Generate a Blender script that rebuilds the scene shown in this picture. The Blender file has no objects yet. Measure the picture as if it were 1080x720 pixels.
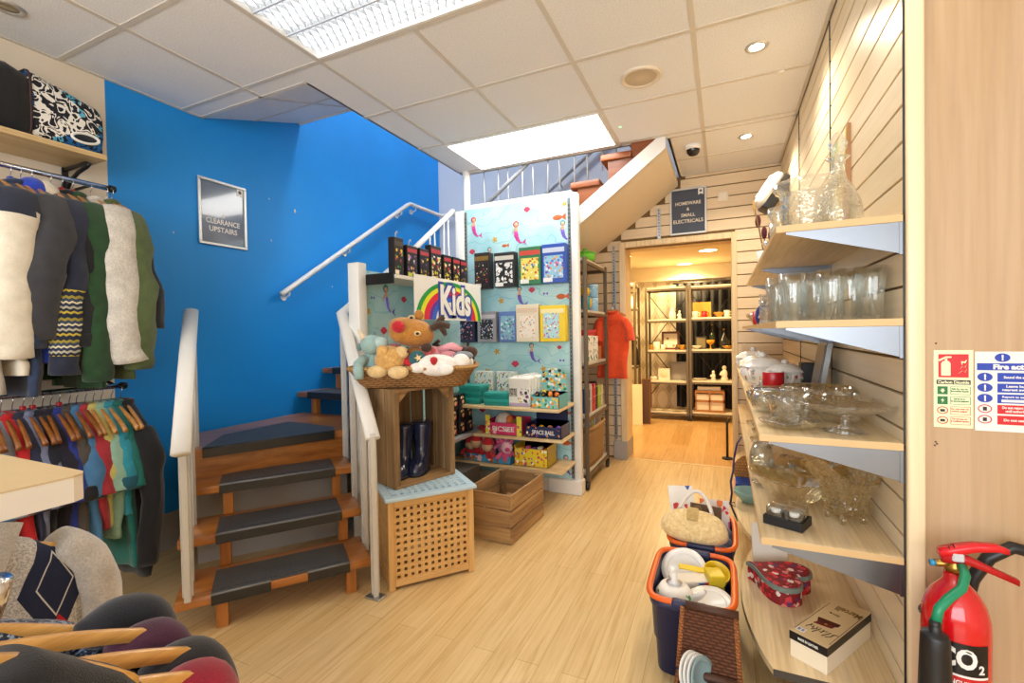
import bpy, bmesh, math, random
from mathutils import Matrix, Vector, noise as mnoise
random.seed(7)
SC = bpy.context.scene
COL = SC.collection
PI = math.pi
CAMZ, CEIL = 1.285, 2.735
XL, XR, YB, YP = -3.11, 0.469, 4.70, 1.664     # left wall, right wall, back wall, end panel

# ------------------------------------------------------------------ helpers
def V(*a): return Vector(a)
def rotz(a): return Matrix.Rotation(a, 4, 'Z')
def T(x, y, z): return Matrix.Translation((x, y, z))
def frame(o, xd, yd):
    xd = Vector(xd).normalized(); yd = Vector(yd); yd = (yd - xd * yd.dot(xd)).normalized(); zd = xd.cross(yd)
    m = Matrix((xd, yd, zd)).transposed().to_4x4(); m.translation = Vector(o); return m
def smooth(t): t = max(0, min(1, t)); return t * t * (3 - 2 * t)
def lerp(a, b, t): return a + (b - a) * t

class MB:
    """collects shapes and links them as one mesh object"""
    def __init__(s): s.v = []; s.f = []; s.mi = []; s.sm = []
    def add(s, vs, fs, mat=0, sm=False, M=None):
        n = len(s.v)
        s.v += [tuple(M @ Vector(p)) if M is not None else tuple(p) for p in vs]
        for f in fs:
            s.f.append([i + n for i in f]); s.mi.append(mat); s.sm.append(sm)
        return s
    def box(s, x0, x1, y0, y1, z0, z1, bev=0, mat=0, M=None, seg=1):
        bm = bmesh.new(); bmesh.ops.create_cube(bm, size=1)
        for v in bm.verts:
            v.co = V(lerp(x0, x1, v.co.x + .5), lerp(y0, y1, v.co.y + .5), lerp(z0, z1, v.co.z + .5))
        if bev > 0: bmesh.ops.bevel(bm, geom=bm.edges[:], offset=bev, segments=seg, affect='EDGES', profile=.5)
        bm.verts.ensure_lookup_table()
        s.add([v.co.copy() for v in bm.verts], [[v.index for v in f.verts] for f in bm.faces], mat, seg > 1, M)
        bm.free(); return s
    def tube(s, pts, r, n=8, mat=0, closed=False, caps=True, M=None, flat=None, sm=True, xref=None):
        pts = [Vector(p) for p in pts]; N = len(pts)
        rs = r if isinstance(r, (list, tuple)) else [r] * N
        tg = []
        for i in range(N):
            a = pts[(i - 1) % N] if (closed or i > 0) else pts[i]
            b = pts[(i + 1) % N] if (closed or i < N - 1) else pts[i]
            tg.append((b - a).normalized())
        up = V(0, 0, 1) if abs(tg[0].z) < .9 else V(0, 1, 0)
        x = Vector(xref) if xref else tg[0].cross(up).normalized(); vs = []; fs = []
        for i in range(N):
            x = (x - tg[i] * x.dot(tg[i])).normalized(); y = tg[i].cross(x)
            for k in range(n):
                a = 2 * PI * k / n
                vs.append(pts[i] + x * (math.cos(a) * rs[i]) + y * (math.sin(a) * rs[i] * (flat or 1)))
        for i in range(N if closed else N - 1):
            j = (i + 1) % N
            for k in range(n):
                l = (k + 1) % n
                fs.append([i * n + k, i * n + l, j * n + l, j * n + k])
        if caps and not closed:
            fs.append(list(range(n))[::-1]); fs.append([(N - 1) * n + k for k in range(n)])
        return s.add(vs, fs, mat, sm, M)
    def lathe(s, prof, n=24, mat=0, M=None, sm=True, c=(0, 0, 0), rad=None):
        """prof: (radius, z) list; rad(angle, i) optional radius factor"""
        vs = []; fs = []; rows = []
        for i, (r, z) in enumerate(prof):
            if r < 1e-6:
                rows.append([len(vs)]); vs.append((c[0], c[1], c[2] + z))
            else:
                row = []
                for k in range(n):
                    a = 2 * PI * k / n; q = r * (rad(a, i) if rad else 1)
                    row.append(len(vs)); vs.append((c[0] + q * math.cos(a), c[1] + q * math.sin(a), c[2] + z))
                rows.append(row)
        for A, B in zip(rows, rows[1:]):
            for k in range(n):
                l = (k + 1) % n
                if len(A) == 1 and len(B) == 1: break
                if len(A) == 1: fs.append([A[0], B[l], B[k]])
                elif len(B) == 1: fs.append([A[k], A[l], B[0]])
                else: fs.append([A[k], A[l], B[l], B[k]])
        return s.add(vs, fs, mat, sm, M)
    def loft(s, rings, caps=True, mat=0, M=None, sm=True):
        n = len(rings[0]); vs = [p for r in rings for p in r]; fs = []
        for i in range(len(rings) - 1):
            for k in range(n):
                l = (k + 1) % n
                fs.append([i * n + k, i * n + l, (i + 1) * n + l, (i + 1) * n + k])
        if caps:
            fs.append(list(range(n))[::-1]); fs.append([(len(rings) - 1) * n + k for k in range(n)])
        return s.add(vs, fs, mat, sm, M)
    def prism(s, pts, z0, z1, mat=0, M=None, sm=False):
        n = len(pts)
        if sum(pts[i][0] * pts[(i + 1) % n][1] - pts[(i + 1) % n][0] * pts[i][1] for i in range(n)) < 0: pts = pts[::-1]
        vs = [(p[0], p[1], z0) for p in pts] + [(p[0], p[1], z1) for p in pts]
        fs = [list(range(n))[::-1], [n + i for i in range(n)]] + [[i, (i + 1) % n, n + (i + 1) % n, n + i] for i in range(n)]
        return s.add(vs, fs, mat, sm, M)
    def grid(s, fn, nu, nv, mat=0, M=None, sm=True, wrap=False):
        vs = [fn(i / nu, j / nv) for i in range(nu + 1) for j in range(nv + 1)]; fs = []
        for i in range(nu):
            for j in range(nv):
                a = i * (nv + 1) + j
                fs.append([a, a + nv + 1, a + nv + 2, a + 1])
        return s.add(vs, fs, mat, sm, M)
    def ball(s, c, r, n=14, m=9, mat=0, M=None):
        r = r if isinstance(r, (tuple, list)) else (r, r, r)
        vs = [(c[0], c[1], c[2] - r[2])]; fs = []
        for i in range(1, m):
            t = -PI / 2 + PI * i / m
            for k in range(n):
                a = 2 * PI * k / n
                vs.append((c[0] + r[0] * math.cos(t) * math.cos(a), c[1] + r[1] * math.cos(t) * math.sin(a), c[2] + r[2] * math.sin(t)))
        vs.append((c[0], c[1], c[2] + r[2])); L = len(vs) - 1
        for k in range(n):
            l = (k + 1) % n
            fs.append([0, 1 + l, 1 + k]); fs.append([L, L - n + k, L - n + l])
            for i in range(m - 2):
                a = 1 + i * n
                fs.append([a + k, a + l, a + n + l, a + n + k])
        return s.add(vs, fs, mat, True, M)
    def build(s, name, mats, parent=None, M=None, subd=0, solid=0, loc=None):
        me = bpy.data.meshes.new(name); me.from_pydata(s.v, [], s.f)
        mats = mats if isinstance(mats, (list, tuple)) else [mats]
        for m in mats: me.materials.append(m)
        me.polygons.foreach_set('material_index', s.mi); me.polygons.foreach_set('use_smooth', s.sm); me.update()
        o = bpy.data.objects.new(name, me); COL.objects.link(o)
        if parent is not None: o.parent = parent
        if M is not None: o.matrix_basis = M
        if loc is not None: o.location = loc
        if solid:
            d = o.modifiers.new('thickness', 'SOLIDIFY'); d.thickness = solid; d.offset = 0
        if subd:
            d = o.modifiers.new('smooth', 'SUBSURF'); d.levels = subd; d.render_levels = subd
        return o

def tag(o, label, cat, group=None):
    o['label'] = label; o['category'] = cat
    if group: o['group'] = group
    return o
def thing(name, label, cat, loc=(0, 0, 0), rz=0, group=None):
    o = bpy.data.objects.new(name, None); COL.objects.link(o); o.empty_display_size = .05
    o.location = loc; o.rotation_euler = (0, 0, rz)
    return tag(o, label, cat, group)
def struct(o): o['kind'] = 'structure'; return o
def kids(o): return [c for c in bpy.data.objects if c.parent == o]
def copy_tree(o, parent=None):
    c = o.copy(); COL.objects.link(c)
    if parent is not None: c.parent = parent
    for ch in kids(o): copy_tree(ch, c)
    return c
def dup(o, loc, rz=0, label=None):
    c = copy_tree(o); c.location = loc; c.rotation_euler = (0, 0, rz)
    if label: c['label'] = label
    return c
def words(body, mat, M, width=None, height=None, parent=None, name='lettering', extrude=.0004, bold=0.0, align='CENTER', lead=1.0):
    """lettering as a thin mesh, centred on M's origin in its XY plane"""
    cu = bpy.data.curves.new(name, 'FONT'); cu.body = body; cu.align_x = align; cu.size = 1; cu.offset = bold; cu.extrude = .01
    cu.space_line = lead; cu.resolution_u = 3
    ob = bpy.data.objects.new('tmp', cu); COL.objects.link(ob)
    bpy.context.view_layer.update()
    me = bpy.data.meshes.new_from_object(ob.evaluated_get(bpy.context.evaluated_depsgraph_get()))
    bpy.data.objects.remove(ob); bpy.data.curves.remove(cu)
    xs = [v.co.x for v in me.vertices]; ys = [v.co.y for v in me.vertices]
    x0, x1, y0, y1 = min(xs), max(xs), min(ys), max(ys)
    sx = width / (x1 - x0) if width else height / (y1 - y0)
    sy = height / (y1 - y0) if height else sx
    for v in me.vertices:
        v.co = V((v.co.x - (x0 + x1) / 2) * sx, (v.co.y - (y0 + y1) / 2) * sy, (v.co.z / .01) * extrude)
    me.name = name; me.materials.clear(); me.materials.append(mat)
    o = bpy.data.objects.new(name, me); COL.objects.link(o)
    if parent is not None: o.parent = parent
    o.matrix_basis = M
    return o

# ------------------------------------------------------------------ materials
def lin(h):
    if isinstance(h, str):
        h = h.lstrip('#'); c = [int(h[i:i + 2], 16) / 255 for i in (0, 2, 4)]
    else: c = h
    return tuple(x / 12.92 if x <= .04045 else ((x + .055) / 1.055) ** 2.4 for x in c) + (1,)
class NT:
    def __init__(s, name):
        s.m = bpy.data.materials.new(name); s.m.use_nodes = True; s.t = s.m.node_tree
        s.b = s.t.nodes['Principled BSDF']
    def n(s, ty, **kw):
        d = s.t.nodes.new(ty)
        for k, v in kw.items():
            if k in d.inputs: d.inputs[k].default_value = v
            else: setattr(d, k, v)
        return d
    def l(s, a, b): s.t.links.new(a, b)
    def coord(s, scale=(1, 1, 1), rot=(0, 0, 0), loc=(0, 0, 0), kind='Object'):
        c = s.n('ShaderNodeTexCoord'); m = s.n('ShaderNodeMapping')
        m.inputs['Scale'].default_value = scale; m.inputs['Rotation'].default_value = rot; m.inputs['Location'].default_value = loc
        s.l(c.outputs[kind], m.inputs[0]); return m.outputs[0]
    def ramp(s, fac, stops, interp='LINEAR'):
        r = s.n('ShaderNodeValToRGB'); r.color_ramp.interpolation = interp
        e = r.color_ramp.elements
        while len(e) < len(stops): e.new(.5)
        for i, (p, c) in enumerate(stops): e[i].position = p; e[i].color = lin(c)
        s.l(fac, r.inputs[0]); return r.outputs[0]
    def bump(s, h, strength=.3, dist=.01):
        b = s.n('ShaderNodeBump', Strength=strength, Distance=dist); s.l(h, b.inputs['Height']); s.l(b.outputs[0], s.b.inputs['Normal'])
    def mix(s, fac, a, b, mode='MIX'):
        m = s.n('ShaderNodeMix', data_type='RGBA', blend_type=mode)
        for sock, val in ((m.inputs[0], fac), (m.inputs[6], a), (m.inputs[7], b)):
            if hasattr(val, 'links'): s.l(val, sock)
            else: sock.default_value = val if not isinstance(val, str) else lin(val)
        return m.outputs[2]
    def math(s, op, a, b=None):
        m = s.n('ShaderNodeMath', operation=op)
        for i, v in enumerate((a, b)):
            if v is None: continue
            if hasattr(v, 'links'): s.l(v, m.inputs[i])
            else: m.inputs[i].default_value = v
        return m.outputs[0]
    def col(s, c): s.l(c, s.b.inputs['Base Color'])
MC = {}
def plain(c, rough=.5, metal=0, name=None, coat=0, sheen=0):
    k = (c, rough, metal, coat, sheen)
    if k in MC: return MC[k]
    t = NT(name or 'paint'); b = t.b
    nz = t.n('ShaderNodeTexNoise', Scale=9.0, Detail=3.0); t.l(t.coord(), nz.inputs['Vector'])
    a = lin(c)
    dk = tuple(x * .9 for x in a[:3]) + (1,)
    t.col(t.mix(nz.outputs[0], dk, a))
    b.inputs['Roughness'].default_value = rough; b.inputs['Metallic'].default_value = metal
    b.inputs['Coat Weight'].default_value = coat
    if sheen: b.inputs['Sheen Weight'].default_value = sheen
    MC[k] = t.m; return t.m
def fabric(c, c2=None, scale=420, bump=.35, blotch=22, rough=.95, flecks=None):
    k = ('fab', c, c2, scale, bump, flecks)
    if k in MC: return MC[k]
    t = NT('fabric'); co = t.coord()
    n1 = t.n('ShaderNodeTexNoise', Scale=float(blotch), Detail=4.0); t.l(co, n1.inputs['Vector'])
    n2 = t.n('ShaderNodeTexNoise', Scale=float(scale), Detail=1.0); t.l(co, n2.inputs['Vector'])
    a = lin(c); d = lin(c2) if c2 else tuple(x * .72 for x in a[:3]) + (1,)
    f = t.math('MULTIPLY', n1.outputs[0], n2.outputs[0]); f = t.math('MULTIPLY', f, 2.6)
    cc = t.mix(f, d, a)
    if flecks:
        n3 = t.n('ShaderNodeTexNoise', Scale=150.0, Detail=2.0); t.l(co, n3.inputs['Vector'])
        cc = t.mix(t.ramp(n3.outputs[0], ((.52, '#000000'), (.6, '#ffffff'))), cc, flecks)
    t.col(cc); t.b.inputs['Roughness'].default_value = rough
    t.b.inputs['Sheen Weight'].default_value = .25
    t.bump(n2.outputs[0], bump, .002)
    MC[k] = t.m; return t.m
def wood(c1, c2, axis=1, scale=1.0, rough=.45, k2=None, coat=0, bump=.05, name='wood', grain=18, fine=.6):
    k = ('wood', c1, c2, axis, scale, rough, k2, coat, grain, fine)
    if k in MC: return MC[k]
    t = NT(name); sc = [grain * scale] * 3; sc[axis] = 1.1 * scale
    co = t.coord(sc)
    n1 = t.n('ShaderNodeTexNoise', Scale=1.0, Detail=6.0, Roughness=.62, Distortion=.6); t.l(co, n1.inputs['Vector'])
    sc2 = [90 * scale] * 3; sc2[axis] = 3 * scale
    n2 = t.n('ShaderNodeTexNoise', Scale=1.0, Detail=2.0); t.l(t.coord(sc2), n2.inputs['Vector'])
    r = t.ramp(n1.outputs[0], ((.3, c2), (.62, c1)) if not k2 else ((.25, k2), (.42, c2), (.64, c1)))
    r2 = t.ramp(n2.outputs[0], ((.3, '#d8d4d0'), (.6, '#ffffff')))
    t.col(t.mix(fine, r, r2, 'MULTIPLY'))
    t.b.inputs['Roughness'].default_value = rough; t.b.inputs['Coat Weight'].default_value = coat
    t.bump(n2.outputs[0], bump, .002)
    MC[k] = t.m; return t.m
def glass(c='#ffffff', rough=.03, name='glass', bump=0, edge=.95, milk=.08):
    """thin clear glass: lets light straight through, reflects more at grazing angles"""
    k = ('glass', c, rough, bump, edge, milk)
    if k in MC: return MC[k]
    t = NT(name); t.t.nodes.remove(t.b)
    tr = t.n('ShaderNodeBsdfTransparent'); tr.inputs[0].default_value = lin(c)
    gl = t.n('ShaderNodeBsdfGlossy', Roughness=rough); gl.inputs[0].default_value = (1, 1, 1, 1)
    df = t.n('ShaderNodeBsdfTranslucent'); df.inputs[0].default_value = (.95, .95, .93, 1)
    lw = t.n('ShaderNodeLayerWeight', Blend=.42)
    if bump:
        v = t.n('ShaderNodeTexVoronoi', Scale=70.0); t.l(t.coord(), v.inputs['Vector'])
        bp = t.n('ShaderNodeBump', Strength=bump, Distance=.006); t.l(v.outputs['Distance'], bp.inputs['Height'])
        t.l(bp.outputs[0], gl.inputs['Normal']); t.l(bp.outputs[0], lw.inputs['Normal'])
    f = t.math('ADD', t.math('MULTIPLY', t.math('POWER', lw.outputs['Facing'], 1.25), edge), .06)
    m1 = t.n('ShaderNodeMixShader'); m1.inputs[0].default_value = milk; t.l(tr.outputs[0], m1.inputs[1]); t.l(df.outputs[0], m1.inputs[2])
    m2 = t.n('ShaderNodeMixShader'); t.l(f, m2.inputs[0]); t.l(m1.outputs[0], m2.inputs[1]); t.l(gl.outputs[0], m2.inputs[2])
    t.l(m2.outputs[0], t.t.nodes['Material Output'].inputs[0])
    MC[k] = t.m; return t.m
def emit(c, strength, name='lamp'):
    t = NT(name); t.b.inputs['Base Color'].default_value = lin(c)
    t.b.inputs['Emission Color'].default_value = lin(c); t.b.inputs['Emission Strength'].default_value = strength
    return t.m
def spots(base, cols, scale=30, thr=.36, rough=.6, rnd=1.0, name='print', kind='Object', mul=(1, 1, 1)):
    """printed pattern of small coloured motifs on a base colour"""
    k = ('spots', base, tuple(cols), scale, thr, mul)
    if k in MC: return MC[k]
    t = NT(name); co = t.coord(mul, kind=kind)
    vo = t.n('ShaderNodeTexVoronoi', Scale=float(scale)); vo.inputs['Randomness'].default_value = rnd; t.l(co, vo.inputs['Vector'])
    sep = t.n('ShaderNodeSeparateColor'); t.l(vo.outputs['Color'], sep.inputs[0])
    n = len(cols); pal = t.ramp(sep.outputs[0], [(i / n, c) for i, c in enumerate(cols)], 'CONSTANT')
    nz = t.n('ShaderNodeTexNoise', Scale=scale * 2.2, Detail=2.0); t.l(co, nz.inputs['Vector'])
    d = t.math('ADD', vo.outputs['Distance'], t.math('MULTIPLY', t.math('SUBTRACT', nz.outputs[0], .5), .55))
    t.col(t.mix(t.math('LESS_THAN', d, thr), base, pal))
    t.b.inputs['Roughness'].default_value = rough
    MC[k] = t.m; return t.m
def weave(c1, c2, c3=None, sx=26, sz=95, rough=.7, kind='UVless', strength=.9):
    """wicker: staggered horizontal strands"""
    k = ('weave', c1, c2, sx, sz)
    if k in MC: return MC[k]
    t = NT('wicker'); co = t.n('ShaderNodeTexCoord'); sp = t.n('ShaderNodeSeparateXYZ'); t.l(co.outputs['Object'], sp.inputs[0])
    h = t.math('ADD', sp.outputs[0], sp.outputs[1])
    row = t.math('MULTIPLY', sp.outputs[2], float(sz)); rf = t.math('FLOOR', row)
    par = t.math('MULTIPLY', t.math('MODULO', t.math('ABSOLUTE', rf), 2.0), .5)
    cx = t.math('FRACT', t.math('ADD', t.math('MULTIPLY', h, float(sx)), par))
    fz = t.math('SUBTRACT', row, rf)
    a = t.math('SINE', t.math('MULTIPLY', cx, PI)); b = t.math('SINE', t.math('MULTIPLY', fz, PI))
    hh = t.math('MULTIPLY', t.math('POWER', a, .6), t.math('POWER', b, .7))
    nz = t.n('ShaderNodeTexNoise', Scale=40.0, Detail=3.0); t.l(co.outputs['Object'], nz.inputs['Vector'])
    cc = t.ramp(hh, ((.0, c2), (.75, c1)))
    t.col(t.mix(t.math('MULTIPLY', nz.outputs[0], .55), cc, c3 or c2))
    t.b.inputs['Roughness'].default_value = rough; t.bump(hh, strength, .006)
    MC[k] = t.m; return t.m

WHITE = plain('#f2f0ea', .45); OFFW = plain('#e4ded2', .5); BLACK = plain('#141416', .5); CHROME = plain('#d8dade', .18, 1)
STEEL = plain('#b9bcc0', .32, 1); GREY = plain('#8b8e92', .5); DKMETAL = plain('#4a443c', .45, .5); BRASS = plain('#b08a45', .35, 1)
MAPLE = wood('#ecd3a6', '#dfc08d', 1, 1, .42, name='maple board'); MAPLE_X = wood('#ecd3a6', '#dfc08d', 0, 1, .42, name='maple board')
MAPLE_D = plain('#b98f55', .5)
# ------------------------------------------------------------------ camera and view
def make_camera():
    yaw, pit, rol = math.radians(24.54), math.radians(1.031), math.radians(-1.055)
    d = V(-math.sin(yaw) * math.cos(pit), math.cos(yaw) * math.cos(pit), -math.sin(pit))
    r0 = V(math.cos(yaw), math.sin(yaw), 0); u0 = r0.cross(d)
    r = r0 * math.cos(rol) + u0 * math.sin(rol); u = u0 * math.cos(rol) - r0 * math.sin(rol)
    cam = bpy.data.cameras.new('camera'); cam.sensor_width = 36; cam.lens = 489.85 / 1080 * 36; cam.clip_start = .01
    o = bpy.data.objects.new('camera', cam); COL.objects.link(o)
    m = Matrix((r, u, -d)).transposed().to_4x4(); m.translation = V(0, 0, CAMZ); o.matrix_world = m
    SC.camera = o
make_camera()
vs = SC.view_settings
vs.view_transform = 'Standard'; vs.look = 'None'; vs.exposure = -0.12; vs.gamma = 1; vs.use_curve_mapping = False
SC.cycles.use_denoising = True
SC.cycles.max_bounces = 12; SC.cycles.transparent_max_bounces = 40; SC.cycles.transmission_bounces = 10; SC.cycles.glossy_bounces = 4; SC.cycles.diffuse_bounces = 5
SC.cycles.caustics_reflective = False; SC.cycles.caustics_refractive = False
SC.cycles.sample_clamp_indirect = 6

wd = bpy.data.worlds.new('world'); SC.world = wd; wd.use_nodes = True
wd.node_tree.nodes['Background'].inputs[0].default_value = lin('#dfe8f2'); wd.node_tree.nodes['Background'].inputs[1].default_value = 1.0

def area(name, loc, rot, sx, sy, power, col, spread=PI):
    l = bpy.data.lights.new(name, 'AREA'); l.shape = 'RECTANGLE'; l.size = sx; l.size_y = sy; l.energy = power; l.color = col; l.spread = spread
    o = bpy.data.objects.new(name, l); COL.objects.link(o); o.location = loc; o.rotation_euler = rot; return o
def spot(name, loc, power, col, ang=110, r=.04, blend=.6):
    l = bpy.data.lights.new(name, 'SPOT'); l.energy = power; l.color = col; l.spot_size = math.radians(ang); l.spot_blend = blend; l.shadow_soft_size = r
    o = bpy.data.objects.new(name, l); COL.objects.link(o); o.location = loc; return o
def point(name, loc, power, col, r=.1):
    l = bpy.data.lights.new(name, 'POINT'); l.energy = power; l.color = col; l.shadow_soft_size = r
    o = bpy.data.objects.new(name, l); COL.objects.link(o); o.location = loc; return o

# ------------------------------------------------------------------ room shell
def floor_mat(name, c1, c2, c3, w=.095, L=1.2, rough=.32):
    t = NT(name); co = t.coord((1, 1, 1), (0, 0, PI / 2))
    br = t.n('ShaderNodeTexBrick', Scale=1.0); br.offset = .37; br.offset_frequency = 2
    br.inputs['Brick Width'].default_value = L; br.inputs['Row Height'].default_value = w; br.inputs['Mortar Size'].default_value = .0012
    br.inputs['Color1'].default_value = lin(c1); br.inputs['Color2'].default_value = lin(c2); br.inputs['Mortar'].default_value = lin(c3)
    br.inputs['Bias'].default_value = -.1
    t.l(co, br.inputs['Vector'])
    n = t.n('ShaderNodeTexNoise', Scale=1.0, Detail=7.0, Roughness=.65, Distortion=.5); t.l(t.coord((55, 2.2, 1)), n.inputs['Vector'])
    r = t.ramp(n.outputs[0], ((.3, '#dccbab'), (.5, '#f5eee2'), (.68, '#ffffff')))
    t.col(t.mix(.85, br.outputs[0], r, 'MULTIPLY'))
    t.b.inputs['Roughness'].default_value = rough
    t.bump(n.outputs[0], .04, .002)
    return t.m
FLOOR = floor_mat('oak vinyl plank floor', '#e2c796', '#d9bb87', '#bb9a66')
FLOOR2 = floor_mat('laminate plank floor', '#d8b27a', '#c69c62', '#9a7446', .19, 1.1)
struct(MB().box(XL - .1, 2.0, -3.0, 4.72, -.06, 0).build('floor', FLOOR))
struct(MB().box(-2.2, 1.6, 4.72, 8.1, -.06, -.001).build('floor', FLOOR2))
struct(MB().box(-.885, .066, 4.70, 4.735, -.01, .006, .002).build('trim_1', plain('#e2c795', .4)))

# suspended ceiling: tiles with a fine speckle, and the exposed grid under them
def tile_mat():
    t = NT('ceiling tile'); co = t.coord()
    n = t.n('ShaderNodeTexNoise', Scale=170.0, Detail=2.0); t.l(co, n.inputs['Vector'])
    t.col(t.ramp(n.outputs[0], ((.38, '#e3e3e4'), (.55, '#f0f1f3'))))
    t.b.inputs['Roughness'].default_value = .9; t.bump(n.outputs[0], .15, .002); return t.m
TILE = tile_mat(); TBAR = plain('#d9d2c6', .45)
cb = MB()
for x0, x1, y0, y1 in ((XL, 2.0, -3.0, 1.243), (XL, -1.918, 1.243, 1.827), (-.722, 2.0, 1.243, 1.827), (XL, 2.0, 1.827, 1.96), (-2.164, 2.0, 1.96, 3.71), (-.362, 2.0, 3.71, 4.77)):
    cb.box(x0, x1, y0, y1, CEIL, CEIL + .03)
cb.add([(XL, 1.96, CEIL), (-2.164, 1.96, CEIL), (-2.164, 2.745, 3.012), (XL, 2.745, 3.012)], [[0, 1, 2, 3]])      # sloping soffit over the stairs
struct(cb.build('ceiling', TILE))
gb = MB(); w = .012
def bar(x0, x1, y0, y1): gb.box(x0, x1, y0, y1, CEIL - .004, CEIL + .002)
for k in range(-4, 6):
    x = -.124 - .6 * k
    if XL < x < 2.0:
        y1 = 4.70 if x > -.36 else (3.71 if x > -2.164 else 1.96)
        if -1.9 < x < -.74:
            bar(x - w, x + w, -3.0, 1.24); bar(x - w, x + w, 1.83, y1)
        else: bar(x - w, x + w, -3.0, y1)
for k in range(-7, 6):
    y = 1.24 + .6 * k
    x0 = XL if y < 1.96 else (-2.164 if y < 3.71 else -.362)
    gb.box(x0, 2.0 if y < YP else XR, y - w, y + w, CEIL - .0034, CEIL + .002)
bar(XL, -2.16, 1.945, 1.97)
bar(-2.1, XR, 3.70, 3.722); bar(-.374, -.35, 3.71, 4.70)
bar(XL, XL + .02, -3, 1.96); bar(XR - .022, XR, YP, 4.70); bar(-.36, XR, 4.68, 4.70)
s0 = V(XL, 1.96, CEIL); sl = (V(XL, 2.745, 3.012) - s0)
for x in (-2.53,):
    gb.box(-.012, .012, 0, sl.length, -.004, .002, M=frame((x, 1.96, CEIL), (1, 0, 0), sl))
gb.box(XL, -2.164, sl.length * .5 - .012, sl.length * .5 + .012, -.004, .002, M=frame((0, 1.96, CEIL), (1, 0, 0), sl))
struct(gb.build('trim_2', TBAR))
fb = MB()                                                   # fascia boards round the stair opening
fb.box(-2.166, -2.15, 1.96, 3.71, CEIL + .0, 3.3); fb.box(-2.164, -.362, 3.708, 3.724, CEIL - .004, 3.3); fb.box(-.372, -.358, 3.71, 4.766, CEIL - .004, 3.3)
fb.box(XL, -2.16, 2.74, 2.756, 3.0, 3.3)
struct(fb.build('trim_3', plain('#e6e1d8', .6)))
# upper floor round the stairwell
ub = MB()
ub.box(-2.15, 1.6, .4, 3.708, 3.28, 3.32); ub.box(-.36, 1.6, 3.7, 4.766, 3.28, 3.32); ub.box(XL, -2.15, .4, 2.74, 3.28, 3.32)
struct(ub.build('floor', FLOOR2))
UPW = plain('#dfe2e6', .8)
uw = MB(); uw.box(XL, 1.6, .3, .4, 3.3, 5.3); uw.box(1.6, 1.7, .3, 4.9, 3.3, 5.3); uw.box(XL - .1, 1.7, .3, 4.9, 5.3, 5.36)
struct(uw.build('wall_upstairs', UPW))

def wall_noise(c, c2, rough=.7):
    t = NT('painted plaster'); n = t.n('ShaderNodeTexNoise', Scale=1.6, Detail=5.0); t.l(t.coord(), n.inputs['Vector'])
    t.col(t.ramp(n.outputs[0], ((.3, c2), (.7, c)))); n2 = t.n('ShaderNodeTexNoise', Scale=60.0, Detail=2.0); t.l(t.coord(), n2.inputs['Vector'])
    t.b.inputs['Roughness'].default_value = rough; t.bump(n2.outputs[0], .06, .003); return t.m
BLUE = wall_noise('#0b94ec', '#0a8de2', .55); CREAM = wall_noise('#e9dcc8', '#e3d5c0', .8); GREYP = wall_noise('#a7a29d', '#9b9692', .6)
wl = MB(); wl.box(XL - .1, XL, -3.0, 1.438, 0, 3.0); struct(wl.build('wall_left', CREAM))
wl = MB(); wl.box(XL - .1, XL, 1.438, 4.87, 0, 5.3)
for y, z, r in ((2.46, 2.02, .007), (2.45, 2.33, .006), (2.68, 2.29, .014), (1.77, 1.95, .006), (3.05, 1.72, .006)):      # chips in the paint
    wl.lathe([(0, .002), (r, .0015), (r * .8, 0)], 7, 1, M=frame((XL, y, z), (0, 1, 0), (0, 0, 1)) @ Matrix.Diagonal((.7, 1.3, 1, 1)))
struct(wl.build('wall_left', [BLUE, WHITE]))
sk = MB(); sk.box(XL, XL + .014, -3, 4.76, 0, .226, .004); struct(sk.build('baseboard_left', GREYP))
wb = MB(); wb.box(XL, -1.15, 4.766, 4.87, 2.0, 5.3); wb.box(-1.15, .6, 4.766, 4.87, 2.34, 5.3); wb.box(XL, -2.2, 4.766, 4.87, 0, 2.0); struct(wb.build('wall_stairwell', wall_noise('#cfd3d8', '#c8ccd2', .8)))

# slatted back wall: boards with a shadow groove between, cut by the stairs' underside
SLAT_B = wood('#e6d0ae', '#dec6a2', 0, .8, .5, name='slat board', grain=10, fine=.2); GROOVE = plain('#7d6138', .8)
sb = MB(); P_ = .1035
def slat_x0(z): return max(-2.2, -.366 + (z - 2.70) / .734)
z = .02
for k in range(28):
    z0, z1 = .022 + P_ * k - .001, min(.022 + P_ * (k + 1) - .010, CEIL)
    if z0 >= CEIL: break
    def strip(x0, x1): sb.box(x0, x1, YB, YB + .016, z0, z1, .002)
    x0 = slat_x0(z1)
    if z0 < 2.10: 
        if x0 < -.93: strip(x0, -.93)
        strip(.10, XR)
    else: strip(x0, XR)
for x0, x1, z0, z1 in ((-2.2, -.93, 0, 2.1), (.1, XR, 0, 2.1), (-1.2, XR, 2.1, CEIL)):
    sb.box(x0, x1, YB + .012, YB + .05, z0, z1, mat=1)
struct(sb.build('wall_back', [SLAT_B, GROOVE]))
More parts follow.
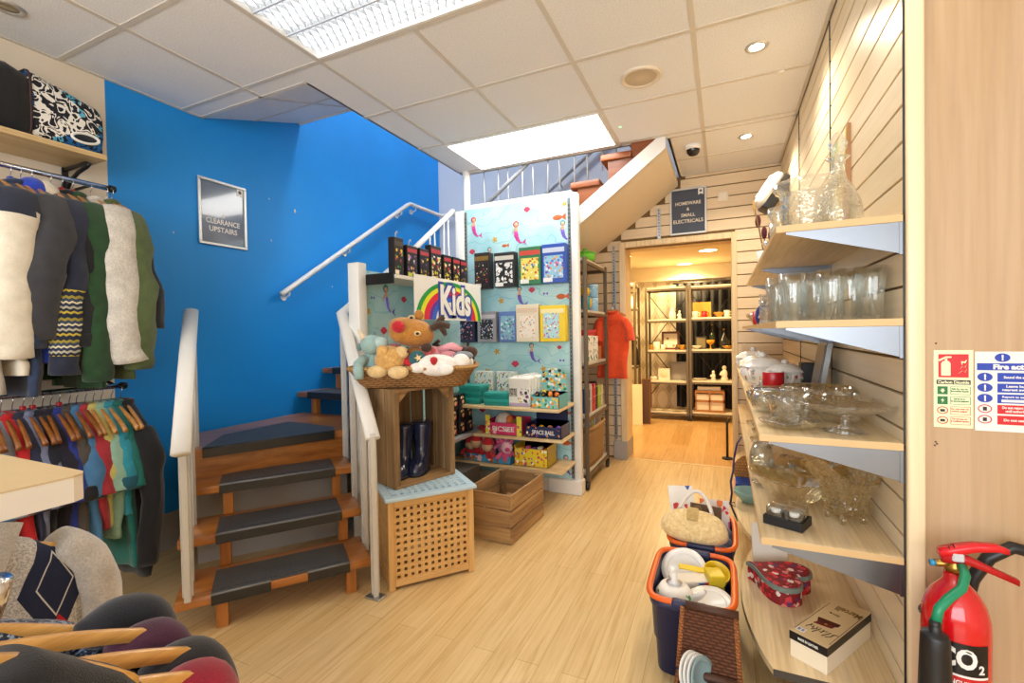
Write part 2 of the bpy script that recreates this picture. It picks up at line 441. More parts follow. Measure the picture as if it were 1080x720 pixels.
# slatted right wall in one metre panels
SLAT_R = wood('#f6e6c8', '#efdbb6', 1, .7, .3, name='maple slat board', grain=9, fine=.2)
rb = MB()
for p0, p1 in ((1.672, 2.652), (2.656, 3.64), (3.644, 4.70)):
    for k in range(28):
        z0, z1 = .053 + P_ * (k - 1) + .004, min(.053 + P_ * k - .004, CEIL)
        if z1 <= 0 or z0 >= CEIL: continue
        rb.box(XR, XR + .016, p0, p1, max(z0, 0), z1, .0015)
rb.box(XR + .012, XR + .06, 1.672, 4.75, 0, CEIL, mat=1)
struct(rb.build('wall_right', [SLAT_R, GROOVE]))
for y in (1.668, 2.654, 3.642):                              # slotted upright strips in the panel joints
    u = MB(); u.box(XR - .004, XR + .004, y - .0016, y + .0016, 0, CEIL)
    struct(u.build('trim_4', plain('#3a3733', .5, .4)))
# plain maple end panel with its lighter lipping, where the extinguisher hangs
PANEL = wood('#bfa281', '#b89a76', 2, .8, .5, k2='#ae8e68', name='maple veneer panel', grain=16, fine=.25)
pb = MB(); pb.box(XR + .04, 2.0, YP, YP + .04, 0, CEIL); struct(pb.build('wall_end', PANEL))
pb = MB(); pb.box(XR + .001, XR + .043, YP - .012, YP + .03, 0, CEIL, .008, seg=3); struct(pb.build('trim_5', wood('#efdcb8', '#e8d2a8', 2, .6, .35, name='maple lipping', fine=.2)))
fx = MB()
for x, z in ((.535, .96), (.538, .955), (.533, .95), (.536, 1.235)):
    fx.lathe([(.0025, -.001), (.0025, .0008), (0, .001)], 8, M=frame((x, YP, z), (1, 0, 0), (0, 0, 1)))
struct(fx.build('trim_6', plain('#5d4630', .8)))
# shop front behind the camera, with an assumed window opening to let light in
fw = MB()
for x0, x1, z0, z1 in ((XL, 2.0, 2.45, CEIL), (XL, 2.0, 0, .35), (XL, -2.8, .35, 2.45), (1.7, 2.0, .35, 2.45)): fw.box(x0, x1, -3.1, -3.0, z0, z1)
struct(fw.build('wall_front', CREAM))
wf = MB()
for x in (-2.8, -1.3, .2, 1.66): wf.box(x, x + .05, -3.08, -3.02, .35, 2.45)
wf.box(-2.8, 1.7, -3.08, -3.02, .35, .4); wf.box(-2.8, 1.7, -3.08, -3.02, 2.4, 2.45); struct(wf.build('assumed_window_1', WHITE))  # frame of the assumed window, out of view behind the camera
struct(MB().box(2.0, 2.1, -3.1, YP + .04, 0, CEIL).build('wall_side', CREAM))

# doorway in the back wall
JAMB = wood('#ead2a8', '#dcc08f', 2, .6, .45, name='door lining')
dj = MB()
dj.box(-.945, -.887, 4.672, 4.72, 0, 2.165, .003); dj.box(.067, .112, 4.672, 4.72, 0, 2.165, .003); dj.box(-.887, .067, 4.672, 4.72, 2.11, 2.165, .003)
dj.box(-.90, -.887, 4.72, 4.98, 0, 2.12); dj.box(.067, .08, 4.72, 4.98, 0, 2.12); dj.box(-.90, .08, 4.72, 4.98, 2.11, 2.13)
struct(dj.build('door_1', JAMB))
db = MB(); db.box(-1.02, -.884, 4.655, 4.99, 0, .18, .004); struct(db.build('baseboard_back', GREYP))
db = MB(); db.box(.064, .13, 4.66, 4.72, 0, .12, .004); struct(db.build('baseboard_back', plain('#e4d3b4', .5)))
# slotted steel uprights on the back wall
for x, z1 in ((-1.0, 2.14), (-.56, 2.46)):
    u = MB(); u.box(x - .014, x + .014, 4.684, 4.699, .2 if x < -.9 else 2.17, z1)
    zz = .25 if x < -.9 else 2.19
    while zz < z1 - .02: u.box(x - .004, x + .004, 4.682, 4.685, zz, zz + .018, mat=1); zz += .03
    struct(u.build('trim_7', [STEEL, BLACK]))

# back room shell
YR = 7.75
WALLP = None
def damask():
    t = NT('diamond wallpaper'); co = t.coord((1, 1, 1)); sp = t.n('ShaderNodeSeparateXYZ'); t.l(co, sp.inputs[0])
    a = t.math('ABSOLUTE', t.math('SINE', t.math('MULTIPLY', sp.outputs[0], PI / .2))); b = t.math('ABSOLUTE', t.math('SINE', t.math('MULTIPLY', sp.outputs[2], PI / .36)))
    f = t.math('ADD', a, b); w_ = t.n('ShaderNodeTexNoise', Scale=30.0, Detail=3.0); t.l(co, w_.inputs['Vector'])
    f = t.math('ADD', f, t.math('MULTIPLY', w_.outputs[0], .25))
    t.col(t.ramp(t.math('MULTIPLY', f, .5), ((.35, '#b9a886'), (.55, '#e4d6b6'), (.62, '#c9b896'), (.8, '#efe4ca')))); t.b.inputs['Roughness'].default_value = .7
    return t.m
WALLP = damask()
CR2 = wall_noise('#efe3c8', '#e9dbbd', .8)
struct(MB().box(-2.2, 1.6, YR, YR + .1, 0, 2.3).build('wall_stockroom', WALLP))
bw = MB(); bw.box(-2.3, -2.2, 4.72, YR, 0, 2.3); bw.box(1.6, 1.7, 4.72, YR, 0, 2.3)
bw.box(-2.2, -.945, 4.76, 4.86, 0, 2.3); bw.box(.112, 1.6, 4.76, 4.86, 0, 2.3); bw.box(-.945, .112, 4.76, 4.86, 2.13, 2.3)
struct(bw.build('wall_stockroom', CR2))
struct(MB().box(-2.2, 1.6, 4.73, YR, 2.27, 2.33).build('ceiling', CR2))
struct(MB().box(-2.2, 1.6, YR - .14, YR, 2.06, 2.27).build('trim_8', CR2))
# ------------------------------------------------------------------ lamps
LED = emit('#fffdf8', 12.0, 'lit diffuser')
def led_panel():
    t = thing('ceiling_light_panel', 'flat white rectangular light panel in the ceiling by the stair opening', 'ceiling light', (-1.337, 3.357, CEIL))
    f = MB()
    for x0, x1, y0, y1 in ((-.598, .598, .277, .292), (-.598, .598, -.292, -.277), (-.598, -.583, -.277, .277), (.583, .598, -.277, .277)): f.box(x0, x1, y0, y1, -.009, -.001)
    f.build('frame', WHITE, t)
    MB().box(-.583, .583, -.277, .277, -.006, -.002).build('diffuser', LED, t)
led_panel()
LOUV = plain('#e9ecee', .3, .35); LED2 = emit('#fbfdff', 4.2, 'lit fluorescent tray')
def louvre_light(x, y, label):
    """recessed tray with three rows of chevron louvre cells"""
    t = thing('louvre_light', label, 'ceiling light', (x, y, CEIL))
    f = MB(); X, Y = .598, .292
    for x0, x1, y0, y1 in ((-X, X, Y - .012, Y), (-X, X, -Y, -Y + .012), (-X, -X + .012, -Y + .012, Y - .012), (X - .012, X, -Y + .012, Y - .012)): f.box(x0, x1, y0, y1, -.003, .085)
    f.build('frame', WHITE, t)
    MB().box(-X + .013, X - .013, -Y + .013, Y - .013, .078, .084).build('tray', LED2, t)
    b = MB()
    for k in (-1, 1): b.box(-X + .013, X - .013, k * .0893 - .004, k * .0893 + .004, .0, .045)
    for yy in (-.1786, 0, .1786):
        for i in range(27):
            xx = -X + .022 + i * .0415
            for s1 in (-1, 1):
                for sx in (1, -1):
                    if sx < 0 and i % 1: continue
                    a = V(xx + (.0415 if sx < 0 else 0), yy, 0); c = V(xx + (.0415 if sx > 0 else 0), yy + s1 * .082, 0)
                    M = frame((a.x, a.y, .0), c - a, V(0, 0, 1)); b.box(0, (c - a).length, .002, .040, -.0012, .0012, M=M)
    b.build('louvre', LOUV, t)
    return t
lv = louvre_light(-1.32, 1.535, 'louvred fluorescent light fitting in the ceiling nearest the blue wall')
tubes_w = (1.0, .97, .93)
area('assumed_daylight_fill', (-.5, -2.9, 1.5), (PI / 2, 0, 0), 4.2, 2.0, 190, (.90, .95, 1.0))  # fill light added inside the room, standing for light from the assumed window
DL_ON = emit('#fff4e0', 25, 'lit downlight')
def downlight(x, y, lit, label, name='downlight'):
    t = thing(name, label, 'ceiling light', (x, y, CEIL))
    MB().lathe([(.034, -.002), (.036, -.006), (.052, -.007), (.056, -.001)], 28).build('rim', plain('#d5d2cc', .3, .6), t)
    MB().lathe([(0, -.003), (.034, -.003), (.035, -.001)], 24).build('lamp', DL_ON if lit else plain('#b8a98a', .2, .5), t)
downlight(.167, 2.731, True, 'small lit downlight in the ceiling nearest the decanter')
downlight(.166, 3.95, True, 'small lit downlight in the ceiling near the back wall and emergency light')
downlight(.167, 1.51, True, 'added unseen downlight in the ceiling above the near end of the glass shelves')  # extra lamp out of view, added to brighten the slatted right wall
spot('downlight_beam', (.167, 1.51, CEIL - .03), 24, (1.0, .9, .76))  # beam of the added lamp, washing the right wall
downlight(-2.807, .96, False, 'unlit metal rimmed downlight above the sports bag')
WARM = (1.0, .88, .70)
spot('downlight_beam', (.167, 2.731, CEIL - .03), 40, WARM, 140); spot('downlight_beam', (.166, 3.95, CEIL - .03), 50, WARM, 140)
# round ceiling speaker, dome camera, detector light
t = thing('ceiling_speaker', 'round beige loudspeaker grille in the ceiling', 'speaker', (-.42, 2.755, CEIL))
MB().lathe([(.088, -.004), (.092, -.011), (.108, -.012), (.114, -.006), (.114, 0)], 36).build('rim', plain('#e6d8c2', .4), t)
def grille():
    n = NT('perforated grille'); vo = n.n('ShaderNodeTexVoronoi', Scale=160.0); vo.inputs['Randomness'].default_value = 0; n.l(n.coord(), vo.inputs['Vector'])
    n.col(n.ramp(vo.outputs['Distance'], ((.3, '#a8967a'), (.42, '#d3c2a6')))); n.b.inputs['Roughness'].default_value = .6; return n.m
MB().lathe([(0, -.009), (.089, -.006)], 36).build('grille', grille(), t)
t = thing('ceiling_camera', 'white dome security camera with dark glass under the ceiling', 'security camera', (-.208, 3.967, CEIL + .003))
MB().lathe([(0, 0), (.062, 0), (.064, -.018), (.054, -.034), (.05, -.034)], 28).build('base', WHITE, t)
MB().lathe([(.05, -.034), (.046, -.056), (.032, -.074), (0, -.082)], 24).build('dome', plain('#1c1a1c', .08), t)
t = tag(MB().lathe([(0, -.004), (.008, -.003), (.01, 0)], 12).build('sensor_light', emit('#7fffb0', 3, 'green led'), loc=(-.658, 3.36, CEIL + .002)), 'tiny green indicator light in the ceiling', 'indicator light')
t = tag(MB().lathe([(0, -.012), (.012, -.01), (.016, -.003), (.02, 0)], 16).build('ceiling_sensor', WHITE, loc=(.31, 3.05, CEIL - .001)), 'small white sensor in the ceiling close to the slatted wall', 'sensor')
# warm lamps of the back room
BRL = emit('#ffdf9a', 18, 'warm lit panel')
for i, (x, y, lb) in enumerate(((-1.2, 6.2, 'warm round ceiling light in the back room nearest the door edge on the stair side'), (-.17, 6.25, 'warm round ceiling light in the back room nearest the slatted wall side'), (-.52, 7.35, 'warm round ceiling light in the back room right above the open racks'))):
    t = thing('round_ceiling_light', lb, 'ceiling light', (x, y, 2.27))
    MB().lathe([(.10, -.001), (.104, -.012), (.118, -.013), (.12, 0)], 28).build('rim', WHITE, t)
    MB().lathe([(0, -.006), (.103, -.006)], 28).build('diffuser', BRL, t)
for x, y in ((-1.2, 6.2), (-.17, 6.25), (-.52, 7.3)):
    spot('warm_beam', (x, y, 2.22), 125, (1, .74, .38), 160, .1, .4)
# assumed lamp on the upper landing, out of view, added to light the stairwell
t = thing('assumed_landing_light', 'assumed unseen white round lamp on the ceiling of the upper stair landing', 'ceiling light', (-1.9, 3.3, 5.3))
MB().lathe([(0, -.06), (.14, -.05), (.17, -.01), (.17, 0)], 28).build('shade', emit('#ffffff', 12, 'lit globe'), t)
point('assumed_landing_bulb', (-1.9, 3.2, 4.9), 120, (.97, .98, 1.0), .2)  # added point light of the assumed lamp, brightening the stairwell

# ------------------------------------------------------------------ staircase
ST_WOOD = wood('#c07a38', '#a5642a', 0, .9, .28, k2='#83481a', coat=.3, name='varnished stair timber', grain=14)
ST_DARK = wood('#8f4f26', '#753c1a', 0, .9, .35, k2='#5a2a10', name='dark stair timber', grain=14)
ST_LEG = wood('#c07a38', '#a5642a', 2, .9, .35, k2='#83481a', name='varnished stair timber', grain=14)
def rubber():
    t = NT('ribbed rubber'); n = t.n('ShaderNodeTexNoise', Scale=260.0, Detail=2.0); t.l(t.coord(), n.inputs['Vector'])
    m = t.n('ShaderNodeTexNoise', Scale=7.0, Detail=3.0); t.l(t.coord(), m.inputs['Vector'])
    c = t.ramp(n.outputs[0], ((.35, '#2c2b2a'), (.7, '#605c58'))); t.col(t.mix(t.ramp(m.outputs[0], ((.45, '#000000'), (.75, '#ffffff'))), c, '#4b4a48'))
    t.b.inputs['Roughness'].default_value = .55; t.bump(n.outputs[0], .5, .003); return t.m
RUB = rubber(); RUBEDGE = plain('#262524', .3)
A_ST = math.atan2(.79, .61)
stair = thing('staircase', 'open varnished timber staircase with black rubber treads turning up along the blue wall', 'staircase', (-1.88, 1.475, 0), A_ST)
SI = (T(-1.88, 1.475, 0) @ rotz(A_ST)).inverted()
def mat_on(tread, x0, x1, y0, y1, z, gap=None):
    m = MB(); m.box(x0, x1, y0 + .0, y1, z, z + .005, .001)
    m.box(x0 + .03, x1 - .03, y0 + .025, y1 - .02, z + .005, z + .007, mat=0)
    for a, b in (((x0, x1),) if not gap else ((x0, gap[0]), (gap[1], x1))):
        m.tube([(a, y0 - .004, z + .002), (b, y0 - .004, z + .002)], .006, 8, 2); m.box(a, b, y0 - .008, y0 - .001, z - .046, z + .002, .002, 1)
    m.build('tread_mat', [RUB, RUBEDGE, plain('#77787a', .25)], tread)  # last, lighter grey paints a highlight along the nosing tube
for i in range(3):
    y0 = .25 * i; z = .17 * (i + 1)
    tr = MB().box(-.415 + (.02 if i == 0 else 0), .415, y0, y0 + .30, z - .042, z, .006, seg=2).build('tread', ST_WOOD, stair)
    mat_on(tr, -.262, .315, y0, y0 + .235, z + .0005, (-.03, .125) if i == 0 else None)
    for x in (-.225, .325):
        MB().box(x - .024, x + .024, y0 + .03, y0 + .078, 0 if i == 0 else z - .17, z - .042, .003).build('leg', ST_LEG, stair)
t4 = [(-2.64, 1.53), (-2.24, 2.27), (-2.17, 2.69), (XL + .016, 2.69), (XL + .016, 1.86)]
L4 = [tuple((SI @ V(x, y, 0)).to_2d()) for x, y in t4]
tr = MB().prism(L4, .68 - .042, .68).build('tread', ST_WOOD, stair)
q = [tuple((SI @ V(x, y, 0)).to_2d()) for x, y in ((-2.613, 1.60), (-2.28, 2.215), (-2.36, 2.30), (-2.82, 2.33), (-2.84, 1.87))]
m = MB().prism(q, .6805, .687)
e4 = V(q[1][0] - q[0][0], q[1][1] - q[0][1], 0); M4 = frame((q[0][0], q[0][1], .68), e4, V(-e4.y, e4.x, 0))
m.box(.0, e4.length, -.026, -.019, -.046, .004, .002, 1, M=M4); m.tube([M4 @ V(0, -.02, .004), M4 @ V(e4.length, -.02, .004)], .006, 8, 1)
m.build('tread_mat', [RUB, RUBEDGE], tr)
f0, f1 = V(*L4[0], 0), V(*L4[1], 0); ev = f1 - f0; MR = frame((f0.x, f0.y, 0), ev, V(-ev.y, ev.x, 0))
MB().box(.0, ev.length, .03, .055, .47, .64, .003, M=MR).build('riser', ST_WOOD, stair)
MB().box(-.40, .42, .79, .81, .0, .505).build('back_board', GREYP, stair)
def wtread(k, x0, x1, y0, y1, z, mat=True):
    Mw = SI
    tr = MB().box(x0, x1, y0, y1, z - .042, z, .005, M=Mw, seg=2).build('tread', ST_WOOD, stair)
    if mat:
        m = MB().box(x0 + .12, x1 - .08, y0 - .006, y1 - .06, z + .0005, z + .006, .001, M=Mw); m.box(x0 + .12, x1 - .08, y0 - .009, y0 - .002, z - .046, z + .004, .002, 1, M=Mw)
        m.build('tread_mat', [RUB, RUBEDGE], tr)
for k in range(5):
    y = 2.64 + .26 * k; z = .85 + .17 * k
    wtread(k, XL + .016, -2.17, y, y + .30, z, True)
    for x in (-2.95, -2.30):
        MB().box(x - .024, x + .024, y + .03, y + .078, z - .17, z - .042, .003, M=SI).build('leg', ST_LEG, stair)
MB().box(XL + .016, -2.1, 3.72, 4.762, 1.66, 1.70, M=SI).build('landing', ST_WOOD, stair)
lower_flight, SI = stair, Matrix.Identity(4)
stair = thing('staircase', 'upper stair flight with white stringer and dark wooden steps rising above the doorway side', 'staircase', (0, 0, 0))
stair.location = (-2.0, 4.2, 0); SI = T(2.0, -4.2, 0)
# second flight, seen from below with its white stringer
zs = lambda x: 2.664 + .734 * (x + .366)
for k in range(5):
    zt = 2.675 - .18 * (k - 1); x1 = min(-.585 - .25 * (k - 1), -.405)
    if zt > CEIL: zt = 2.855; 
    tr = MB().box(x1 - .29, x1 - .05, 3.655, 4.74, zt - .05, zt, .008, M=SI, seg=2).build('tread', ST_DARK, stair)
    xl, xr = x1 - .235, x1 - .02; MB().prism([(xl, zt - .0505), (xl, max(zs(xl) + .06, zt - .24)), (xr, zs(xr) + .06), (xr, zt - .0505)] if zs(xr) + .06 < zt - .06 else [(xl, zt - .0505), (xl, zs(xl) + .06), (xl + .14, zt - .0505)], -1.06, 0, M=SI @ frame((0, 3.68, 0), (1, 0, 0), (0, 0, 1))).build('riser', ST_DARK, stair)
s = MB()
zs = lambda x: 2.664 + .734 * (x + .366)
xa, xb = -2.12, -.385
pts = [(xa, zs(xa)), (xb, zs(xb)), (xb, 2.745), (xb - .05, 2.745), (xa, zs(xa) + .165)]
s.prism(pts, -.045, 0, M=SI @ frame((0, 3.675, 0), (1, 0, 0), (0, 0, 1)))
s.build('stringer', plain('#efece6', .4), stair)
s = MB(); 
s.add([(xa, 3.70, zs(xa)), (xb, 3.70, zs(xb)), (xb, 4.695, zs(xb)), (xa, 4.695, zs(xa)), (xa, 3.70, zs(xa) + .04), (xb, 3.70, zs(xb) + .04), (xb, 4.695, zs(xb) + .04), (xa, 4.695, zs(xa) + .04)],
      [[3, 2, 1, 0], [4, 5, 6, 7], [0, 1, 5, 4], [1, 2, 6, 5], [2, 3, 7, 6], [3, 0, 4, 7]], M=SI)
s.build('soffit_board', wall_noise('#eadfcb', '#e4d8c2', .7), stair)

# handrails
RAIL = plain('#e9e7e2', .35); ALU = plain('#cfccc6', .38, .25)
def railing(name, label, path, posts, cat='handrail', w=.036, plates=()):
    t = thing(name, label, cat, posts[0][:2] + (posts[0][2],) if posts else path[0])
    o = V(*t.location)
    m = MB(); m.tube([V(*p) - o for p in path], w, 12, flat=.5); m.build('rail', RAIL, t)
    for (x, y, z0, z1) in [(p[0], p[1], p[2], p[3]) for p in posts]:
        p = MB(); M = T(x - o.x, y - o.y, 0) @ rotz(math.atan2(.61, -.79))
        p.box(-.019, .019, -.013, .013, z0 - o.z, z1 - o.z, .003, M=M); p.box(-.006, .006, -.020, .020, z0 - o.z + .02, z1 - o.z - .01, .002, M=M)
        p.build('post', ALU, t)
    for x, y, z in plates:
        MB().box(x - o.x - .045, x - o.x + .045, y - o.y - .03, y - o.y + .03, z - o.z, z - o.z + .008, .002).build('foot_plate', STEEL, t)
    return t
zl = lambda x, y: .835 + .70 * math.hypot(x + 2.02, y - 1.15)
pl = [(-2.085, 1.20, .17), (-2.245, 1.30, .12), (-2.47, 1.452, .29), (-2.713, 1.624, .47)]
railing('stair_handrail', 'white handrail on posts at the blue wall side of the lowest steps', [(-2.0, 1.14, .822), (-2.5, 1.475, zl(-2.5, 1.475)), (-2.74, 1.64, zl(-2.74, 1.64))], [(x, y, z, zl(x, y)) for x, y, z in pl])
zr = lambda x, y: .80 + .70 * math.hypot(x + 1.58, y - 1.78)
pr = [(-1.57, 1.77, .0), (-1.775, 1.934, .13), (-2.0, 2.10, .30), (-2.235, 2.275, .47)]
railing('stair_handrail', 'white handrail on posts running down beside the wicker basket and crate', [(-1.56, 1.765, .785), (-1.9, 2.025, zr(-1.9, 2.025)), (-2.20, 2.235, 1.43), (-2.165, 2.32, 1.50), (-2.165, 2.75, 1.79)], [(x, y, z, zr(x, y)) for x, y, z in pr], plates=((-1.57, 1.77, 0),))
# slim banister of the upper flight
t = thing('stair_banister', 'white sloping banister with thin rods behind the dark activity packs', 'banister', (-2.165, 2.76, 0))
m = MB(); m.tube([(0, 0, 1.80), (0, .78, 2.373)], .022, 10); m.build('rail', RAIL, t)
for k in range(7):
    y = .08 + k * .105
    MB().tube([(0, y, .85 + .17 * int((y + .12) / .26)), (0, y + (.02 if k % 2 else -.02), 1.80 + .735 * y)], .007, 8).build('rod', RAIL, t)
t = thing('landing_balustrade', 'row of thin white rods hanging under the ceiling opening above the mermaid panel', 'balustrade', (-2.1, 3.73, 1.7))
for k in range(11):
    x = .16 + k * .118; dx = .022 if k % 2 else -.022
    z0 = max(0, zs(-2.1 + x) - 1.7 + .28); 
    MB().tube([(x, 0, z0 + .01), (x + dx, .008, 1.6)], .0062, 8).build('rod', plain('#aeb1b5', .35, .5), t)
MB().tube([(.0, .0, .62), (.9, .0, 1.28), (1.3, .0, 1.6)], .018, 10).build('rail', plain('#9a9da2', .4), t)
t = tag(MB().tube([(0, 0, 1.70), (0, 0, 3.2)], .034, 20).build('stair_column', RAIL, loc=(-2.09, 3.655, 0)), 'round white column rising behind the mermaid panel to the ceiling corner', 'column')
def wall_rail(name, label, pts, brk, inward, mat=RAIL):
    o = V(*pts[0]); t = thing(name, label, 'handrail', o)
    MB().tube([V(*p) - o for p in pts], .021, 12).build('rail', mat, t)
    for p in brk:
        p = V(*p) - o; w_ = V(*inward) * .065
        b = MB(); b.tube([p - V(0, 0, .012), p - V(0, 0, .05), p - V(0, 0, .06) + w_ * .5, p - V(0, 0, .06) + w_], .007, 8)
        b.lathe([(0, .006), (.026, .006), (.028, 0)], 16, M=frame(p - V(0, 0, .06) + w_ * .97, V(*inward).cross(V(0, 0, 1)), (0, 0, 1)) @ Matrix.Rotation(PI, 4, 'X'))
        b.build('bracket', mat, t)
    return t
hz = lambda y: 1.628 + .668 * (y - 2.506)
wall_rail('wall_handrail', 'white tubular handrail climbing the blue wall and levelling off', [(-3.04, 2.48, hz(2.48)), (-3.04, 2.506, hz(2.506)), (-3.04, 4.05, hz(4.05)), (-3.04, 4.10, 2.685), (-3.04, 4.69, 2.69), (-2.98, 4.70, 2.69), (-2.8, 4.70, 2.69)],
          [(-3.04, y, hz(y)) for y in (2.55, 3.2, 3.95)] + [(-3.04, 4.2, 2.69)], (-1, 0, 0))
wall_rail('wall_handrail', 'grey handrail rising on the pale wall seen through the stair opening', [(-2.55, 4.70, 2.30), (-1.9, 4.70, 2.635), (-.9, 4.70, 3.35)], [(-1.95, 4.70, 2.60), (-1.55, 4.70, 2.885)], (0, 1, 0), plain('#a9adb2', .4))
# ------------------------------------------------------------------ left wall: shelf, bag, clothes rails
OAKSH = wood('#d9bd8c', '#c9a871', 1, .9, .45, name='oak effect shelf')
DARKI = plain('#1d1c1d', .4, .4)
t = thing('wall_shelf', 'oak effect shelf on black brackets high on the wall above the jackets', 'shelf', (-2.95, .85, 2.185))
MB().box(-.155, .15, -1.0, .447, 0, .026, .002).build('board', OAKSH, t)
for y in (.40, -.55):
    b = MB(); b.tube([(-.15, y, -.012), (.06, y, -.012), (.09, y, -.02), (.06, y, -.03), (-.02, y, -.045), (-.1, y, -.075), (-.148, y, -.13)], .010, 8); b.box(-.158, -.146, y - .012, y + .012, -.2, -.002)
    b.build('bracket', DARKI, t)
def coral():
    t = NT('coral print cloth'); co = t.coord()
    a = t.n('ShaderNodeTexNoise', Scale=5.5, Detail=1.0); t.l(co, a.inputs['Vector'])
    b = t.n('ShaderNodeTexNoise', Scale=21.0, Detail=1.0, Distortion=1.6); t.l(co, b.inputs['Vector'])
    c = t.n('ShaderNodeTexNoise', Scale=6.5, Detail=1.0); c.noise_dimensions = '4D'; c.inputs['W'].default_value = 3.0; t.l(co, c.inputs['Vector'])
    br = t.math('LESS_THAN', t.math('ABSOLUTE', t.math('SUBTRACT', b.outputs[0], .5)), .07)
    wz = t.math('MULTIPLY', br, t.math('GREATER_THAN', a.outputs[0], .52))
    bz = t.math('MULTIPLY', br, t.math('GREATER_THAN', c.outputs[0], .44))
    cc = t.mix(bz, '#0e1220', t.mix(t.math('GREATER_THAN', c.outputs[0], .58), '#1566a8', '#59b4d6'))
    t.col(t.mix(wz, cc, '#e9e6de')); t.b.inputs['Roughness'].default_value = .8; return t.m
BLKCL = fabric('#121217', '#08080a'); CORAL = coral()
bag = thing('sports_bag', 'black sports bag with white and blue coral print end lying on the wall shelf', 'bag', (-2.955, .86, 2.2115))
def bagring(y, s, h):
    out = []
    for k in range(20):
        a = 2 * PI * k / 20; ca, sa = math.cos(a), math.sin(a)
        x = .125 * s * math.copysign(abs(ca) ** .45, ca); z = h / 2 + h / 2 * math.copysign(abs(sa) ** .4, sa)
        out.append((x, y + .004 * math.sin(7 * a + y * 30), max(z, 0)))
    return out
b = MB(); ys = [-.62, -.60, -.4, -.2, 0, .1, .17]
b.loft([bagring(y, .9 if i == 0 else 1, .30 + .02 * math.sin(i * 1.7)) for i, y in enumerate(ys)]); b.build('body', BLKCL, bag)
b = MB(); ys = [(.165, .98, .312), (.19, 1.0, .31), (.28, 1.0, .285), (.36, .98, .262), (.42, .95, .245), (.44, .9, .225), (.445, .8, .19)]
b.loft([bagring(y, s, h) for y, s, h in ys]); b.build('printed_end', CORAL, bag)
MB().tube([tuple(Vector(p) * 1.0) for p in [(q[0] * 1.015, .17, q[2] * 1.006) for q in bagring(.17, 1, .312)]], .005, 6, closed=True).build('piping', plain('#3a2226', .7), bag)
h = MB(); MH = frame((.123, .365, .062), (0, 1, 0.12), (-.12, -.1, 1))
h.tube([MH @ V(.046 * math.cos(a) * (1.15 if abs(math.cos(a)) > .5 else 1.1), .024 * math.sin(a), .002) for a in [2 * PI * k / 28 for k in range(28)]], .0065, 8, closed=True)
h.build('end_handle', WHITE, bag)
h = MB(); h.lathe([(0, .002), (.030, .001), (.034, -.002)], 20, M=MH @ Matrix.Diagonal((1.25, .62, 1, 1))); h.build('mesh_patch', fabric('#23252e', '#101116'), bag)

def rail(name, label, y0, y1, x, z):
    t = thing(name, label, 'clothes rail', (x, y1, z))
    MB().tube([(0, y0 - y1, 0), (0, -.012, 0)], .0125, 14).build('tube', CHROME, t)
    e = MB(); e.tube([(0, -.012, 0), (0, .012, 0)], .018, 14); e.build('end_cap', DARKI, t)
    for yy in (-.03, -.6):
        b = MB(); b.tube([(0, yy, 0), (-.12, yy, .03), (-.26, yy, .03), (XL - x + .004, yy, .03)], .008, 8); b.build('arm', DARKI, t)
    return t
RU, RL = 2.055, 1.052; RX = -2.83
rail('clothes_rail', 'chrome clothes rail under the wall shelf carrying the jackets', .2, 1.325, RX, RU)
rail('clothes_rail', 'lower clothes rail carrying the row of short sleeved tops', .2, 1.345, RX, RL)

HW = wood('#d29a55', '#bd8240', 0, 1.4, .35, coat=.3, name='beech hanger'); HW2 = wood('#e5b368', '#d9a050', 0, 1.4, .3, coat=.3, name='beech hanger'); HWD = wood('#a4672f', '#8c5222', 0, 1.4, .35, coat=.3, name='stained hanger')
MARK = {c: plain(c, .35) for c in ('#c3202a', '#2d45b4', '#e8e8e8', '#2a2a2c', '#8a6fd0')}
def hanger(label, loc, rz, mat=HW, mark=None, group=None, hw=.212, drop=.085, tip=.02):
    t = thing('clothes_hanger', label, 'hanger', loc, rz, group)
    pts = [(x, -.076 - drop * (abs(x) / hw) ** 1.35) for x in [hw * (k / 8 - 1) for k in range(17)]]
    rings = []
    for i, (x, z) in enumerate(pts):
        s = .62 + .38 * (1 - abs(x) / hw); hh = .021 * s + .004; d = .0075 + .003 * abs(x) / hw
        yb = -.012 * (abs(x) / hw) ** 2
        rings.append([(x, yb - d, z - hh * .6), (x, yb - d * .7, z + hh * .35), (x, yb, z + hh * .45), (x, yb + d * .7, z + hh * .35), (x, yb + d, z - hh * .6), (x, yb, z - hh * .7)])
    MB().loft(rings).build('arm', mat, t)
    h = [(0, 0, -.078), (0, 0, -.048), (.004, 0, -.036)] + [(.0165 * math.sin(a) , 0, -.0175 + .0165 * -math.cos(a) * -1 if False else -.0155 + .0175 * -math.cos(a) * 1.0) for a in [PI * (.15 + k * 1.25 / 10) for k in range(11)]]
    MB().tube(h, .0017, 6).build('hook', CHROME, t)
    if mark: MB().box(-.012, .012, -.008, .008, -.064, -.046, .002).build('size_marker', MARK[mark], t)
    return t
def wobble(mb, seed, amp, n0=0, fz=4.0, fx=13.0):
    for i in range(n0, len(mb.v)):
        x, y, z = mb.v[i]
        n = mnoise.noise((x * fx + seed, y * fx, z * fz)); m = mnoise.noise((x * 30 + seed, y * 30 + 5, z * 14))
        k = smooth((-.14 - z) / .15) * .8 + .2
        cz = mnoise.noise((x * 17 + seed * 3, y * 17, z * 13)) * amp * .22 * k; cr_ = abs(mnoise.noise((x * 14 - seed, y * 26, z * 5))) * amp * -.7 * k
        x += (cz + cr_) * (1 if x > 0 else -1); y += (cz + cr_) * (1 if y > 0 else -1)
        mb.v[i] = (x + amp * .5 * k * mnoise.noise((z * 7 + seed, y * 9, x * 4)), y + amp * k * (n * 1.3 + m * .45), z)
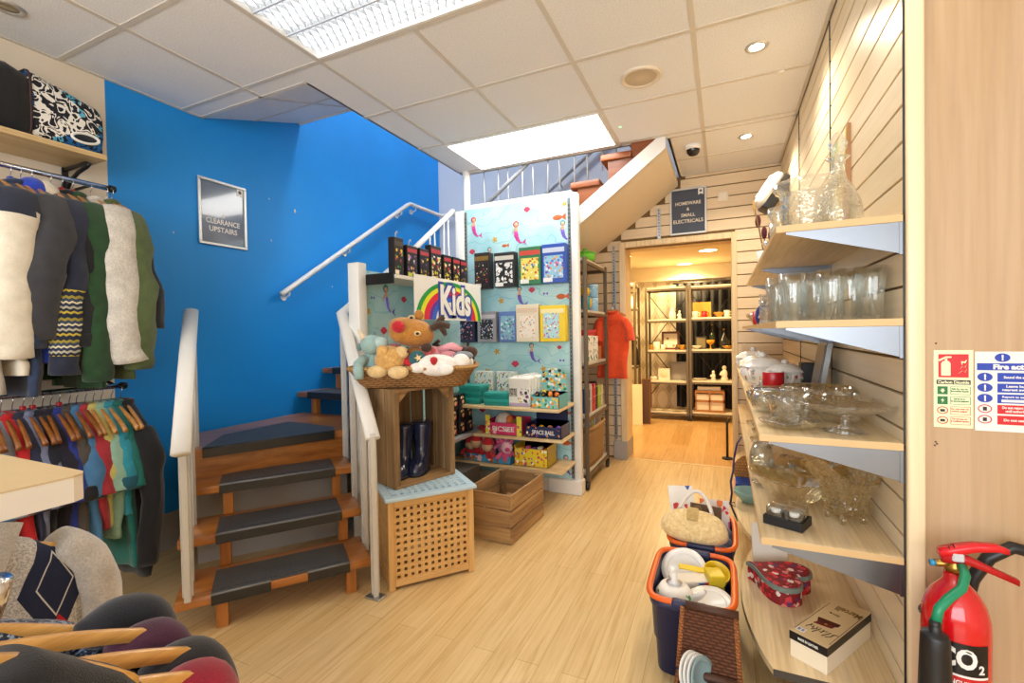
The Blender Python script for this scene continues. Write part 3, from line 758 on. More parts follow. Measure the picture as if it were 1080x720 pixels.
def knit_stripes(c, stripes, scale=1.0):
    """fair isle bands across the cloth"""
    t = NT('patterned knit'); sp = t.n('ShaderNodeSeparateXYZ'); co = t.n('ShaderNodeTexCoord'); t.l(co.outputs['Object'], sp.inputs[0])
    zz = t.math('MULTIPLY', sp.outputs[2], 42.0); tri = t.math('PINGPONG', t.math('MULTIPLY', t.math('ADD', sp.outputs[0], sp.outputs[1]), 90.0), 1.0)
    f = t.math('FRACT', t.math('ADD', t.math('MULTIPLY', zz, .25), t.math('MULTIPLY', tri, .07)))
    t.col(t.ramp(f, stripes, 'CONSTANT')); t.b.inputs['Roughness'].default_value = .95; return t.m
def garment(name, label, cat, loc, rz, m, L=.68, hw=.215, sl=None, r=(.07, .062, .052), swing=0, seed=0, neck='crew', group=None, collar=None, cuff=None, m_sl=None, hood=None, band=None, depth=.034, sx=1.0, hem=None, part_names=True, zig=None, yoke=None, back_sl=True, slope=1):
    """a top hanging from a hanger whose rail point is LOC; local x runs along the shoulders, -y is the front. sl: points of the +x sleeve relative to the shoulder"""
    t = thing(name, label, cat, loc, rz, group)
    NP = 26
    if neck == 'wide': rows = [(-.205, hw - .055, .030), (-.215, hw - .045, .042), (-.235, hw - .03, .05)]
    else:
      kx = min(1, hw / .2); rows = [(-.08 + (z_ + .08) * slope, a_ * kx, d_) for z_, a_, d_ in [(-.080, .055, .036), (-.088, .070, .045), (-.102, .095, .048), (-.122, .13, .05), (-.145, .17, .05), (-.170, .198, .053)]] + [(-.08 - .12 * slope, hw - .01, depth)]
    zt = rows[-1][0]
    for k in range(1, 17):
        f = k / 16; rows.append((lerp(zt, -L, f), hw * (1 - .04 * f) + .01 * math.sin(f * 5 + seed), depth * (1.05 - .12 * f)))
    rings = []
    for z, a, d in rows:
        ring = []
        for k in range(NP):
            th = 2 * PI * k / NP; c, s_ = math.cos(th), math.sin(th)
            x = a * math.copysign(abs(c) ** .75, c); y = d * math.copysign(abs(s_) ** .7, s_)
            y += (.010 * smooth((-z - .2) / .4)) * math.sin(x * 38 + seed * 2 + z * 3)
            ring.append((x, y, z))
        rings.append(ring)
    b = MB(); b.loft(rings, caps=neck != 'wide')
    if yoke:
        for i, f in enumerate(b.f):
            if sum(b.v[q][2] for q in f) / len(f) > -.235: b.mi[i] = 1
    wobble(b, seed, .014 * sx)
    b.build('body', [m, yoke] if yoke else m, t)
    sl = sl or [(.0, 0, 0), (.045, -.005, -.08), (.062, -.012, -.22), (.066, -.03, -.40), (.060, -.05, -.56)]
    for sgn in ((1, -1) if back_sl else (1,)):
        root = V(sgn * (hw - .05), 0, (-.08 - .088 * slope) if neck != 'wide' else -.20)
        pts = [root + V(sgn * p[0] * (1 if sgn > 0 else .55), p[1] + (swing * i / len(sl) if sgn > 0 else 0), p[2]) for i, p in enumerate(sl)]
        n = len(pts) * 6 - 5
        pp = []; rr = []
        for i in range(n):                                  # smooth resampling
            u = i / 6; a = int(min(u, len(pts) - 2)); f = u - a
            p0, p1, p2, p3 = pts[max(a - 1, 0)], pts[a], pts[a + 1], pts[min(a + 2, len(pts) - 1)]
            pp.append(.5 * ((2 * p1) + (p2 - p0) * f + (2 * p0 - 5 * p1 + 4 * p2 - p3) * f * f + (3 * p1 - p0 - 3 * p2 + p3) * f ** 3))
            g = i / (n - 1) * (len(r) - 1); k = int(min(g, len(r) - 2)); rr.append(lerp(r[k], r[k + 1], g - k))
        rr[0] *= .75
        q = MB(); q.tube(pp, rr, 20, flat=.72, xref=(0, 1, 0))
        if zig and sgn > 0:
            zs_ = pp[-1].z
            for i, f in enumerate(q.f):
                zc = sum(q.v[j][2] for j in f) / len(f)
                if zs_ + zig[1] < zc < zs_ + zig[2]: q.mi[i] = 1
        if m_sl and yoke:
            for i, f in enumerate(q.f):
                if sum(q.v[j][2] for j in f) / len(f) > -.25: q.mi[i] = 1
        wobble(q, seed + 3 * sgn, .014 * sx, fz=9)
        q.build('sleeve', [m_sl or m, zig[0] if zig else (yoke or m)], t)
        if cuff:
            d = (pp[-1] - pp[-5]).normalized(); c = MB(); e = pp[-1]
            c.tube([e - d * .055, e - d * .045, e - d * .02, e + d * .004, e + d * .008], [rr[-1] * 1.01, rr[-1] * 1.05, rr[-1] * 1.06, rr[-1] * 1.04, rr[-1] * .9], 16, flat=.74, xref=(0, 1, 0))
            wobble(c, seed + 3 * sgn, .014 * sx, fz=9); c.build('cuff', cuff, t)
    if collar:
        c = MB(); c.tube([(.062 * math.cos(a), -.004 + .045 * math.sin(a), -.079 - .02 * (math.sin(a) < 0) * abs(math.sin(a))) for a in [2 * PI * k / 20 for k in range(20)]], .011, 8, closed=True, flat=1.5); c.build('collar', collar, t)
    if hood:
        c = MB(); c.ball((.02, .03, -.12), (.085, .065, .085), 16, 10); wobble(c, seed, .02); c.build('hood', hood, t)
    if hem:
        c = MB(); rr_ = rings[-1]; c.loft([[(x * 1.012, y * 1.04, z + .05) for x, y, z in rings[-1]], [(x * 1.03, y * 1.08, z + .03) for x, y, z in rr_], [(x * 1.0, y * 1.02, z - .008) for x, y, z in rr_]], caps=False)
        wobble(c, seed, .012 * sx); c.build('hem_band', hem, t)
    return t

HG = 'wooden hangers on the upper rail'
CREAMF = fabric('#e9e0cd', '#c9bfa9'); FLEECE = fabric('#d9d3c8', '#a9a298', 150, .8); NAVY = fabric('#232a40', '#141827'); DENIM = fabric('#2e3f5e', '#1a2540'); RBLUE = fabric('#2445c8', '#16308f')
CHAR = fabric('#3c3c40', '#29292c'); BOTTLE = fabric('#234a26', '#152e18'); BLK = fabric('#17171b', '#0c0c0f'); OLIVE = fabric('#5b6b3e', '#3d4a29'); LGREY = fabric('#bab2a8', '#9b948b')
FAIR = knit_stripes('#222a3f', [(0, '#20283e'), (.2, '#c9b23e'), (.3, '#20283e'), (.42, '#b9b6a2'), (.52, '#2a3350'), (.66, '#e0d8b4'), (.74, '#39465e'), (.88, '#a39538')])
LS = [(0, 0, 0), (.045, -.004, -.08), (.06, -.01, -.24), (.062, -.022, -.44), (.056, -.036, -.62)]
def up(y): return (RX, y, RU)
upper = [
 ('cardigan', 'pale grey cardigan furthest along the upper rail from the blue wall', 'cardigan', .835, dict(m=LGREY, L=.98, sl=LS, r=(.07, .06, .05), seed=1, cuff=LGREY), None),
 ('jumper', 'cream jumper with dark navy shoulders hanging on the upper rail', 'jumper', .905, dict(m=CREAMF, L=.90, sl=[(0, 0, 0), (.05, -.004, -.08), (.07, -.02, -.24), (.07, -.03, -.44), (.055, -.03, -.66)], r=(.085, .085, .075, .06), seed=2, yoke=NAVY, m_sl=CREAMF, cuff=CREAMF, hem=CREAMF), '#e8e8e8'),
 ('denim_jacket', 'dark blue denim jacket behind the cream jumper on the upper rail', 'jacket', .952, dict(m=DENIM, L=1.0, sl=LS, seed=3, cuff=DENIM, collar=DENIM), '#2d45b4'),
 ('hoodie', 'bright blue hoodie between the denim jacket and the charcoal hoodie', 'hoodie', .985, dict(m=RBLUE, L=.86, sl=[(0, 0, 0), (.03, 0, -.08), (.04, 0, -.24), (.04, 0, -.44)], seed=4, hood=RBLUE), None),
 ('hoodie', 'charcoal hoodie with white lined hood hanging on the upper rail', 'hoodie', 1.02, dict(m=CHAR, L=.80, sl=[(0, 0, 0), (.05, -.01, -.08), (.085, -.045, -.22), (.095, -.075, -.36), (.06, -.075, -.58)], r=(.085, .088, .08, .066, .056), seed=5, hood=WHITE and CREAMF, cuff=CHAR, hem=CHAR), '#c3202a'),
 ('knitted_jumper', 'navy jumper with yellow and white patterned sleeves on the upper rail', 'jumper', 1.085, dict(m=NAVY, L=.86, sl=[(0, 0, 0), (.05, -.004, -.08), (.066, -.02, -.24), (.066, -.04, -.46), (.056, -.05, -.74)], r=(.08, .075, .068, .055), seed=6, zig=(FAIR, .08, .36), cuff=NAVY), '#2a2a2c'),
 ('jacket', 'black zipped jacket squeezed between the patterned jumper and the green sweatshirt', 'jacket', 1.125, dict(m=BLK, L=.88, sl=LS, seed=7, collar=BLK, cuff=BLK), '#c3202a'),
 ('sweatshirt', 'bottle green sweatshirt hanging on the upper rail', 'sweatshirt', 1.165, dict(m=BOTTLE, L=.98, sl=[(0, 0, 0), (.05, -.004, -.08), (.06, -.012, -.24), (.06, -.018, -.5), (.055, -.02, -.78)], r=(.085, .08, .07, .058), seed=8, collar=BOTTLE, cuff=BOTTLE, hem=BOTTLE), '#c3202a'),
 ('fleece_jacket', 'cream fleece jacket with small tan leather badge on its sleeve', 'jacket', 1.235, dict(m=FLEECE, L=.86, sl=[(0, 0, 0), (.05, -.006, -.08), (.07, -.012, -.24), (.078, -.01, -.46), (.07, .018, -.70)], r=(.10, .10, .09, .072), seed=9, collar=FLEECE, cuff=FLEECE), None),
 ('jacket', 'olive green casual jacket hanging behind the cream fleece', 'jacket', 1.300, dict(m=OLIVE, L=.96, sl=[(0, 0, 0), (.05, 0, -.08), (.07, .005, -.24), (.085, .012, -.46), (.05, .01, -.74)], r=(.08, .08, .074, .062), seed=10, collar=OLIVE), None),
 ('coat', 'black hooded coat at the end of the upper rail beside the blue wall', 'coat', 1.322, dict(m=BLK, L=.78, hw=.19, sl=[(0, 0, 0), (.03, .01, -.08), (.06, .03, -.26), (.085, .055, -.42), (.075, .05, -.54)], r=(.055, .06, .07, .06), seed=11), None),
]
for nm, lb, ct, y, kw, mk in upper:
    mk = mk
    hanger('wooden hanger with %s size marker carrying the %s' % ({'#c3202a': 'red', '#2d45b4': 'blue', '#e8e8e8': 'white', '#2a2a2c': 'black'}[mk], lb.split(' on the upper')[0].split(' hanging')[0].split(' with')[0].split(' squeezed')[0]) if mk else 'plain wooden hanger carrying the %s' % lb.split(' furthest')[0].split(' with')[0].split(' hanging')[0].split(' at the')[0].split(' between')[0], up(y), math.radians(random.uniform(-4, 4)), HW, mk, HG)
    g = garment(nm, lb, ct, up(y), math.radians(random.uniform(-3, 3)), group=None, **kw)
    if nm == 'fleece_jacket':
        MB().lathe([(0, .003), (.02, .002), (.022, -.002)], 16, M=frame((.292, -.012, -.42), (0, 1, .1), (0, -.1, 1)) @ Matrix.Diagonal((1.1, .62, 1, 1))).build('leather_badge', plain('#b8742c', .6), g)
    if nm == 'coat':
        c = MB(); c.tube([(.24, -.03, -.70), (.25, -.035, -.76), (.26, -.03, -.82), (.245, -.03, -.79), (.235, -.03, -.85)], .004, 6); c.build('drawcord', BLK, g)

TC = {'blue': ('#2e5fa8', '#214a86'), 'grey': ('#8e93a0', '#6e7380'), 'red': ('#cc1f26', '#96161b'), 'navy': ('#2c3350', '#1c2238'), 'lilac': ('#7d86a8', '#5c6485'), 'dark navy': ('#1d2233', '#12151f'),
      'dark purple': ('#231f33', '#15121f'), 'royal blue': ('#2b3c9c', '#1d2a70'), 'taupe': ('#575049', '#403a34'), 'sky blue': ('#4f86b8', '#3a6a98'), 'crimson': ('#b8333f', '#8a222c'), 'lemon': ('#d8cf7c', '#b5ac5c'),
      'mint': ('#9cc4b0', '#78a08c'), 'turquoise': ('#2f9fb8', '#217a90'), 'teal': ('#1d7770', '#125450'), 'black': ('#18181c', '#0c0c0f')}
SS = [(-.02, 0, -.02), (.02, -.002, -.10), (.04, -.006, -.19), (.05, -.01, -.26)]
lower = [('sky blue', 'blue', .815), ('grey', 'grey', .85), ('red', 'red', .885), ('navy', 'navy', .92), ('lilac', 'lilac', .953), ('dark navy', 'dark navy', .985), ('dark purple', 'dark purple', 1.018), ('royal blue', 'royal blue', 1.045),
         ('taupe', 'taupe', 1.075), ('sky blue', 'sky blue', 1.112), ('crimson', 'crimson', 1.138), ('lemon', 'lemon', 1.172), ('mint', 'mint', 1.203), ('turquoise', 'turquoise', 1.235), ('teal', 'teal', 1.275), ('black', 'black', 1.315)]
ends = {'taupe': 'taupe T-shirt with striped cuff beside the sky blue one on the lower rail'}
for i, (ck, word, y) in enumerate(lower):
    p = (RX + .035, y, RL)
    long = word in ('black', 'teal', 'dark purple')
    nxt = lower[i + 1][1] if i + 1 < len(lower) else None
    lb = '%s %s on the lower rail, %s' % (word, 'long top' if long else 'short sleeved T-shirt', 'hanging beside the %s one' % nxt if nxt else 'last one by the blue wall')
    L = {'black': .93, 'teal': .86, 'mint': .70, 'sky blue': .74, 'turquoise': .60}.get(word, .64)
    sl = SS
    if word == 'black': sl = [(0, 0, 0), (.05, .0, -.07), (.075, .006, -.2), (.07, 0, -.42), (.04, -.01, -.66)]
    hanger('wooden hanger on the lower rail carrying the %s top' % word, p, math.radians(random.uniform(-5, 5)), HWD if i < 11 else HW, '#c3202a' if i in (0, 4, 5, 8) else None, 'wooden hangers on the lower rail', .215, .115)
    g = garment('t_shirt' if not long else 'long_top', lb, 'T-shirt' if not long else 'top', p, math.radians(random.uniform(-3, 3)), fabric(*TC[ck]), L=L, sl=sl, slope=1.45, r=(.06, .066, .072) if word != 'black' else (.055, .055, .05), seed=20 + i, hw=.205 if word == 'lemon' else .215, collar=fabric(*TC[ck]), depth=.034,
                cuff={'turquoise': fabric('#1d5f74', '#154a5c'), 'taupe': BLK}.get(word))
# leather-look price cards left on two hangers are plain white tags
# ------------------------------------------------------------------ foreground gondola end: white board, rail and knitwear
gd = thing('display_unit', 'off white shelf unit corner in the foreground above the knitwear', 'display unit', (-1.5, .10, 0))
BRD = plain('#efe6d6', .55)
b = MB(); b.prism([(-.55, -.75), (.55, -.75), (.575, -.73), (.575, .270), (.568, .284), (.555, .290), (-.55, .290)], 1.034, 1.074); b.build('top_board', BRD, gd)
b = MB(); b.prism([(-.55, -.74), (.5755, -.74), (.5755, .270), (.5685, .2845), (.555, .2905), (-.55, .2905)], 1.0725, 1.0752); b.build('edge_band', plain('#d9bf92', .6), gd)
MB().box(-.55, .10, -.7, -.02, 0, 1.034, .003).build('carcass', BRD, gd)
MB().tube([(.05, .15, 1.008), (.28, .14, 1.012), (.60, .09, 1.0), (.82, .08, .990), (.86, .08, 1.0), (.90, .08, 1.05), (.915, .08, 1.075)], .0095, 12).build('arm', CHROME, gd)
def fg(x): return (x, .185, 1.002)
ARGN = plain('#20263c', .9)
def argyle():
    t = NT('argyle knit'); sp = t.n('ShaderNodeSeparateXYZ'); co = t.n('ShaderNodeTexCoord'); t.l(co.outputs['Object'], sp.inputs[0])
    n = t.n('ShaderNodeTexNoise', Scale=300.0, Detail=1.0); t.l(co.outputs['Object'], n.inputs['Vector'])
    c = t.ramp(n.outputs[0], ((.35, '#a29d97'), (.65, '#d6d1ca')))
    def dia(cx, cz, hx, hz):
        a = t.math('MULTIPLY', t.math('ABSOLUTE', t.math('SUBTRACT', sp.outputs[0], cx)), 1 / hx); b_ = t.math('MULTIPLY', t.math('ABSOLUTE', t.math('SUBTRACT', sp.outputs[2], cz)), 1 / hz)
        return t.math('ADD', a, b_)
    front = t.math('LESS_THAN', sp.outputs[1], .0)
    for k, x in enumerate((-.19, 0, .19)):
        for j, z in enumerate((-.235, -.475)):
            c = t.mix(t.math('MULTIPLY', front, t.math('LESS_THAN', dia(x, z, .055, .12), 1.0)), c, '#1d2440')
        for z in (-.10, -.355): c = t.mix(t.math('MULTIPLY', front, t.math('LESS_THAN', dia(x + .004, z, .036, .06 if z < -.2 else .055), 1.0)), c, '#c8202c')
        for z in (-.235, -.475):
            d = dia(x, z, .0275, .06); c = t.mix(t.math('MULTIPLY', front, t.math('LESS_THAN', t.math('ABSOLUTE', t.math('SUBTRACT', d, 1.0)), .045)), c, '#cfcbc4')
    t.col(c); t.b.inputs['Roughness'].default_value = .95; t.bump(n.outputs[0], .4, .002); return t.m
GKN = fabric('#d0cac3', '#a09a93', 300, .5)
FH = 'wooden hangers with bare arms in the foreground'
R90 = PI / 2
def fgh(x, label, dy=0, tilt=0, hw=.212, drop=.085, mark=None): return hanger(label, (x, .185 + dy, 1.002), R90 + tilt, HW2, mark, FH, hw, drop)
fgh(-1.2, 'wooden hanger of the grey argyle jumper under the white board', .055, 0, .212, .07); [o for o in COL.objects if o.type == 'EMPTY'][-1].location.z = 1.03
g = garment('argyle_jumper', 'grey V-neck jumper with navy and red argyle pattern in the foreground', 'jumper', (-1.195, .24, 1.062), R90, argyle(), L=.62, hw=.275, depth=.045, sl=[(-.02, 0, 0), (.025, .0, -.05), (.05, -.0, -.16), (.07, -.01, -.36), (.06, -.01, -.56)], r=(.045, .055, .056, .05), seed=41, m_sl=GKN)
c = MB(); c.tube([(-.12, -.046, -.10), (-.09, -.052, -.18), (-.04, -.054, -.28), (0, -.055, -.36), (.04, -.054, -.28), (.10, -.052, -.18), (.132, -.046, -.095)], .017, 10, flat=.35); c.build('v_neckband', GKN, g)
fgh(-.915, 'wooden hanger with bare arm holding the flecked navy knit', -.0, math.radians(-4), .185)
garment('knitted_jumper', 'chunky navy knit with pale blue flecks in the foreground', 'jumper', (-.93, .185, 1.0), R90, fabric('#2b3348', '#161a28', 220, .9, flecks='#9fb4d0'), L=.55, hw=.24, neck='crew', sl=SS, r=(.06, .06, .05), seed=42)
fgh(-.80, 'wooden hanger with bare arm holding the dark purple knit', .01)
garment('knitted_jumper', 'plum purple knit slipping off a wooden hanger in the foreground', 'jumper', (-.80, .195, 1.002), R90, fabric('#52233f', '#33142a', 520, .35), L=.50, hw=.245, neck='wide', sl=[(-.035, 0, .025), (.01, -.0, .032), (.04, -.006, .0), (.055, -.01, -.12), (.05, -.02, -.3)], r=(.03, .034, .04, .05, .045), seed=43)
garment('knitted_jumper', 'black cable knit behind the plum purple knit in the foreground', 'jumper', (-.855, .20, 1.02), R90, fabric('#191c28', '#0d0f17', 520, .35), L=.55, hw=.245, neck='wide', sl=[(-.05, 0, .03), (.0, -.0, .04), (.04, -.006, .0), (.05, -.01, -.15)], r=(.03, .036, .042, .05), seed=44)
garment('vest_top', 'bright red top on hanger between the plum and dark grey knits', 'top', (-.755, .185, .975), R90, fabric('#c8161f', '#8f0f16'), L=.5, hw=.20, neck='wide', sl=[(-.03, 0, .0), (-.01, 0, -.01), (0, 0, -.03)], r=(.03, .03, .03), seed=45)
fgh(-.705, 'wooden hanger with bare arm holding the dark grey knit', .005)
garment('knitted_jumper', 'dark grey knit hanging on a wooden hanger in the foreground', 'jumper', (-.705, .19, 1.0), R90, fabric('#2a2a2e', '#161618', 520, .35), L=.6, hw=.245, neck='wide', sl=[(-.035, 0, .025), (.01, 0, .03), (.04, -.006, .0), (.05, -.01, -.12), (.05, -.02, -.3)], r=(.028, .034, .04, .05, .045), seed=46)
fgh(-.645, 'wooden hanger with bare arm holding the crimson top', -.02)
garment('knitted_jumper', 'crimson knit hanging on a wooden hanger in the foreground', 'jumper', (-.645, .165, 1.0), R90, fabric('#9c1230', '#6e0c22', 520, .35), L=.55, hw=.245, neck='wide', sl=[(-.035, 0, .025), (.01, 0, .03), (.04, -.006, .0), (.05, -.01, -.12), (.05, -.02, -.3)], r=(.03, .036, .04, .05, .045), seed=47)
fgh(-.598, 'wooden hanger with lilac size marker holding the black jumper', -.02, 0, .115, .085, '#8a6fd0').location.z = 1.078
garment('jumper', 'black jumper on the wooden hanger closest to us', 'jumper', (-.598, .17, 1.078), R90, fabric('#16161a', '#0a0a0c', 520, .35), L=.5, hw=.12, sl=[(-.02, 0, -.01), (.0, -.005, -.09), (.005, -.012, -.2), (.0, -.02, -.3)], r=(.04, .04, .04), seed=48)

# ------------------------------------------------------------------ framed posters
SILV = plain('#d5d5d2', .35, .55)
def poster(name, label, M, w, h, back, rows, mats, extra=None):
    """poster frame with its sheet; M is the frame centre, x across, y up, z out of the wall"""
    o = tag(bpy.data.objects.new(name, None), label, 'poster'); COL.objects.link(o); o.matrix_basis = M
    f = MB(); e = .018
    for x0, x1, y0, y1 in ((-w / 2, w / 2, h / 2 - e, h / 2), (-w / 2, w / 2, -h / 2, -h / 2 + e), (-w / 2, -w / 2 + e, -h / 2 + e, h / 2 - e), (w / 2 - e, w / 2, -h / 2 + e, h / 2 - e)): f.box(x0, x1, y0, y1, .001, .016, .003)
    f.build('frame', SILV, o)
    MB().box(-w / 2 + e - .002, w / 2 - e + .002, -h / 2 + e - .002, h / 2 - e + .002, .002, .005).build('sheet', back, o)
    for txt, y, ww, hh in rows: words(txt, mats, T(0, y, .0056), ww, hh, o, 'lettering', bold=.02)
    if extra: extra(o)
    return o
def rosette(x, y):
    def f(o):
        MB().prism([(x - .022, y - .03), (x - .022, y + .03), (x + .022, y + .03), (x + .022, y - .03), (x, y - .018)], .0052, .0062).build('ribbon_mark', WHITE, o)
        MB().lathe([(0, .0072), (.011, .007), (.012, .006)], 14, M=T(x, y + .006, 0)).build('dot_mark', plain('#4a4c5c', .5), o)
    return f
SLATE = plain('#6f7f94', .12, coat=.6); SLATE2 = plain('#3c4454', .35)
poster('framed_poster', 'framed grey poster reading clearance upstairs on the blue wall', frame((XL, 2.088, 2.13), (0, 1, 0), (0, 0, 1)), .335, .44, SLATE,
       [('&', -.01, .022, .028), ('CLEARANCE', -.055, .235, .036), ('UPSTAIRS', -.108, .195, .036)], WHITE, rosette(.125, .175))
poster('framed_poster', 'framed dark poster reading homeware and small electricals above the doorway', frame((-.297, YB, 2.403), (1, 0, 0), (0, 0, 1)), .325, .435, SLATE2,
       [('HOMEWARE', .075, .225, .032), ('&', .02, .024, .03), ('SMALL', -.035, .125, .032), ('ELECTRICALS', -.092, .262, .034)], plain('#e9dcc8', .5), rosette(.112, .17))
# ------------------------------------------------------------------ children's display unit (L of a side panel and a back panel)
def mermaid_paper():
    t = NT('sea print wallpaper'); co = t.coord(); sp = t.n('ShaderNodeSeparateXYZ'); t.l(co, sp.inputs[0])
    h = t.math('ADD', sp.outputs[0], sp.outputs[1])
    n = t.n('ShaderNodeTexNoise', Scale=3.2, Detail=2.0, Distortion=.6); t.l(co, n.inputs['Vector'])
    w_ = t.math('ADD', t.math('MULTIPLY', sp.outputs[2], 10.0), t.math('MULTIPLY', t.math('SINE', t.math('MULTIPLY', h, 9.0)), .35))
    w_ = t.math('ADD', w_, t.math('MULTIPLY', n.outputs[0], 4.0))
    ln = t.math('LESS_THAN', t.math('ABSOLUTE', t.math('SUBTRACT', t.math('FRACT', w_), .5)), .05)
    base = t.ramp(n.outputs[0], ((.35, '#9fd0d8'), (.6, '#bfe3e6')))
    t.col(t.mix(t.math('MULTIPLY', ln, .55), base, '#7fc0cc')); t.b.inputs['Roughness'].default_value = .55; return t.m
SEA = mermaid_paper()
MOT = [SEA] + [plain(c, .6) for c in ('#d6389a', '#7a5cc0', '#e8b08c', '#d23a58', '#d6a334', '#2f8fa0', '#c7622e')]
def motif(b, kind, M, s=.05):
    if kind == 'mermaid' or kind == 'mermaid2':
        tail = 1 if kind == 'mermaid' else 2; hair = 4 if kind == 'mermaid' else 6
        b.tube([M @ V(x * s, z * s, .0016) for x, z in ((-.05, .55), (.0, .1), (.15, -.4), (.5, -.8), (.85, -.75))], [.22 * s, .25 * s, .2 * s, .1 * s, .03 * s], 8, tail, flat=.02)
        b.prism([(.75 * s, -.75 * s), (1.2 * s, -.35 * s), (1.05 * s, -.8 * s), (1.3 * s, -1.15 * s)], .001, .002, tail, M)
        b.prism([(-.22 * s, .5 * s), (.2 * s, .5 * s), (.16 * s, 1.0 * s), (-.16 * s, 1.0 * s)], .001, .0022, 3, M)
        b.lathe([(0, .0028), (.34 * s, .0022), (.36 * s, .001)], 14, hair, M @ T(-.02 * s, 1.3 * s, 0)); b.lathe([(0, .0036), (.22 * s, .003), (.24 * s, .002)], 12, 3, M @ T(0, 1.24 * s, 0))
        b.tube([M @ V(x * s, z * s, .002) for x, z in ((-.1, .85), (-.5, .5), (-.45, .2))], .07 * s, 6, 3, flat=.1)
    elif kind == 'fish':
        b.lathe([(0, .002), (.45 * s, .0015), (.48 * s, .001)], 14, 7, M @ Matrix.Diagonal((1.1, .6, 1, 1))); b.prism([(.4 * s, 0), (.95 * s, .4 * s), (.95 * s, -.4 * s)], .001, .002, 7, M)
    elif kind == 'star':
        b.prism([((.55 if k % 2 else .24) * s * math.cos(k * PI / 5), (.55 if k % 2 else .24) * s * math.sin(k * PI / 5)) for k in range(10)], .001, .002, 5, M)
    elif kind == 'shell':
        b.prism([(0, -.3 * s)] + [((.5 if k % 2 else .42) * s * math.cos(PI * k / 8), (.5 if k % 2 else .42) * s * math.sin(PI * k / 8)) for k in range(9)], .001, .002, 4, M)
    elif kind == 'bow':
        b.prism([(-.4 * s, .25 * s), (-.4 * s, -.25 * s), (0, .0)], .001, .002, 2, M); b.prism([(.4 * s, .25 * s), (.4 * s, -.25 * s), (0, .0)], .001, .002, 2, M)
PWHITE = plain('#eeece6', .4); SLOT = plain('#7c7f80', .5, .4)
DX, DY0, DY1 = -2.06, 2.19, 3.53
disp = thing('display_unit', 'white cornered display unit lined with mermaid wallpaper holding the toys', 'display unit', (DX, DY1, 0))
b = MB(); b.box(-2.055 - DX, -1.085 - DX, .012, .03, .10, 2.36)
MBk = frame((0, .012, 0), (1, 0, 0), (0, 0, 1))
rm = random.Random(5)
for k, (x, z, s) in enumerate([('m', 2.16, .06)]): pass
mot = [('mermaid', .10, 2.18, .055), ('shell', .08, 1.99, .05), ('mermaid2', .25, 1.93, .045), ('star', .30, 2.08, .045), ('mermaid', .50, 2.09, .06), ('shell', .60, 2.29, .05), ('bow', .17, 1.86, .04), ('fish', .86, 2.20, .06), ('mermaid2', .905, 2.07, .05), ('fish', .39, 2.02, .035), ('star', .92, 2.3, .04),
       ('star', .35, 1.56, .05), ('mermaid2', .52, 1.57, .05), ('shell', .63, 1.63, .05), ('fish', .88, 1.57, .06), ('bow', .75, 1.6, .04), ('star', .12, 1.58, .04),
       ('star', .30, 1.13, .05), ('shell', .47, 1.02, .06), ('mermaid2', .62, 1.10, .05), ('bow', .88, 1.06, .04), ('star', .2, .96, .05), ('star', .72, .99, .045), ('fish', .9, .40, .06), ('mermaid2', .9, .2, .05), ('fish', .9, .64, .05), ('shell', .15, .62, .05), ('shell', .86, 1.16, .035)]
for kd, x, z, s in mot: motif(b, kd, MBk @ T(x, z, 0), s * 1.25)
b.build('back_panel', MOT, disp)
b = MB(); b.box(-.03, .0, DY0 + .07 - DY1, .0, .10, 1.70)
MS = frame((.0, DY0 - DY1, 0), (0, 1, 0), (0, 0, 1))
for kd, y, z, s in (('mermaid2', .30, 1.50, .06), ('bow', .17, 1.53, .035), ('star', .12, 1.44, .045), ('shell', .27, 1.31, .055), ('mermaid', .20, 1.15, .055), ('shell', .49, 1.53, .05), ('star', .45, 1.3, .045), ('mermaid2', .52, 1.1, .05), ('star', .6, .9, .05), ('shell', .95, .72, .05), ('mermaid2', 1.0, .42, .05), ('bow', .8, .62, .05), ('shell', 1.1, .34, .05)): motif(b, kd, MS @ T(y, z, 0), s * 1.25)
b.build('side_panel', MOT, disp)
for x0, x1, y0, y1, z1 in ((-2.105 - DX, -2.02 - DX, DY0 - DY1, DY0 + .075 - DY1, 1.735), (-2.135 - DX, -2.055 - DX, -.01, .06, 2.355), (-1.085 - DX, -1.03 - DX, -.005, .06, 2.375)):
    MB().box(x0, x1, y0, y1, 0, z1, .006, seg=2).build('post', PWHITE, disp)
MB().box(-2.055 - DX, -1.085 - DX, .012, .05, 2.36, 2.40, .004).build('top_rail', PWHITE, disp)
b = MB(); b.box(-1.30 - DX, -1.02 - DX, -.03, .07, 0, .115, .006); b.box(.0, -1.30 - DX, .0, .05, 0, .10, .004); b.build('plinth', PWHITE, disp)
for x0 in (-1.112, -2.05):
    b = MB(); b.box(x0 - DX, x0 + .022 - DX, .004, .0125, .12, 2.34)
    z = .16
    while z < 2.3: b.box(x0 + .007 - DX, x0 + .015 - DX, .0035, .0042, z, z + .018, mat=1); z += .032
    b.build('slotted_strip', [SLOT, BLACK], disp)
for z, yf, xa in ((.731, 3.13, -2.05), (.495, 3.21, -2.05), (.267, 3.20, -2.05)):
    MB().box(xa - DX, -1.075 - DX, yf - DY1, .003, z - .022, z, .002).build('shelf', MAPLE_X, disp)
MB().box(.002, .26, 2.27 - DY1, 3.28 - DY1, 1.632, 1.655, .002).build('shelf', OFFW, disp)
for ya, yb in ((2.255, 2.268), (3.285, 3.292)):
    b = MB(); b.prism([(.0, 1.665), (.25, 1.665), (.25, 1.60), (.03, 1.60), (.012, 1.45), (.0, 1.45)], 0, yb - ya, M=frame((0, yb - DY1, 0), (1, 0, 0), (0, 0, 1))); b.build('bracket', DARKI, disp)
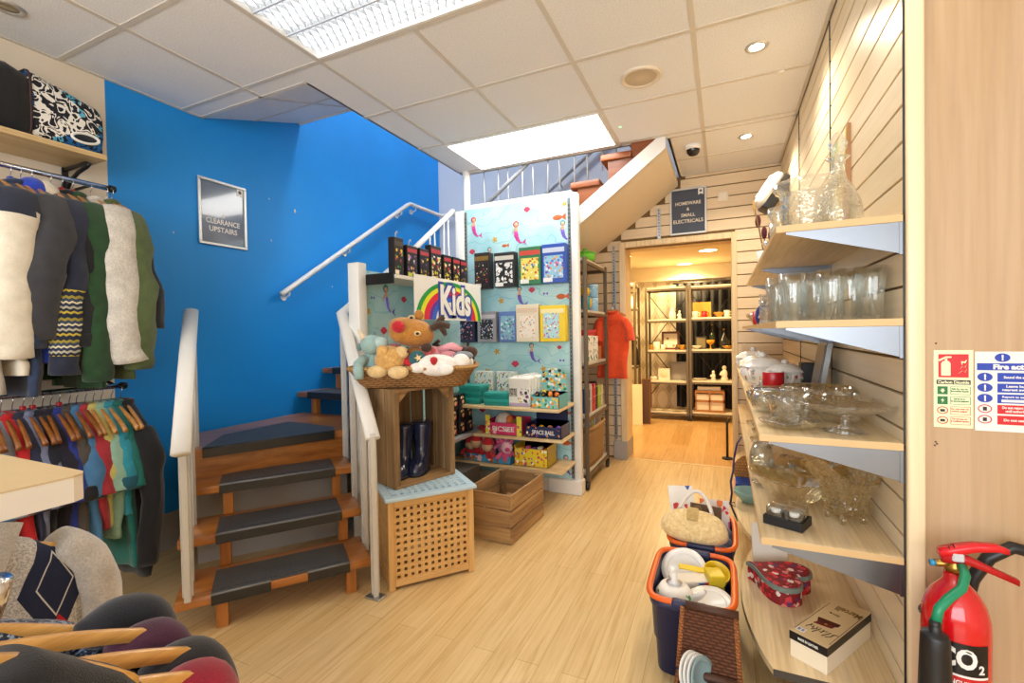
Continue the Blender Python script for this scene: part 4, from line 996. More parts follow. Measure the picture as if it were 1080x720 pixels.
MB().box(.002, .24, 2.25 - DY1, 3.42 - DY1, .478, .505, .003).build('shelf', plain('#b9bcc2', .35, .4), disp)
MB().box(.002, .30, 2.25 - DY1, 3.2 - DY1, .02, .26, .003).build('plinth', plain('#55504a', .6), disp)

# hanging sign
sgn = thing('kids_sign', 'white hanging sign with a rainbow and the word Kids on the upper shelf edge', 'sign', (-1.792, 2.885, 1.385))
MSN = frame((0, 0, 0), (0, 1, 0), (0, 0, 1))
MB().box(-.445, .445, 0, .29, -.003, 0, M=MSN).build('board', WHITE, sgn)
b = MB(); bands = [('#159a3a', 1.0, .9), ('#e8e21c', .9, .80), ('#e0183c', .80, .66), ('#6a2a9a', .66, .58), ('#1f5fd0', .58, .47)]
for i, (c, r1, r0) in enumerate(bands):
    A, B = .435, .272; n = 28
    vs_ = []; fs_ = []
    for k in range(n + 1):
        a = PI * k / n
        for r in (r0, r1): vs_.append((A * r * math.cos(a), B * r * math.sin(a) + .002, .0012 + .0002 * i))
    for k in range(n): fs_.append([2 * k, 2 * k + 1, 2 * k + 3, 2 * k + 2])
    b.add(vs_, fs_, i, M=MSN)
b.build('rainbow', [plain(c, .5) for c, *_ in bands], sgn)
words('Kids', plain('#1c3f9e', .5), MSN @ T(.06, .140, .0032), .47, .255, sgn, 'lettering', bold=.085)
words('Kids', WHITE, MSN @ T(.06, .142, .0046), .42, .215, sgn, 'lettering', bold=.035)

# dark activity packs along the upper shelf
def pack(name, label, loc, w, h, d, face, card, prn, head=None, foot=None, group=None, hang=False, cat='toy pack', prn_box=(.1, .9, .12, .7)):
    """boxed pack: face is the x-axis direction angle of its front"""
    t = thing(name, label, cat, loc, face, group)                # front looks along local -y
    MB().box(-w / 2, w / 2, 0, d, 0, h, .003).build('card', card, t)
    a, b_, c, e = prn_box
    MB().box(-w / 2 + w * a, -w / 2 + w * b_, -.0012, .0005, h * c, h * e).build('print', prn, t)
    if head: MB().box(-w / 2 + w * .04, w / 2 - w * .04, -.0014, .0005, h * .78, h * .9).build('header_strip', head, t)
    if foot: MB().box(-w / 2 + w * .06, -w / 2 + w * .45, -.0018, .0005, h * .03, h * .14).build('price_label', foot, t)
    if hang:
        MB().tube([(0, d * .5, h - .005), (0, d * .5, h + .03), (.014, d * .5, h + .045), (.02, d * .5, h + .03)], .003, 6).build('hang_tab', plain('#cfd2d6', .2), t)
    return t
PK = [spots('#151318', ('#e8a21e', '#3da04a', '#d23a6a', '#f0d040'), 43, .42, .3), spots('#221d2a', ('#b07ad0', '#e0b080', '#d6d2da', '#7a5a9a'), 38, .45, .3), spots('#191519', ('#f0d21e', '#7a4a9a', '#e86a2a'), 41, .42, .3), spots('#231518', ('#f2e6b0', '#e8d84a', '#d23a4a', '#f4f0e8'), 38, .5, .3)]
RED1 = plain('#b8323f', .4); CREAM1 = plain('#f1e4cc', .5); DK1 = plain('#17141a', .35)
ys = [(2.345, .09, .235), (2.475, .11, .205), (2.605, .105, .205), (2.755, .13, .25), (2.895, .10, .205), (3.015, .095, .205), (3.135, .095, .205)]
lbl = ['first dark activity pack on the upper shelf, beside the white post', 'dark activity pack with purple picture, second from the white post', 'dark activity pack with a yellow flower picture, third from the white post',
       'tallest dark activity pack with cream picture and red strips', 'dark activity pack just beyond the tallest one above the Kids sign', 'dark activity pack second beyond the tallest one above the Kids sign', 'last dark activity pack on the upper shelf, next to the corner']
for i, (y, w_, h) in enumerate(ys):
    pack('activity_pack', lbl[i], (-1.83 + .004 * (i % 3), y, 1.6555), w_, h, .05, PI / 2, DK1, PK[[0, 1, 2, 3, 3, 3, 2][i]], RED1 if i > 0 else plain('#4a3c30', .4), plain('#c8d84a', .4) if i in (1, 2, 6) else CREAM1, 'dark activity packs on the upper shelf', hang=i in (0, 1))
# packs hanging on the back panel
rowA = [(-1.84, .14, .30, plain('#2c2320', .4), spots('#1d1714', ('#d8402a', '#e8b030', '#c04a8a', '#e8e0d0', '#6a8a3a'), 53, .3), plain('#8a6a2a', .4), 'dark hanging pack with small bright motifs left of the black and white one'),
        (-1.632, .185, .285, plain('#272525', .4), spots('#161515', ('#e8e6e2', '#f4f2ee', '#d8d6d2'), 33, .52), plain('#d8d2c4', .4), 'black and white blotched hanging pack on the mermaid panel'),
        (-1.405, .19, .30, plain('#2f7a52', .4), spots('#e6d968', ('#c8382a', '#3a8a3a', '#f4f0d8', '#e87a2a', '#4a6ac8'), 43, .42), plain('#cf4a3a', .4), 'green edged hanging pack with busy yellow picture'),
        (-1.205, .195, .305, plain('#2450b4', .35), spots('#8fc4dc', ('#f0a02a', '#7a4ab0', '#e8e0f0', '#3a6ad0', '#e05a8a'), 43, .45), plain('#c8d4ea', .4), 'bright blue hanging pack by the right white post')]
for x, w_, h, c, p, hd, lb in rowA:
    pack('hanging_pack', lb, (x, 3.445, 1.662 if x < -1.5 else 1.672), w_, h, .083, 0, c, p, hd, WHITE, 'hanging packs on the mermaid panel')
rowB = [(-2.0, .16, .25, plain('#23284a', .4), spots('#171a30', ('#d05a8a', '#e8c0d0', '#5a7ac0'), 46, .36), None, 'navy hanging pack with pink motifs half behind the Kids sign', (.14, .86, .1, .85)),
        (-1.805, .175, .255, plain('#9a97a0', .4), spots('#26242e', ('#b0d0c0', '#e8e4ea', '#8a9ac0', '#d0a0b0'), 59, .36), plain('#c9c6cc', .4), 'grey framed hanging pack with a dark floral picture', (.16, .84, .1, .74)),
        (-1.612, .155, .25, plain('#5a7ab8', .4), spots('#7fb0c4', ('#4a6ab0', '#8a6ab0', '#c0d8d8', '#3a8a7a'), 46, .46), None, 'blue hanging pack with swirling green picture', (.1, .9, .08, .85)),
        (-1.436, .195, .30, plain('#e9dcc2', .5), spots('#efe4d4', ('#d88a6a', '#c8a0a0', '#e0b48a', '#9ab0b8'), 43, .34), plain('#e0c8ac', .5), 'cream hanging pack with small peach fairy motifs', (.16, .84, .12, .7)),
        (-1.222, .21, .285, plain('#f0cf1f', .4), spots('#a8d8e4', ('#e05a8a', '#4a6ac8', '#f0e04a', '#e88a3a', '#f4f4f4'), 56, .42), plain('#f4e8a8', .4), 'bright yellow hanging pack by the right white post', (.14, .76, .1, .78))]
for x, w_, h, c, p, hd, lb, pb_ in rowB:
    pack('hanging_pack', lb, (x, 3.445, 1.213), w_, h, .083, 0, c, p, hd, None, 'hanging packs on the mermaid panel', prn_box=pb_)

# shelf contents
def carton(name, label, loc, w, d, h, m, lid=None, rz=0, group=None, cat='box', front=None, side=None):
    t = thing(name, label, cat, loc, rz, group)
    hb = h * .55 if lid else h
    MB().box(-w / 2, w / 2, 0, d, 0, hb - (.0005 if lid else 0), .003).build('body', m, t)
    if lid: MB().box(-w / 2 - .003, w / 2 + .003, -.003, d + .003, hb, h, .003).build('lid', lid, t)
    if front: MB().box(-w / 2 + .006, w / 2 - .006, -.0012, .001, .006, h - .006).build('print', front, t)
    return t
TEAL = plain('#1d9390', .35); TEAL2 = plain('#27a7a2', .35)
zA = .7315
for i, (x, y, z, lb) in enumerate(((-1.845, 3.2, zA, 'teal gift box at the bottom of the stack nearest the wicker basket'), (-1.85, 3.21, zA + .049, 'teal gift box second up in the stack nearest the wicker basket'), (-1.84, 3.2, zA + .098, 'teal gift box topmost of the stack nearest the wicker basket'),
                                  (-1.595, 3.17, zA, 'teal gift box at the bottom of the stack beside the white craft packs'), (-1.60, 3.18, zA + .049, 'teal gift box on top of the stack beside the white craft packs'))):
    carton('gift_box', lb, (x, y, z), .20, .14, .0485, TEAL, TEAL2, random.uniform(-.05, .05), 'teal gift boxes')
pic = spots('#e8ecec', ('#c8d23a', '#d08a6a', '#4a8a9a', '#3a3a3a'), 51, .4)
for i, (x, lb) in enumerate(((-1.83, 'pale picture carton standing behind the left teal boxes'), (-1.625, 'pale picture carton standing behind the right teal boxes'))):
    carton('picture_carton', lb, (x, 3.42, zA), .17, .06, .24, plain('#dfe4e2', .4), front=pic, group='pale picture cartons')
def craft_print():
    return spots('#f0eeec', ('#2b2620', '#d6c23a', '#7a3a6a', '#3a2a2a', '#8a8a86'), 38, .5)
CP = craft_print()
for i in range(6):
    t = thing('craft_pack', 'white craft pack, %s' % ('frontmost in the upright row on the upper shelf' if i == 0 else 'number %d from the front of the upright row on the upper shelf' % (i + 1)), 'craft pack', (-1.408 + .007 * i, 3.195 + .045 * i, zA), 0, 'white craft packs')
    t['label'] = ['white craft pack frontmost in the upright row on the wooden shelf', 'white craft pack second in the upright row on the wooden shelf', 'white craft pack third in the upright row on the wooden shelf', 'white craft pack fourth in the upright row on the wooden shelf', 'white craft pack fifth in the upright row on the wooden shelf', 'white craft pack rearmost in the upright row on the wooden shelf'][i]
    MB().box(-.088, .088, 0, .038, 0, .215 + .004 * (i % 3), .006).build('sleeve', WHITE, t)
    MB().box(-.01, .078, -.0012, .001, .03, .135).build('print', CP, t); MB().box(-.082, -.018, -.0012, .001, .075, .135).build('photo', spots('#9a968e', ('#3a342e', '#d8d4cc', '#6a5a4a'), 77, .45), t)
    MB().box(-.08, .08, -.0012, .001, .004, .026).build('strip', plain('#b9a6cc', .4), t)
    MB().tube([(-.02, .019, .215), (-.02, .019, .232), (.02, .019, .232), (.02, .019, .215)], .004, 6).build('hang_tab', WHITE, t)
def tray(name, label, loc, w, d, h, m, fr, head=None, hh=.12, hm=None, text=None, tm=None, lip=.0, cat='display box', th=.03):
    t = thing(name, label, cat, loc)
    b = MB(); e = .004
    b.box(-w / 2, w / 2, 0, d, 0, e); b.box(-w / 2, w / 2, 0, e, 0, h); b.box(-w / 2, w / 2, d - e, d, 0, h * 1.25); b.box(-w / 2, -w / 2 + e, 0, d, 0, h * 1.15); b.box(w / 2 - e, w / 2, 0, d, 0, h * 1.15)
    b.build('tray', m, t)
    MB().box(-w / 2 + .004, w / 2 - .004, -.0012, .001, .004, h - .004).build('print', fr, t)
    if head:
        pts = head; MB().prism(pts, 0, .004, M=frame((0, d, 0), (1, 0, 0), (0, 0, 1))).build('header_card', hm, t)
    if text: words(text, tm, frame((0, -.002, h * .5), (1, 0, 0), (0, 0, 1)), w * .62, th, t, 'lettering', bold=.02)
    return t
JUN = spots('#7ec6c4', ('#e8922a', '#3a8a4a', '#f0d04a', '#f4f0e8', '#2a2a2a'), 38, .5)
t = tray('animal_display_box', 'turquoise counter box of animal figures with jungle header card', (-1.188, 3.16, zA), .215, .2, .085, plain('#5fb8c4', .4), JUN, [(-.10, .0), (-.105, .2), (-.09, .25), (-.04, .275), (.03, .285), (.07, .265), (.10, .23), (.105, 0)], hm=JUN)
for k in range(6):
    x = -.075 + .05 * (k % 4) + (.02 if k > 3 else 0); y = .05 + .08 * (k // 4)
    f = thing('animal_figure', ['small black and white penguin figure in the turquoise counter box, nearest its left corner', 'small penguin figure second along the front of the turquoise counter box', 'small orange animal figure third along the front of the turquoise counter box', 'small orange animal figure at the right front of the turquoise counter box', 'small yellow animal figure at the back of the turquoise counter box', 'small brown animal figure at the back right of the turquoise counter box'][k], 'toy figure', (-1.188 + x, 3.16 + y, zA + .0045), 0, 'animal figures in the counter box')
    c1 = [BLACK, BLACK, plain('#e8822a', .5), plain('#d8642a', .5), plain('#e8c23a', .5), plain('#8a5a2a', .5)][k]
    MB().ball((0, 0, .045), (.02, .018, .045)).build('body', c1, f); MB().ball((0, -.004, .095), (.019, .018, .019)).build('head', c1, f); MB().ball((0, -.012, .045), (.012, .010, .03)).build('belly', WHITE, f); MB().ball((0, -.02, .093), (.007, .008, .005), 8, 6).build('beak', plain('#e8a22a', .5), f)
zB = .4955
PINK = spots('#d8366a', ('#e84a7a', '#f0c8d0', '#c01f52'), 22, .3)
t = tray('pink_toy_box', 'pink and yellow counter box of small toys on the middle wooden shelf', (-1.565, 3.235, zB), .30, .2, .095, plain('#d8366a', .4), PINK, text='PICSIEE', tm=WHITE, th=.038)
for x in (-.135, .135): MB().box(x - .02, x + .02, -.003, .004, 0, .15).build('corner_tower', spots('#e8d83a', ('#3a8a4a', '#e85a8a', '#f4f0d8'), 43, .4), t)
t = thing('plush_ball', 'white and orange furry ball toy in the pink counter box', 'soft toy', (-1.60, 3.33, zB + .005))
MB().ball((0, 0, .078), (.078, .07, .078), 18, 12).build('body', fabric('#e9e2da', '#bdb4aa', 90, 1.0), t); MB().ball((.055, -.02, .09), (.035, .04, .05)).build('face', plain('#e07a3a', .8), t)
t = thing('plush_ball', 'olive and yellow round toy in the pink counter box', 'soft toy', (-1.475, 3.34, zB + .005)); MB().ball((0, 0, .06), (.055, .055, .06), 16, 10).build('body', fabric('#8a8a3a', '#5a5a2a'), t); MB().ball((0, -.05, .06), (.02, .012, .02), 10, 6).build('face', CREAM1, t)
NAVYP = spots('#1b2450', ('#e8a04a', '#8a3a8a', '#3a6ad0', '#f0e8e0'), 33, .28)
t = tray('space_ball_box', 'navy counter box reading space ball with a dark header card', (-1.235, 3.235, zB), .285, .2, .085, plain('#202a5a', .4), NAVYP, [(-.13, .0), (-.13, .20), (.13, .20), (.13, 0)], hm=plain('#161d46', .4), text='SPACE BALL', tm=WHITE, th=.032)
words('SPACE BALL', plain('#8ab0e8', .5), frame((0, .198, .145), (1, 0, 0), (0, 0, 1)), .2, .04, t, 'lettering', bold=.02)
for k in range(4):
    tb = thing('toy_ball', ['orange toy ball nearest the left end of the navy counter box', 'yellow toy ball second along the navy counter box', 'peach toy ball third along the navy counter box', 'purple toy ball at the right end of the navy counter box'][k], 'toy ball', (-1.235 - .105 + .068 * k, 3.30, zB + .0045), 0, 'toy balls in the navy counter box')
    MB().ball((0, 0, .042), (.03, .03, .042), 14, 10).build('ball', plain(('#d8602a', '#e8c23a', '#e0a07a', '#6a4ab0')[k], .4), tb); MB().ball((0, -.022, .05), (.01, .012, .01), 8, 6).build('eye', WHITE, tb)
zC = .2675
t = tray('plush_display_box', 'blue edged counter box of soft toys on the lowest wooden shelf', (-1.715, 3.235, zC), .42, .26, .06, spots('#3f9ac8', ('#d87a4a', '#f0d8e0', '#2a5a9a', '#8a5a3a'), 28, .45), spots('#3f9ac8', ('#b06a3a', '#f0c8d8', '#2a5a9a'), 25, .5))
def doll(label, loc, rz, c1, c2, tilt=0, name='plush_doll', nose=None, s=1):
    t = thing(name, label, 'soft toy', loc, rz, 'small soft toys in the counter box')
    MB().ball((0, 0, .055 * s), (.048 * s, .045 * s, .055 * s)).build('body', fabric(c1), t)
    MB().ball((0, -.03 * s, .125 * s), (.047 * s, .043 * s, .047 * s)).build('head', fabric(c2), t)
    h = MB()
    if nose:
        for sx in (-1, 1): h.ball((sx * .035 * s, -.02 * s, .17 * s), (.018 * s, .01 * s, .022 * s), 8, 6)
        h.build('ears', fabric(c1), t); MB().ball((0, -.075 * s, .12 * s), (.02 * s, .014 * s, .016 * s), 10, 6).build('snout', plain(nose, .7), t)
    else:
        h.lathe([(.05 * s, 0), (.045 * s, .03 * s), (.02 * s, .055 * s), (0, .06 * s)], 14, M=T(0, -.02 * s, .14 * s)); h.build('hat', fabric(c1), t)
    a = MB()
    for sx in (-1, 1): a.tube([(sx * .035 * s, -.01 * s, .085 * s), (sx * .07 * s, -.035 * s, .06 * s), (sx * .075 * s, -.05 * s, .04 * s)], [.016 * s, .015 * s, .013 * s], 8)
    a.build('arms', fabric(c1), t)
    return t
RD, BG = '#c4202c', '#dcb890'
for i, (x, y, z, rz, lb) in enumerate(((-1.88, 3.29, 0, .3, 'red hatted beige faced doll nearest the wicker basket end of the counter box'), (-1.81, 3.28, .02, -.2, 'red hatted doll second along the soft toy box'), (-1.75, 3.33, .06, .4, 'red hatted doll on top in the middle of the soft toy box'), (-1.70, 3.27, 0, -.4, 'red hatted doll low at the front of the soft toy box'), (-1.83, 3.40, .06, .1, 'red hatted doll at the back of the soft toy box'))):
    doll(lb, (x, y, zC + .005 + z), rz, RD, BG)
doll('pink pig soft toy sitting up in the soft toy box', (-1.60, 3.33, zC + .03), -.2, '#e07aa0', '#e88fb0', name='plush_pig', nose='#c84a80', s=1.15)
doll('pink pig soft toy lying low at the right of the soft toy box', (-1.555, 3.27, zC + .005), .5, '#d8588a', '#f0b8c8', name='plush_pig', nose='#c84a80')
YP = YP
YEL = spots('#e9cf2a', ('#e07a2a', '#7a4aa0', '#d83a5a', '#f4f0d0', '#3a8a9a'), 38, .42)
t = tray('yellow_toy_box', 'yellow printed counter box with its lid standing open on the lowest wooden shelf', (-1.345, 3.25, zC), .275, .2, .135, plain('#d8b82a', .4), YEL, [(-.13, .0), (-.13, .215), (.13, .215), (.13, 0)], hm=plain('#b89a2a', .4))
for k in range(5):
    tb = thing('wrapped_toy', ['small wrapped orange toy at the left of the yellow counter box', 'small wrapped pink toy second in the yellow counter box', 'small wrapped violet toy in the middle of the yellow counter box', 'small wrapped cream toy fourth in the yellow counter box', 'small wrapped orange toy at the right of the yellow counter box'][k], 'toy', (-1.345 - .1 + .05 * k, 3.33, zC + .0045), random.uniform(-.3, .3), 'wrapped toys in the yellow box')
    MB().box(-.02, .02, -.03, .03, 0, .125 + .01 * (k % 2), .008).build('wrapper', plain(('#e08a3a', '#d85a8a', '#8a5ab0', '#efe3c8', '#e0752a')[k], .3), tb)
# little black toy boxes stacked on the grey side shelf
FACE = spots('#1a171a', ('#f0e0b0', '#e8c08a', '#d84a5a', '#f4f0e4'), 28, .5)
k = 0
nm = ['nearest of the lowest tier', 'second of the lowest tier', 'third of the lowest tier', 'nearest of the middle tier', 'second of the middle tier', 'third of the middle tier', 'nearest of the top tier', 'second of the top tier']
for tier, yy in enumerate(((3.005, 3.125, 3.245), (3.01, 3.13, 3.235), (3.02, 3.13))):
    for y in yy:
        t = thing('figure_box', 'little black toy box on the grey side shelf, %s' % nm[k], 'toy box', (-1.865, y, .5055 + tier * .105), PI / 2 + random.uniform(-.08, .08), 'little black toy boxes'); k += 1
        MB().box(-.048, .048, 0, .09, 0, .1045, .004).build('carton', DK1, t); MB().lathe([(0, .0012), (.034, .001), (.036, -.001)], 16, M=frame((0, 0, .052), (1, 0, 0), (0, 0, 1))).build('picture', FACE, t)
# ------------------------------------------------------------------ laundry hamper, crates, basket of soft toys
HAMP = wood('#deb274', '#cd9b58', 2, 1.0, .4, name='acacia strip'); HAMPX = wood('#deb274', '#cd9b58', 0, 1.0, .4, name='acacia strip')
hm = thing('laundry_hamper', 'square lattice wooden laundry hamper with pale blue lid beside the stairs', 'hamper', (-1.532, 1.826, 0), math.atan2(.768, .641))
W_, D_, H_ = .457, .32, .452
for x in (0, W_ - .034):
    for y in (0, D_ - .034): MB().box(x, x + .034, y, y + .034, 0, H_, .003).build('leg', HAMP, hm)
def lattice(w, h, nx, nz):
    b = MB(); px, pz = w / nx, h / nz
    for i in range(nx + 1):
        x = i * px; b.box(max(x - px * .27, 0), min(x + px * .27, w), -.0045, .0045, 0, h, mat=0)
    for k in range(nz + 1):
        z = k * pz; b.box(0, w, -.005, .005, max(z - pz * .27, 0), min(z + pz * .27, h), mat=1)
    return b
for nm, M, w in (('front_panel', T(.034, .014, .045), W_ - .068), ('back_panel', T(.034, D_ - .014, .045), W_ - .068)):
    lattice(w, .375, 11, 11).build('lattice_panel', [HAMP, HAMPX], hm, M)
    MB().box(0, w, -.012, .012, -.028, 0, .002).build('bottom_rail', HAMPX, hm, M); MB().box(0, w, -.012, .012, .375, .405, .002).build('top_rail', HAMPX, hm, M)
for x in (.014, W_ - .014):
    M = frame((x, .034, .045), (0, 1, 0), (0, 0, 1)) @ Matrix.Rotation(-PI / 2, 4, 'X')
    lattice(D_ - .068, .375, 8, 11).build('lattice_panel', [HAMP, HAMPX], hm, M)
    MB().box(0, D_ - .068, -.012, .012, -.028, 0, .002).build('bottom_rail', HAMPX, hm, M); MB().box(0, D_ - .068, -.012, .012, .375, .405, .002).build('top_rail', HAMPX, hm, M)
LIDB = plain('#b9d3e2', .4); 
l = MB(); x0, x1, y0, y1 = -.014, W_ + .014, -.016, D_ + .014
l.box(x0, x1, y0, y0 + .05, .453, .472, .003); l.box(x0, x1, y1 - .05, y1, .453, .472, .003); l.box(x0, x0 + .04, y0 + .05, y1 - .05, .453, .472, .003); l.box(x1 - .04, x1, y0 + .05, y1 - .05, .453, .472, .003)
n = 11; wx = (x1 - x0 - .08)
for i in range(1, n): xx = x0 + .04 + wx * i / n; l.box(xx - .010, xx + .010, y0 + .05, y1 - .05, .455, .4715, .001)
for k in range(1, 7): yy = y0 + .05 + (y1 - y0 - .1) * k / 7; l.box(x0 + .04, x1 - .04, yy - .009, yy + .009, .4555, .4708, .001)
l.build('lid', LIDB, hm)
MB().box(.036, W_ - .036, .03, D_ - .03, .02, .035, .001).build('base_board', HAMPX, hm)

OLDW = wood('#9c7c54', '#7c5f3c', 2, .9, .75, k2='#5c442a', bump=.35, name='weathered crate board', grain=16); OLDX = wood('#b8935f', '#957048', 0, .9, .75, k2='#6c4f30', bump=.25, name='weathered crate board', grain=16); OLDY = wood('#bf9a66', '#9a7650', 1, .9, .75, k2='#70543a', bump=.25, name='weathered crate board', grain=16)
cr = thing('wooden_crate', 'weathered wooden crate standing on end on the hamper with boots inside', 'crate', (-1.57, 1.94, .4725), math.atan2(.935, .35))
cw, cd, ch = .397, .29, .525
for x in (0, cw - .012):
    for k in range(3):
        y0 = .004 + k * cd / 3; MB().box(x, x + .012, y0, y0 + cd / 3 - .010, .0, ch, .0015).build('side_slat', OLDW, cr)
for k in range(4):
    x0 = .014 + k * (cw - .028) / 4; MB().box(x0, x0 + (cw - .028) / 4 - .006, cd, cd + .010, 0, ch, .0015).build('back_slat', OLDW, cr)
MB().box(.012, cw - .012, .004, cd, .0, .014, .001).build('end_board', OLDX, cr); MB().box(.012, cw - .012, .004, cd, ch - .014, ch, .001).build('end_board', OLDX, cr)
for x in (.0125, cw - .0345):
    MB().box(x, x + .022, .006, .04, .0145, ch - .0145, .001).build('batten', OLDW, cr)
b = MB()
for sx in (0, 1): b.prism([(0, 0), (.07, 0), (0, .07)], 0, .018, M=frame((.035 if not sx else cw - .035, .024, ch - .015), (1 if not sx else -1, 0, 0), (0, 0, -1)))
b2 = b; b.build('corner_block', OLDX, cr)
BOOT = plain('#1c2440', .22, coat=.5); BOOTD = plain('#11162a', .5)
def boot(label, loc, rz):
    t = thing('rubber_boot', label, 'boot', loc, rz, None); rings = []
    # horizontal slices: (z, back y, front y, half width); the toe points along -y
    for z, yb, yf, w in ((.0, .055, -.155, .036), (.012, .058, -.16, .040), (.03, .057, -.158, .041), (.055, .054, -.145, .039), (.075, .052, -.115, .037), (.095, .05, -.075, .036), (.12, .049, -.054, .036), (.16, .052, -.05, .039), (.21, .058, -.053, .045), (.26, .06, -.056, .049), (.285, .06, -.057, .050)):
        r = []
        for k in range(20):
            a = 2 * PI * k / 20; c, s_ = math.cos(a), math.sin(a); yc = (yb + yf) / 2; h = (yb - yf) / 2
            r.append((1.2 * w * math.copysign(abs(c) ** .8, c) * (1 + .12 * (s_ < -.3) * (z < .06)), yc + h * s_, z))
        rings.append(r)
    b = MB(); b.loft(rings, caps=True)
    b.build('upper', BOOT, t)
    top = rings[-1]; c = MB(); c.tube([(p[0] * 1.02, p[1] * 1.01, p[2] - .004) for p in top], .004, 6, closed=True); c.build('top_trim', BOOTD, t)
    s_ = MB(); s_.loft([[(p[0] * 1.06, p[1] * 1.03, z) for p in rings[1]] for z in (-.001, .014)]); s_.build('sole', BOOTD, t)
    return t
CI = T(-1.57, 1.94, .4875) @ rotz(math.atan2(.935, .35))
for x, y, a, lb in ((.175, .20, -.85, 'navy rubber boot in the crate, the one nearest the stairs'), (.285, .175, -.95, 'navy rubber boot in the crate, the one farther from the stairs')):
    p = CI @ V(x, y, 0); boot(lb, (p.x, p.y, .489), math.atan2(.935, .35) + a)

WICK = weave('#a87a44', '#5e3d1c', '#7d5428', 22, 85); RIMW = weave('#caa066', '#94692f', '#b0834a', 60, 60)
def wbasket(name, label, loc, rz, w, d, h, fl=.06, mats=(WICK, RIMW), n=40, cat='basket', group=None, rim=.013, bow=0):
    t = thing(name, label, cat, loc, rz, group)
    def ring(a, b_, z, p=.42):
        out = []
        for k in range(n):
            th = 2 * PI * k / n; c, s_ = math.cos(th), math.sin(th)
            x = a * math.copysign(abs(c) ** p, c); y = b_ * math.copysign(abs(s_) ** p, s_)
            out.append((x, y, z + bow * (x / a) ** 2 * (z > .02)))
        return out
    b = MB(); rows = [ring(w / 2 - fl + fl * (k / 6) ** .9, d / 2 - fl * .8 + fl * .8 * (k / 6) ** .9, h * k / 6) for k in range(7)]
    ins = [ring(w / 2 - fl - .008 + fl * (k / 6) ** .9, d / 2 - fl * .8 - .008 + fl * .8 * (k / 6) ** .9, max(h * k / 6, .008)) for k in range(6, -1, -1)]
    b.loft(rows + ins); b.build('body', mats[0], t)
    MB().tube([(p[0] * .995, p[1] * .995, p[2]) for p in ring(w / 2, d / 2, h)], rim, 8, closed=True).build('rim', mats[1], t)
    return t
BA = math.radians(27)
bk = wbasket('wicker_basket', 'brown wicker basket of soft toys on top of the upright crate', (-1.61, 2.19, .999), BA, .70, .42, .108, .07)
# soft toys
PL = lambda a, b_=None: fabric(a, b_, 200, .6, 30)
TANP, REDP, BRN, CRM, MINT, WHT, PNK, GRY = PL('#c4873a', '#8f5c20'), PL('#c8202c', '#8f141c'), PL('#4a3020', '#2c1c12'), PL('#e4c690', '#bd9a60'), PL('#9fbcb8', '#7b9a96'), PL('#f0ece6', '#cfc8be'), PL('#eaa6ae', '#cf8288'), PL('#8a929a', '#666d75')
t = thing('plush_reindeer', 'tan plush reindeer with big red nose and brown antlers in the wicker basket', 'soft toy', (-1.58, 2.14, 1.03), math.radians(30))
MB().ball((0, 0, .09), (.085, .075, .10), 18, 12).build('body', TANP, t)
hb = MB(); hb.loft([[(x, y + ry * math.cos(a), z + rz_ * math.sin(a)) for a in [2 * PI * k / 18 for k in range(18)]] for x, y, z, ry, rz_ in ((-.13, -.05, .285, .01, .012), (-.122, -.05, .287, .05, .05), (-.09, -.045, .283, .076, .074), (-.03, -.03, .272, .088, .084), (.03, -.01, .262, .09, .082), (.075, 0, .258, .075, .068), (.105, .005, .258, .04, .038), (.113, .005, .258, .008, .008))]); hb.build('head', TANP, t, subd=1)
MB().ball((-.068, -.125, .30), (.036, .03, .034)).build('nose', REDP, t)
for x, y, z in ((.03, -.098, .262), (-.005, -.055, .35)): 
    MB().ball((x, y, z), (.02, .008, .014), 12, 8).build('eye_patch', CRM, t); MB().ball((x, y - .007, z), (.010, .006, .008), 10, 6).build('eye', BLACK, t)
for s_ in (1, -1):
    MB().tube([(.10, .02 + .05 * s_, .29), (.13, .03 + .06 * s_, .32), (.16, .03 + .06 * s_, .36)] if s_ > 0 else [(.10, -.03, .29), (.15, -.04, .31), (.20, -.03, .30)], [.02, .022, .016], 10).build('antler', BRN, t)
    MB().tube([(.14, .03 * s_, .31), (.165, .03 * s_ - .01, .275), (.175, .03 * s_, .25)], [.016, .016, .01], 8).build('antler_tine', BRN, t)
MB().ball((.03, .0, .365), (.026, .016, .03), 12, 8).build('ear', TANP, t); MB().ball((.075, -.085, .185), (.03, .014, .024), 12, 8).build('ear', BRN, t)
sc = MB(); sc.tube([(-.10, -.06, .20), (-.07, -.10, .14), (-.0, -.115, .10), (.06, -.10, .12), (.10, -.04, .17)], [.03, .034, .036, .034, .03], 10, flat=.5); sc.build('scarf', REDP, t)
MB().lathe([(0, .003), (.040, .002), (.044, -.002)], 20, M=frame((.03, -.137, .13), (1, .1, 0), (0, .25, 1))).build('scarf_patch', PL('#2f5f66', '#20464c'), t)
MB().prism([((.022 if k % 2 else .009) * math.cos(k * PI / 5), (.022 if k % 2 else .009) * math.sin(k * PI / 5)) for k in range(10)], .001, .005, M=frame((.035, -.139, .132), (1, .1, 0), (0, .25, 1))).build('star_patch', CRM, t)
for s_ in (-1, 1): MB().tube([(s_ * .05, -.05, .06), (s_ * .09, -.09, .075), (s_ * .10, -.12, .085)], [.03, .028, .026], 10).build('leg', TANP, t)
t = thing('plush_unicorn', 'pale mint plush unicorn with cream horn slumped over the basket edge by the stairs', 'soft toy', (-1.745, 1.985, 1.06), math.radians(40))
MB().ball((.0, .02, .07), (.06, .055, .08), 16, 10).build('body', MINT, t)
MB().ball((.0, -.01, .175), (.062, .055, .055), 18, 12).build('head', MINT, t); MB().ball((.045, -.035, .185), (.042, .034, .034), 14, 8).build('muzzle', PL('#b9d0cc', '#94aeaa'), t)
